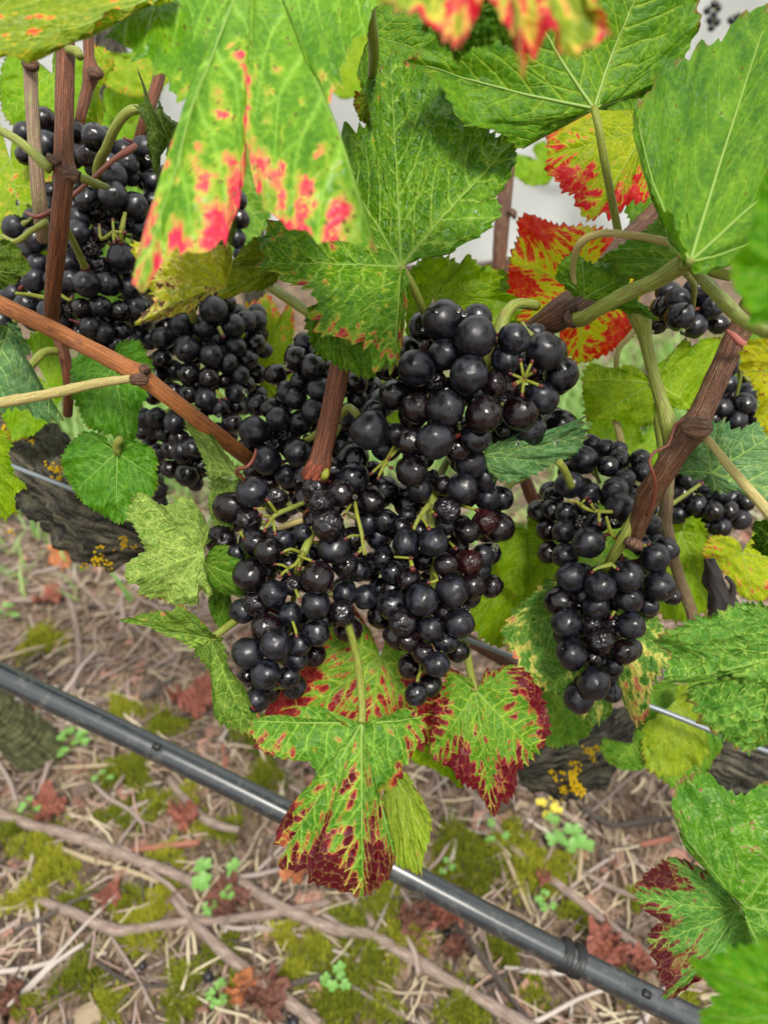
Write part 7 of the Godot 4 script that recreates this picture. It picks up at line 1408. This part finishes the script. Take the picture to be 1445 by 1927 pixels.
	leaf("soft leaf in the gap between the right bunch and the shaded bunch", "backlit", [1569, 4743, -3529], [16, 78, -55, 1, 48, 144, -100, 0, 143, 130, -91, 1, 239, 52, -37, 0, 271, -130, 91, 1, 175, -287, 201, 0, 0, -313, 219, 1, -143, -209, 146, 0, -175, 0, 0, 1, -48, -26, 18, 0], [-0.000, 0.574, 0.819], [], {"seed": 75, "bow": 0.0020})
	build_leaves()
	canopy()
	# ------------------------------------------------ things lying on the ground
	dead_leaf("salmon curled leaf on the soil behind the folded leaf", [-2344, 80, -6035], 0.070, 0.90, "dead_red", 1)
	dead_leaf("pink crumpled leaf left of the hose by a twig", [-3613, 80, -4502], 0.042, 1.80, "dead_red", 2)
	dead_leaf("rosy shrivelled leaf between two mauve canes", [-2130, 80, -4440], 0.038, 2.70, "dead_red", 3)
	dead_leaf("pinkish crumpled leaf under the hose right of the maroon leaf", [624, 80, -3407], 0.045, 3.60, "dead_red", 4)
	dead_leaf("dusky leaf beside the pinkish crumpled leaf under the hose", [291, 80, -3344], 0.039, 4.50, "dead_brown", 5)
	dead_leaf("red curled leaf above the greenish trunk foot", [-4330, 80, -6035], 0.038, 5.40, "dead_red", 6)
	dead_leaf("orange leaf under the lichen covered vine head", [-4967, 80, -8831], 0.055, 6.30, "dead_orange", 7)
	dead_leaf("orange curled leaf at the bottom left of centre", [-1259, 80, -2771], 0.031, 7.20, "dead_orange", 8)
	dead_leaf("large salmon dead leaf right of the hose clips", [2048, 80, -3099], 0.046, 8.10, "dead_red", 9)
	dead_leaf("dark wine brown leaf at the bottom near a thick cane", [-1039, 80, -2709], 0.046, 9.00, "dead_brown", 10)
	dead_leaf("dark brown leaf under the wavy grey cane", [-1512, 80, -3532], 0.045, 9.90, "dead_brown", 11)
	dead_leaf("dull pink leaf in the bottom left corner", [-3256, 80, -2709], 0.031, 10.80, "dead_brown", 12)
	dead_leaf("small rust leaf beside the hose at the lower right", [2334, 80, -2987], 0.024, 11.70, "dead_red", 13)
	dead_leaf("orange leaf peeping out below the maroon leaf", [-871, 80, -3847], 0.035, 12.60, "dead_orange", 14)
	dead_leaf("dry salmon leaf between sticks at the left", [-4906, 80, -7899], 0.043, 13.50, "dead_red", 15)
	dead_leaf("tiny brick red leaf beside the clover", [1580, 80, -3766], 0.018, 14.40, "dead_red", 16)
	dead_leaf("orange dead leaf wedged above the powdery leaf", [3877, 80, -4881], 0.046, 15.30, "dead_orange", 17)
	dead_leaf("dark leaf on the moss below the hose", [675, 80, -3099], 0.027, 16.20, "dead_brown", 18)
	dead_leaf("rust leaf between grey twigs at the lower left", [-2665, 80, -3583], 0.026, 17.10, "dead_red", 19)
	clover("pale green weed left of the hose beside a crooked twig", [-3651, 40, -5352], 0.038, 5, 1, "weed")
	clover("round leaved green weed on bare soil right of the pale lobe", [1886, 40, -4140], 0.042, 5, 2, "weed")
	clover("light green weed near the bottom centre", [-449, 40, -2816], 0.026, 4, 3, "weed")
	clover("small green weed by the orange curled leaf", [-1441, 40, -2682], 0.021, 4, 4, "weed")
	clover("tiny green weed beside the pink crumpled leaf", [-3824, 40, -4528], 0.020, 3, 5, "weed")
	clover("green weed at the left edge above the hose", [-5385, 40, -7548], 0.034, 4, 6, "weed")
	clover("little green weed in the moss under the straw", [-3133, 40, -4868], 0.020, 3, 7, "weed")
	clover("dusky green weed behind the hose at the right", [1546, 40, -3491], 0.020, 4, 8, "weed")
	clover("yellow leaved weed below the knobbly vine arm", [1772, 40, -4484], 0.030, 4, 9, "weed_yellow")
	clover("pale weed beside the straw stalk", [1161, 40, -4210], 0.022, 3, 10, "weed")
	clover("leafy weeds below the right bunch tip", [2915, 40, -5263], 0.057, 7, 11, "weed")
	clover("grassy green weed below the maroon leaf tip at left", [-1644, 40, -3655], 0.041, 5, 12, "weed")
	clover("small weed on moss by the pale lobe", [631, 40, -3842], 0.017, 3, 13, "weed")
	fallen_grape("fallen dark grape beside the thick mauve cane", [-1575, 98, -2879], 48)
	fallen_grape("fallen grape under the hose beside the crumpled leaf", [601, 95, -3246], 45)
	fallen_grape("fallen grape at the bottom edge left of centre", [-775, 100, -2520], 50)
	fallen_grape("fallen shrunken grape at the lower left", [-2192, 89, -2970], 39)

func ground() -> void:
	var st := SurfaceTool.new()
	st.begin(Mesh.PRIMITIVE_TRIANGLES)
	st.set_smooth_group(0)
	var n := 220
	for i in n + 1:
		var a := float(i) / n * 2.0 - 1.0
		var z := -0.75 + (absf(a) * 1.3 + 28.7 * pow(absf(a), 6.0)) * signf(a)
		for k in n + 1:
			var b := float(k) / n * 2.0 - 1.0
			var x := (absf(b) * 1.5 + 28.5 * pow(absf(b), 6.0)) * signf(b)
			st.add_vertex(Vector3(x, ground_y(x, z), z))
	for i in n:
		for k in n:
			var q := i * (n + 1) + k
			for e in [q, q + 1, q + n + 1, q + 1, q + n + 2, q + n + 1]: st.add_index(e)
	st.generate_normals()
	var m := StandardMaterial3D.new()
	var S := 1024
	var out := PackedByteArray()
	out.resize(S * S * 3)
	var n1 := noise_of(61, 0.012, 4)
	var n2 := noise_of(62, 0.09, 3)
	var n3 := noise_of(63, 0.4, 2)
	var c1 := srgb(58, 46, 37)
	var c2 := srgb(152, 132, 110)
	var c3 := srgb(164, 136, 120)
	for y in S:
		for x in S:
			var f := n2.get_noise_2d(x, y * 0.55)
			var g := n3.get_noise_2d(x, y)
			var t := clampf(0.45 + n1.get_noise_2d(x, y) * 0.5 + f * 0.7 + g * 0.3, 0.0, 1.0)
			var c := c1.lerp(c2, t)
			c = c.lerp(c3, clampf((n2.get_noise_2d(x + 400.0, y) - 0.15) * 2.5, 0.0, 1.0) * 0.6)
			var i := (y * S + x) * 3
			out[i] = int(c.r * 255.0)
			out[i + 1] = int(c.g * 255.0)
			out[i + 2] = int(c.b * 255.0)
	var tex := ImageTexture.create_from_image(Image.create_from_data(S, S, true if false else false, Image.FORMAT_RGB8, out))
	m.albedo_texture = tex
	m.uv1_triplanar = true
	m.uv1_world_triplanar = true
	m.uv1_scale = Vector3.ONE * 1.3
	m.roughness = 0.9
	m.metallic_specular = 0.3
	m.heightmap_enabled = true
	m.heightmap_texture = tex
	m.heightmap_scale = 0.5
	var g := part("ground", st.commit(), m, self)
	g.set_meta("kind", "structure")

func far_side() -> void:
	# green cover between the rows
	var r := RandomNumberGenerator.new()
	r.seed = 5
	var blade := SurfaceTool.new()
	blade.begin(Mesh.PRIMITIVE_TRIANGLES)
	for i in 4:
		var f := i / 3.0
		var w := 0.0022 * (1.0 - f * f * 0.95)
		blade.add_vertex(Vector3(-w, f * 0.06, 0.03 * f * f))
		blade.add_vertex(Vector3(w, f * 0.06, 0.03 * f * f))
	for i in 3:
		for q in [i * 2, i * 2 + 2, i * 2 + 1, i * 2 + 1, i * 2 + 2, i * 2 + 3]: blade.add_index(q)
	blade.generate_normals()
	var gm := tinted(0.55)
	gm.backlight_enabled = true
	gm.backlight = Color(0.8, 0.8, 0.4)
	var xf := []
	var cols := []
	for i in 17000:
		var x: float = r.randf_range(-1.7, 1.7)
		var z: float = -1.32 + r.randfn(0.0, 0.17) + 0.10 * mats.dirt_noise.get_noise_1d(x * 2.0) - x * 0.12
		var clump: float = mats.dirt_noise.get_noise_2d(x * 5.0 + 40.0, z * 5.0)
		if clump < -0.28: continue
		var s := r.randf_range(0.5, 1.3)
		xf.append(Transform3D(Basis(Vector3.UP, r.randf() * TAU).rotated(Vector3.RIGHT, r.randfn(0, 0.3)).scaled(Vector3(s * 1.6, s, s)), Vector3(x, ground_y(x, z), z)))
		cols.append(Color(0.16, 0.34, 0.08).lerp(Color(0.38, 0.54, 0.20), r.randf()))
	stuff("grass", "light green grass growing between the rows", "grass", blade.commit(), gm, xf, cols)
	# white bird net that hangs over the next row
	var st := SurfaceTool.new()
	st.begin(Mesh.PRIMITIVE_TRIANGLES)
	st.set_smooth_group(0)
	var nz := noise_of(19, 1.0, 3)
	var nx := 260
	var ny := 46
	for j in ny + 1:
		var f := float(j) / ny
		for i in nx + 1:
			var x := -4.5 + 9.0 * i / nx
			var fold := 0.05 * sin(x * 9.0 + 3.0 * nz.get_noise_2d(x * 1.2, f)) + 0.10 * nz.get_noise_2d(x * 1.5, f * 1.2 + 3.0)
			st.set_uv(Vector2(x * 14.0, f * 22.0))
			st.add_vertex(Vector3(x, 0.05 + f * 1.5 + 0.02 * nz.get_noise_1d(x * 3.0), -2.35 - 0.35 * f + fold * (0.4 + 0.6 * (1.0 - f)) - x * 0.1))
	for j in ny:
		for i in nx:
			var q := j * (nx + 1) + i
			for e in [q, q + nx + 1, q + 1, q + 1, q + nx + 1, q + nx + 2]: st.add_index(e)
	st.generate_normals()
	var wv := PackedByteArray()
	wv.resize(128 * 128 * 3)
	for y in 128:
		for x in 128:
			var a := 0.5 + 0.5 * sin(TAU * (x + y) / 16.0)
			var b := 0.5 + 0.5 * sin(TAU * (x - y) / 16.0)
			var v := 0.58 + 0.16 * maxf(a * a, b * b)
			for c in 3: wv[(y * 128 + x) * 3 + c] = int(v * 255.0 * [0.985, 1.0, 0.99][c])
	var nm := StandardMaterial3D.new()
	nm.albedo_texture = ImageTexture.create_from_image(Image.create_from_data(128, 128, false, Image.FORMAT_RGB8, wv))
	nm.roughness = 0.7
	nm.metallic_specular = 0.3
	nm.backlight_enabled = true
	nm.backlight = Color(0.5, 0.5, 0.5)
	var net := thing("bird_net", "white bird net hanging in folds over the next vine row", "net", Vector3.ZERO)
	part("mesh_cloth", st.commit(), nm, net)
	part("edge_cord", rod([Vector3(-4.4, 0.335, -2.02), Vector3(-1.5, 0.33, -2.3), Vector3(0.3, 0.325, -2.44), Vector3(1.5, 0.32, -2.56), Vector3(4.4, 0.33, -2.85)], [0.006], 8, 0.05), mats.twig_dark, net)

func litter() -> void:
	var r := RandomNumberGenerator.new()
	r.seed = 8
	# bent strips of straw, bark and leaf stalk
	var sm := rod([Vector3(-0.5, 0, 0), Vector3(-0.2, 0.06, 0.05), Vector3(0.15, 0.05, -0.03), Vector3(0.5, 0, 0.02)], [0.028, 0.032, 0.032, 0.02], 5, 0.2, 0.2)
	var xf := []
	var cols := []
	var tones := [Color(0.46, 0.38, 0.25), Color(0.34, 0.27, 0.20), Color(0.16, 0.12, 0.09), Color(0.50, 0.43, 0.30), Color(0.33, 0.22, 0.17), Color(0.36, 0.27, 0.24), Color(0.08, 0.065, 0.055)]
	for i in 11000:
		var z := -0.12 - 1.0 * pow(r.randf(), 0.8) if i < 8500 else -r.randf_range(1.0, 2.6)
		var x := r.randf_range(-1.0, 1.0) * (0.35 + absf(z) * 0.75)
		var ln := r.randf_range(0.018, 0.075)
		var th := ln * r.randf_range(0.35, 0.9) if ln < 0.03 else ln * r.randf_range(0.25, 0.6)
		var b := Basis(Vector3.UP, r.randf() * TAU) * Basis(Vector3.BACK, r.randfn(0, 0.14)) * Basis.from_scale(Vector3(ln, th * r.randf_range(0.3, 0.8), th * 1.3))
		xf.append(Transform3D(b, Vector3(x, ground_y(x, z) + r.randf_range(0.0, 0.008), z)))
		var c: Color = tones[r.randi() % tones.size()]
		cols.append(c * r.randf_range(0.7, 1.15))
	stuff("straw_litter", "dry straw, bark strips and stalks strewn over the soil", "litter", sm, tinted(0.8), xf, cols)
	# short grey bits of pruned wood
	var wm := rod([Vector3(-0.5, 0, 0), Vector3(-0.15, 0.015, 0.03), Vector3(0.2, 0.02, -0.03), Vector3(0.5, 0, 0.01)], [0.034, 0.04, 0.034, 0.03], 7, 0.12, 0.35)
	xf = []
	cols = []
	var greys := [Color(0.27, 0.21, 0.18), Color(0.34, 0.28, 0.25), Color(0.20, 0.15, 0.12), Color(0.40, 0.35, 0.31), Color(0.10, 0.08, 0.07)]
	for i in 950:
		var z := -0.12 - 1.0 * pow(r.randf(), 0.8) if i < 700 else -r.randf_range(1.0, 2.6)
		var x := r.randf_range(-1.0, 1.0) * (0.35 + absf(z) * 0.75)
		var ln := r.randf_range(0.035, 0.13)
		var th := r.randf_range(0.028, 0.07)
		xf.append(Transform3D(Basis(Vector3.UP, r.randfn(0.35, 0.9)) * Basis(Vector3.BACK, r.randfn(0, 0.08)) * Basis.from_scale(Vector3(ln, th, th)), Vector3(x, ground_y(x, z) + r.randf_range(0.002, 0.012), z)))
		cols.append((greys[r.randi() % greys.size()] as Color) * r.randf_range(0.75, 1.15))
	stuff("twig_litter", "short grey bits of pruned vine wood strewn over the soil", "litter", wm, tinted(0.8), xf, cols)
	# crumpled scraps of dead leaf
	var st := SurfaceTool.new()
	st.begin(Mesh.PRIMITIVE_TRIANGLES)
	st.set_smooth_group(0)
	var nz := noise_of(33, 1.0, 2)
	for j in 6:
		for i in 6:
			var p := Vector3(i / 5.0 - 0.5, 0, j / 5.0 - 0.5)
			p.y = 0.45 * nz.get_noise_2d(p.x * 2.0, p.z * 2.0) + 0.5 * p.x * p.x
			p.x *= 1.0 - 0.5 * absf(p.z)
			p.z *= 1.0 - 0.4 * absf(p.x)
			st.add_vertex(p)
	for j in 5:
		for i in 5:
			var q := j * 6 + i
			for e in [q, q + 1, q + 6, q + 1, q + 7, q + 6]: st.add_index(e)
	st.generate_normals()
	xf = []
	cols = []
	var reds := [Color(0.28, 0.15, 0.11), Color(0.20, 0.13, 0.09), Color(0.36, 0.20, 0.15), Color(0.10, 0.07, 0.05), Color(0.28, 0.22, 0.15), Color(0.14, 0.10, 0.08)]
	for i in 1500:
		var z := -0.12 - 1.0 * pow(r.randf(), 0.8) if i < 1000 else -r.randf_range(1.0, 2.6)
		var x := r.randf_range(-1.0, 1.0) * (0.35 + absf(z) * 0.75)
		var s := r.randf_range(0.008, 0.026)
		xf.append(Transform3D(Basis(Vector3(r.randf() - 0.5, 1, r.randf() - 0.5).normalized(), r.randf() * TAU).scaled(Vector3(s, s, s)), Vector3(x, ground_y(x, z) + 0.005, z)))
		cols.append((reds[r.randi() % reds.size()] as Color) * r.randf_range(0.7, 1.1))
	stuff("leaf_scraps", "crumpled scraps of dead red brown leaves on the soil", "litter", st.commit(), tinted(0.7), xf, cols)
	# moss: mounds with short upright tufts
	var tuft := SurfaceTool.new()
	tuft.begin(Mesh.PRIMITIVE_TRIANGLES)
	for k in 3:
		var a := TAU * k / 3.0
		var d := Vector3(cos(a), 0, sin(a))
		tuft.add_vertex(d.rotated(Vector3.UP, 1.2) * 0.0007)
		tuft.add_vertex(d * 0.0022 + Vector3(0, 0.006, 0))
		tuft.add_vertex(d.rotated(Vector3.UP, -1.2) * 0.0007)
	tuft.generate_normals()
	xf = []
	cols = []
	for c in [[-2877, 0, -4992, 334], [-3028, 0, -5090, 225], [-2210, 0, -4734, 217], [-2540, 0, -4636, 251], [-2883, 0, -4509, 212], [-293, 0, -3347, 310], [39, 0, -3572, 287], [-159, 0, -3020, 328], [-394, 0, -2824, 262], [769, 0, -4175, 307], [962, 0, -3890, 364], [188, 0, -3204, 275], [-1821, 0, -2910, 206], [-2762, 0, -2910, 265], [-2563, 0, -3623, 192], [-2284, 0, -3372, 280], [-2346, 0, -3228, 184], [-3609, 0, -4145, 306], [-3948, 0, -4354, 243], [687, 0, -2636, 284], [-383, 0, -2616, 312], [-657, 0, -3134, 242], [-1347, 0, -4936, 295], [-1559, 0, -5557, 353], [-2682, 0, -5674, 317], [-4731, 0, -7093, 404], [-3275, 0, -5918, 284], [1495, 0, -3836, 361], [637, 0, -3890, 264], [1328, 0, -4175, 307], [1721, 0, -3890, 298], [-1438, 0, -4734, 217], [-1953, 0, -4354, 209], [-2223, 0, -4059, 202], [-3374, 0, -3890, 298], [-3483, 0, -3623, 257], [-788, 0, -2954, 178], [2458, 0, -3623, 128], [-1668, 0, -4354, 174], [-1501, 0, -3134, 182], [-2407, 0, -2697, 172], [-3133, 0, -2636, 142], [2651, 0, -2656, 199], [2183, 0, -2824, 175], [-12, 0, -2656, 228], [1129, 0, -3134, 182], [-2169, 0, -3623, 225], [1310, 0, -2739, 173], [-2992, 0, -3572, 191], [-921, 0, -3275, 185], [-1260, 0, -2866, 176], [1846, 0, -3471, 158], [-1782, 0, -2636, 199]]:
		var at := v3(c)
		var size: float = c[3] * 0.0001
		for i in int(650.0 * clampf(size / 0.03, 0.4, 2.2)):
			var a := r.randf() * TAU
			var f := sqrt(r.randf()) * (1.0 if i % 4 else r.randf_range(1.0, 1.8))
			var d := size * f * (0.75 + 0.3 * sin(a * 3.0 + at.x * 90.0))
			var p := at + Vector3(cos(a) * d, 0, sin(a) * d * 0.9)
			p.y = ground_y(p.x, p.z) + size * 0.36 * maxf(0.0, 1.0 - f * f) * (0.8 + 0.4 * mats.dirt_noise.get_noise_2d(p.x * 60.0, p.z * 60.0)) + 0.001
			var s := r.randf_range(0.8, 1.7)
			xf.append(Transform3D(Basis(Vector3.UP, r.randf() * TAU).rotated(Vector3.RIGHT, r.randfn(0, 0.4)).scaled(Vector3.ONE * s), p))
			cols.append(Color(0.15, 0.19, 0.012).lerp(Color(0.46, 0.46, 0.04), clampf(r.randf() * 0.7 + 0.3 * sin(at.x * 50.0), 0.0, 1.0)))
	var mm := tinted(0.85)
	mm.backlight_enabled = true
	mm.backlight = Color(0.5, 0.5, 0.2)
	stuff("moss", "bright green moss cushions among the litter", "moss", tuft.commit(), mm, xf, cols)

func canopy() -> void:
	# the vine's own leaves just above the view, which shade the row
	var r := RandomNumberGenerator.new()
	r.seed = 3
	var pool := []
	for o in leaves:
		if o.get_child(0).mesh.get_aabb().size.length() > 0.06: pool.append(o)
	for i in 34:
		var src: Node3D = pool[r.randi() % pool.size()]
		var c: Node3D = src.duplicate()
		c.name = numbered("vine_leaf")
		add_child(c)
		var t := r.randf_range(-0.75, 0.75)
		c.position = Vector3(t, r.randf_range(0.86, 1.25), -0.42 - t * 0.45 + r.randf_range(-0.16, 0.12))
		c.basis = Basis(Vector3.UP, r.randf() * TAU) * Basis(Vector3.RIGHT, r.randf_range(-0.6, 0.6))
		c.set_meta("label", "vine leaf in the canopy above the view")
		c.set_meta("group", "canopy leaves above the view")
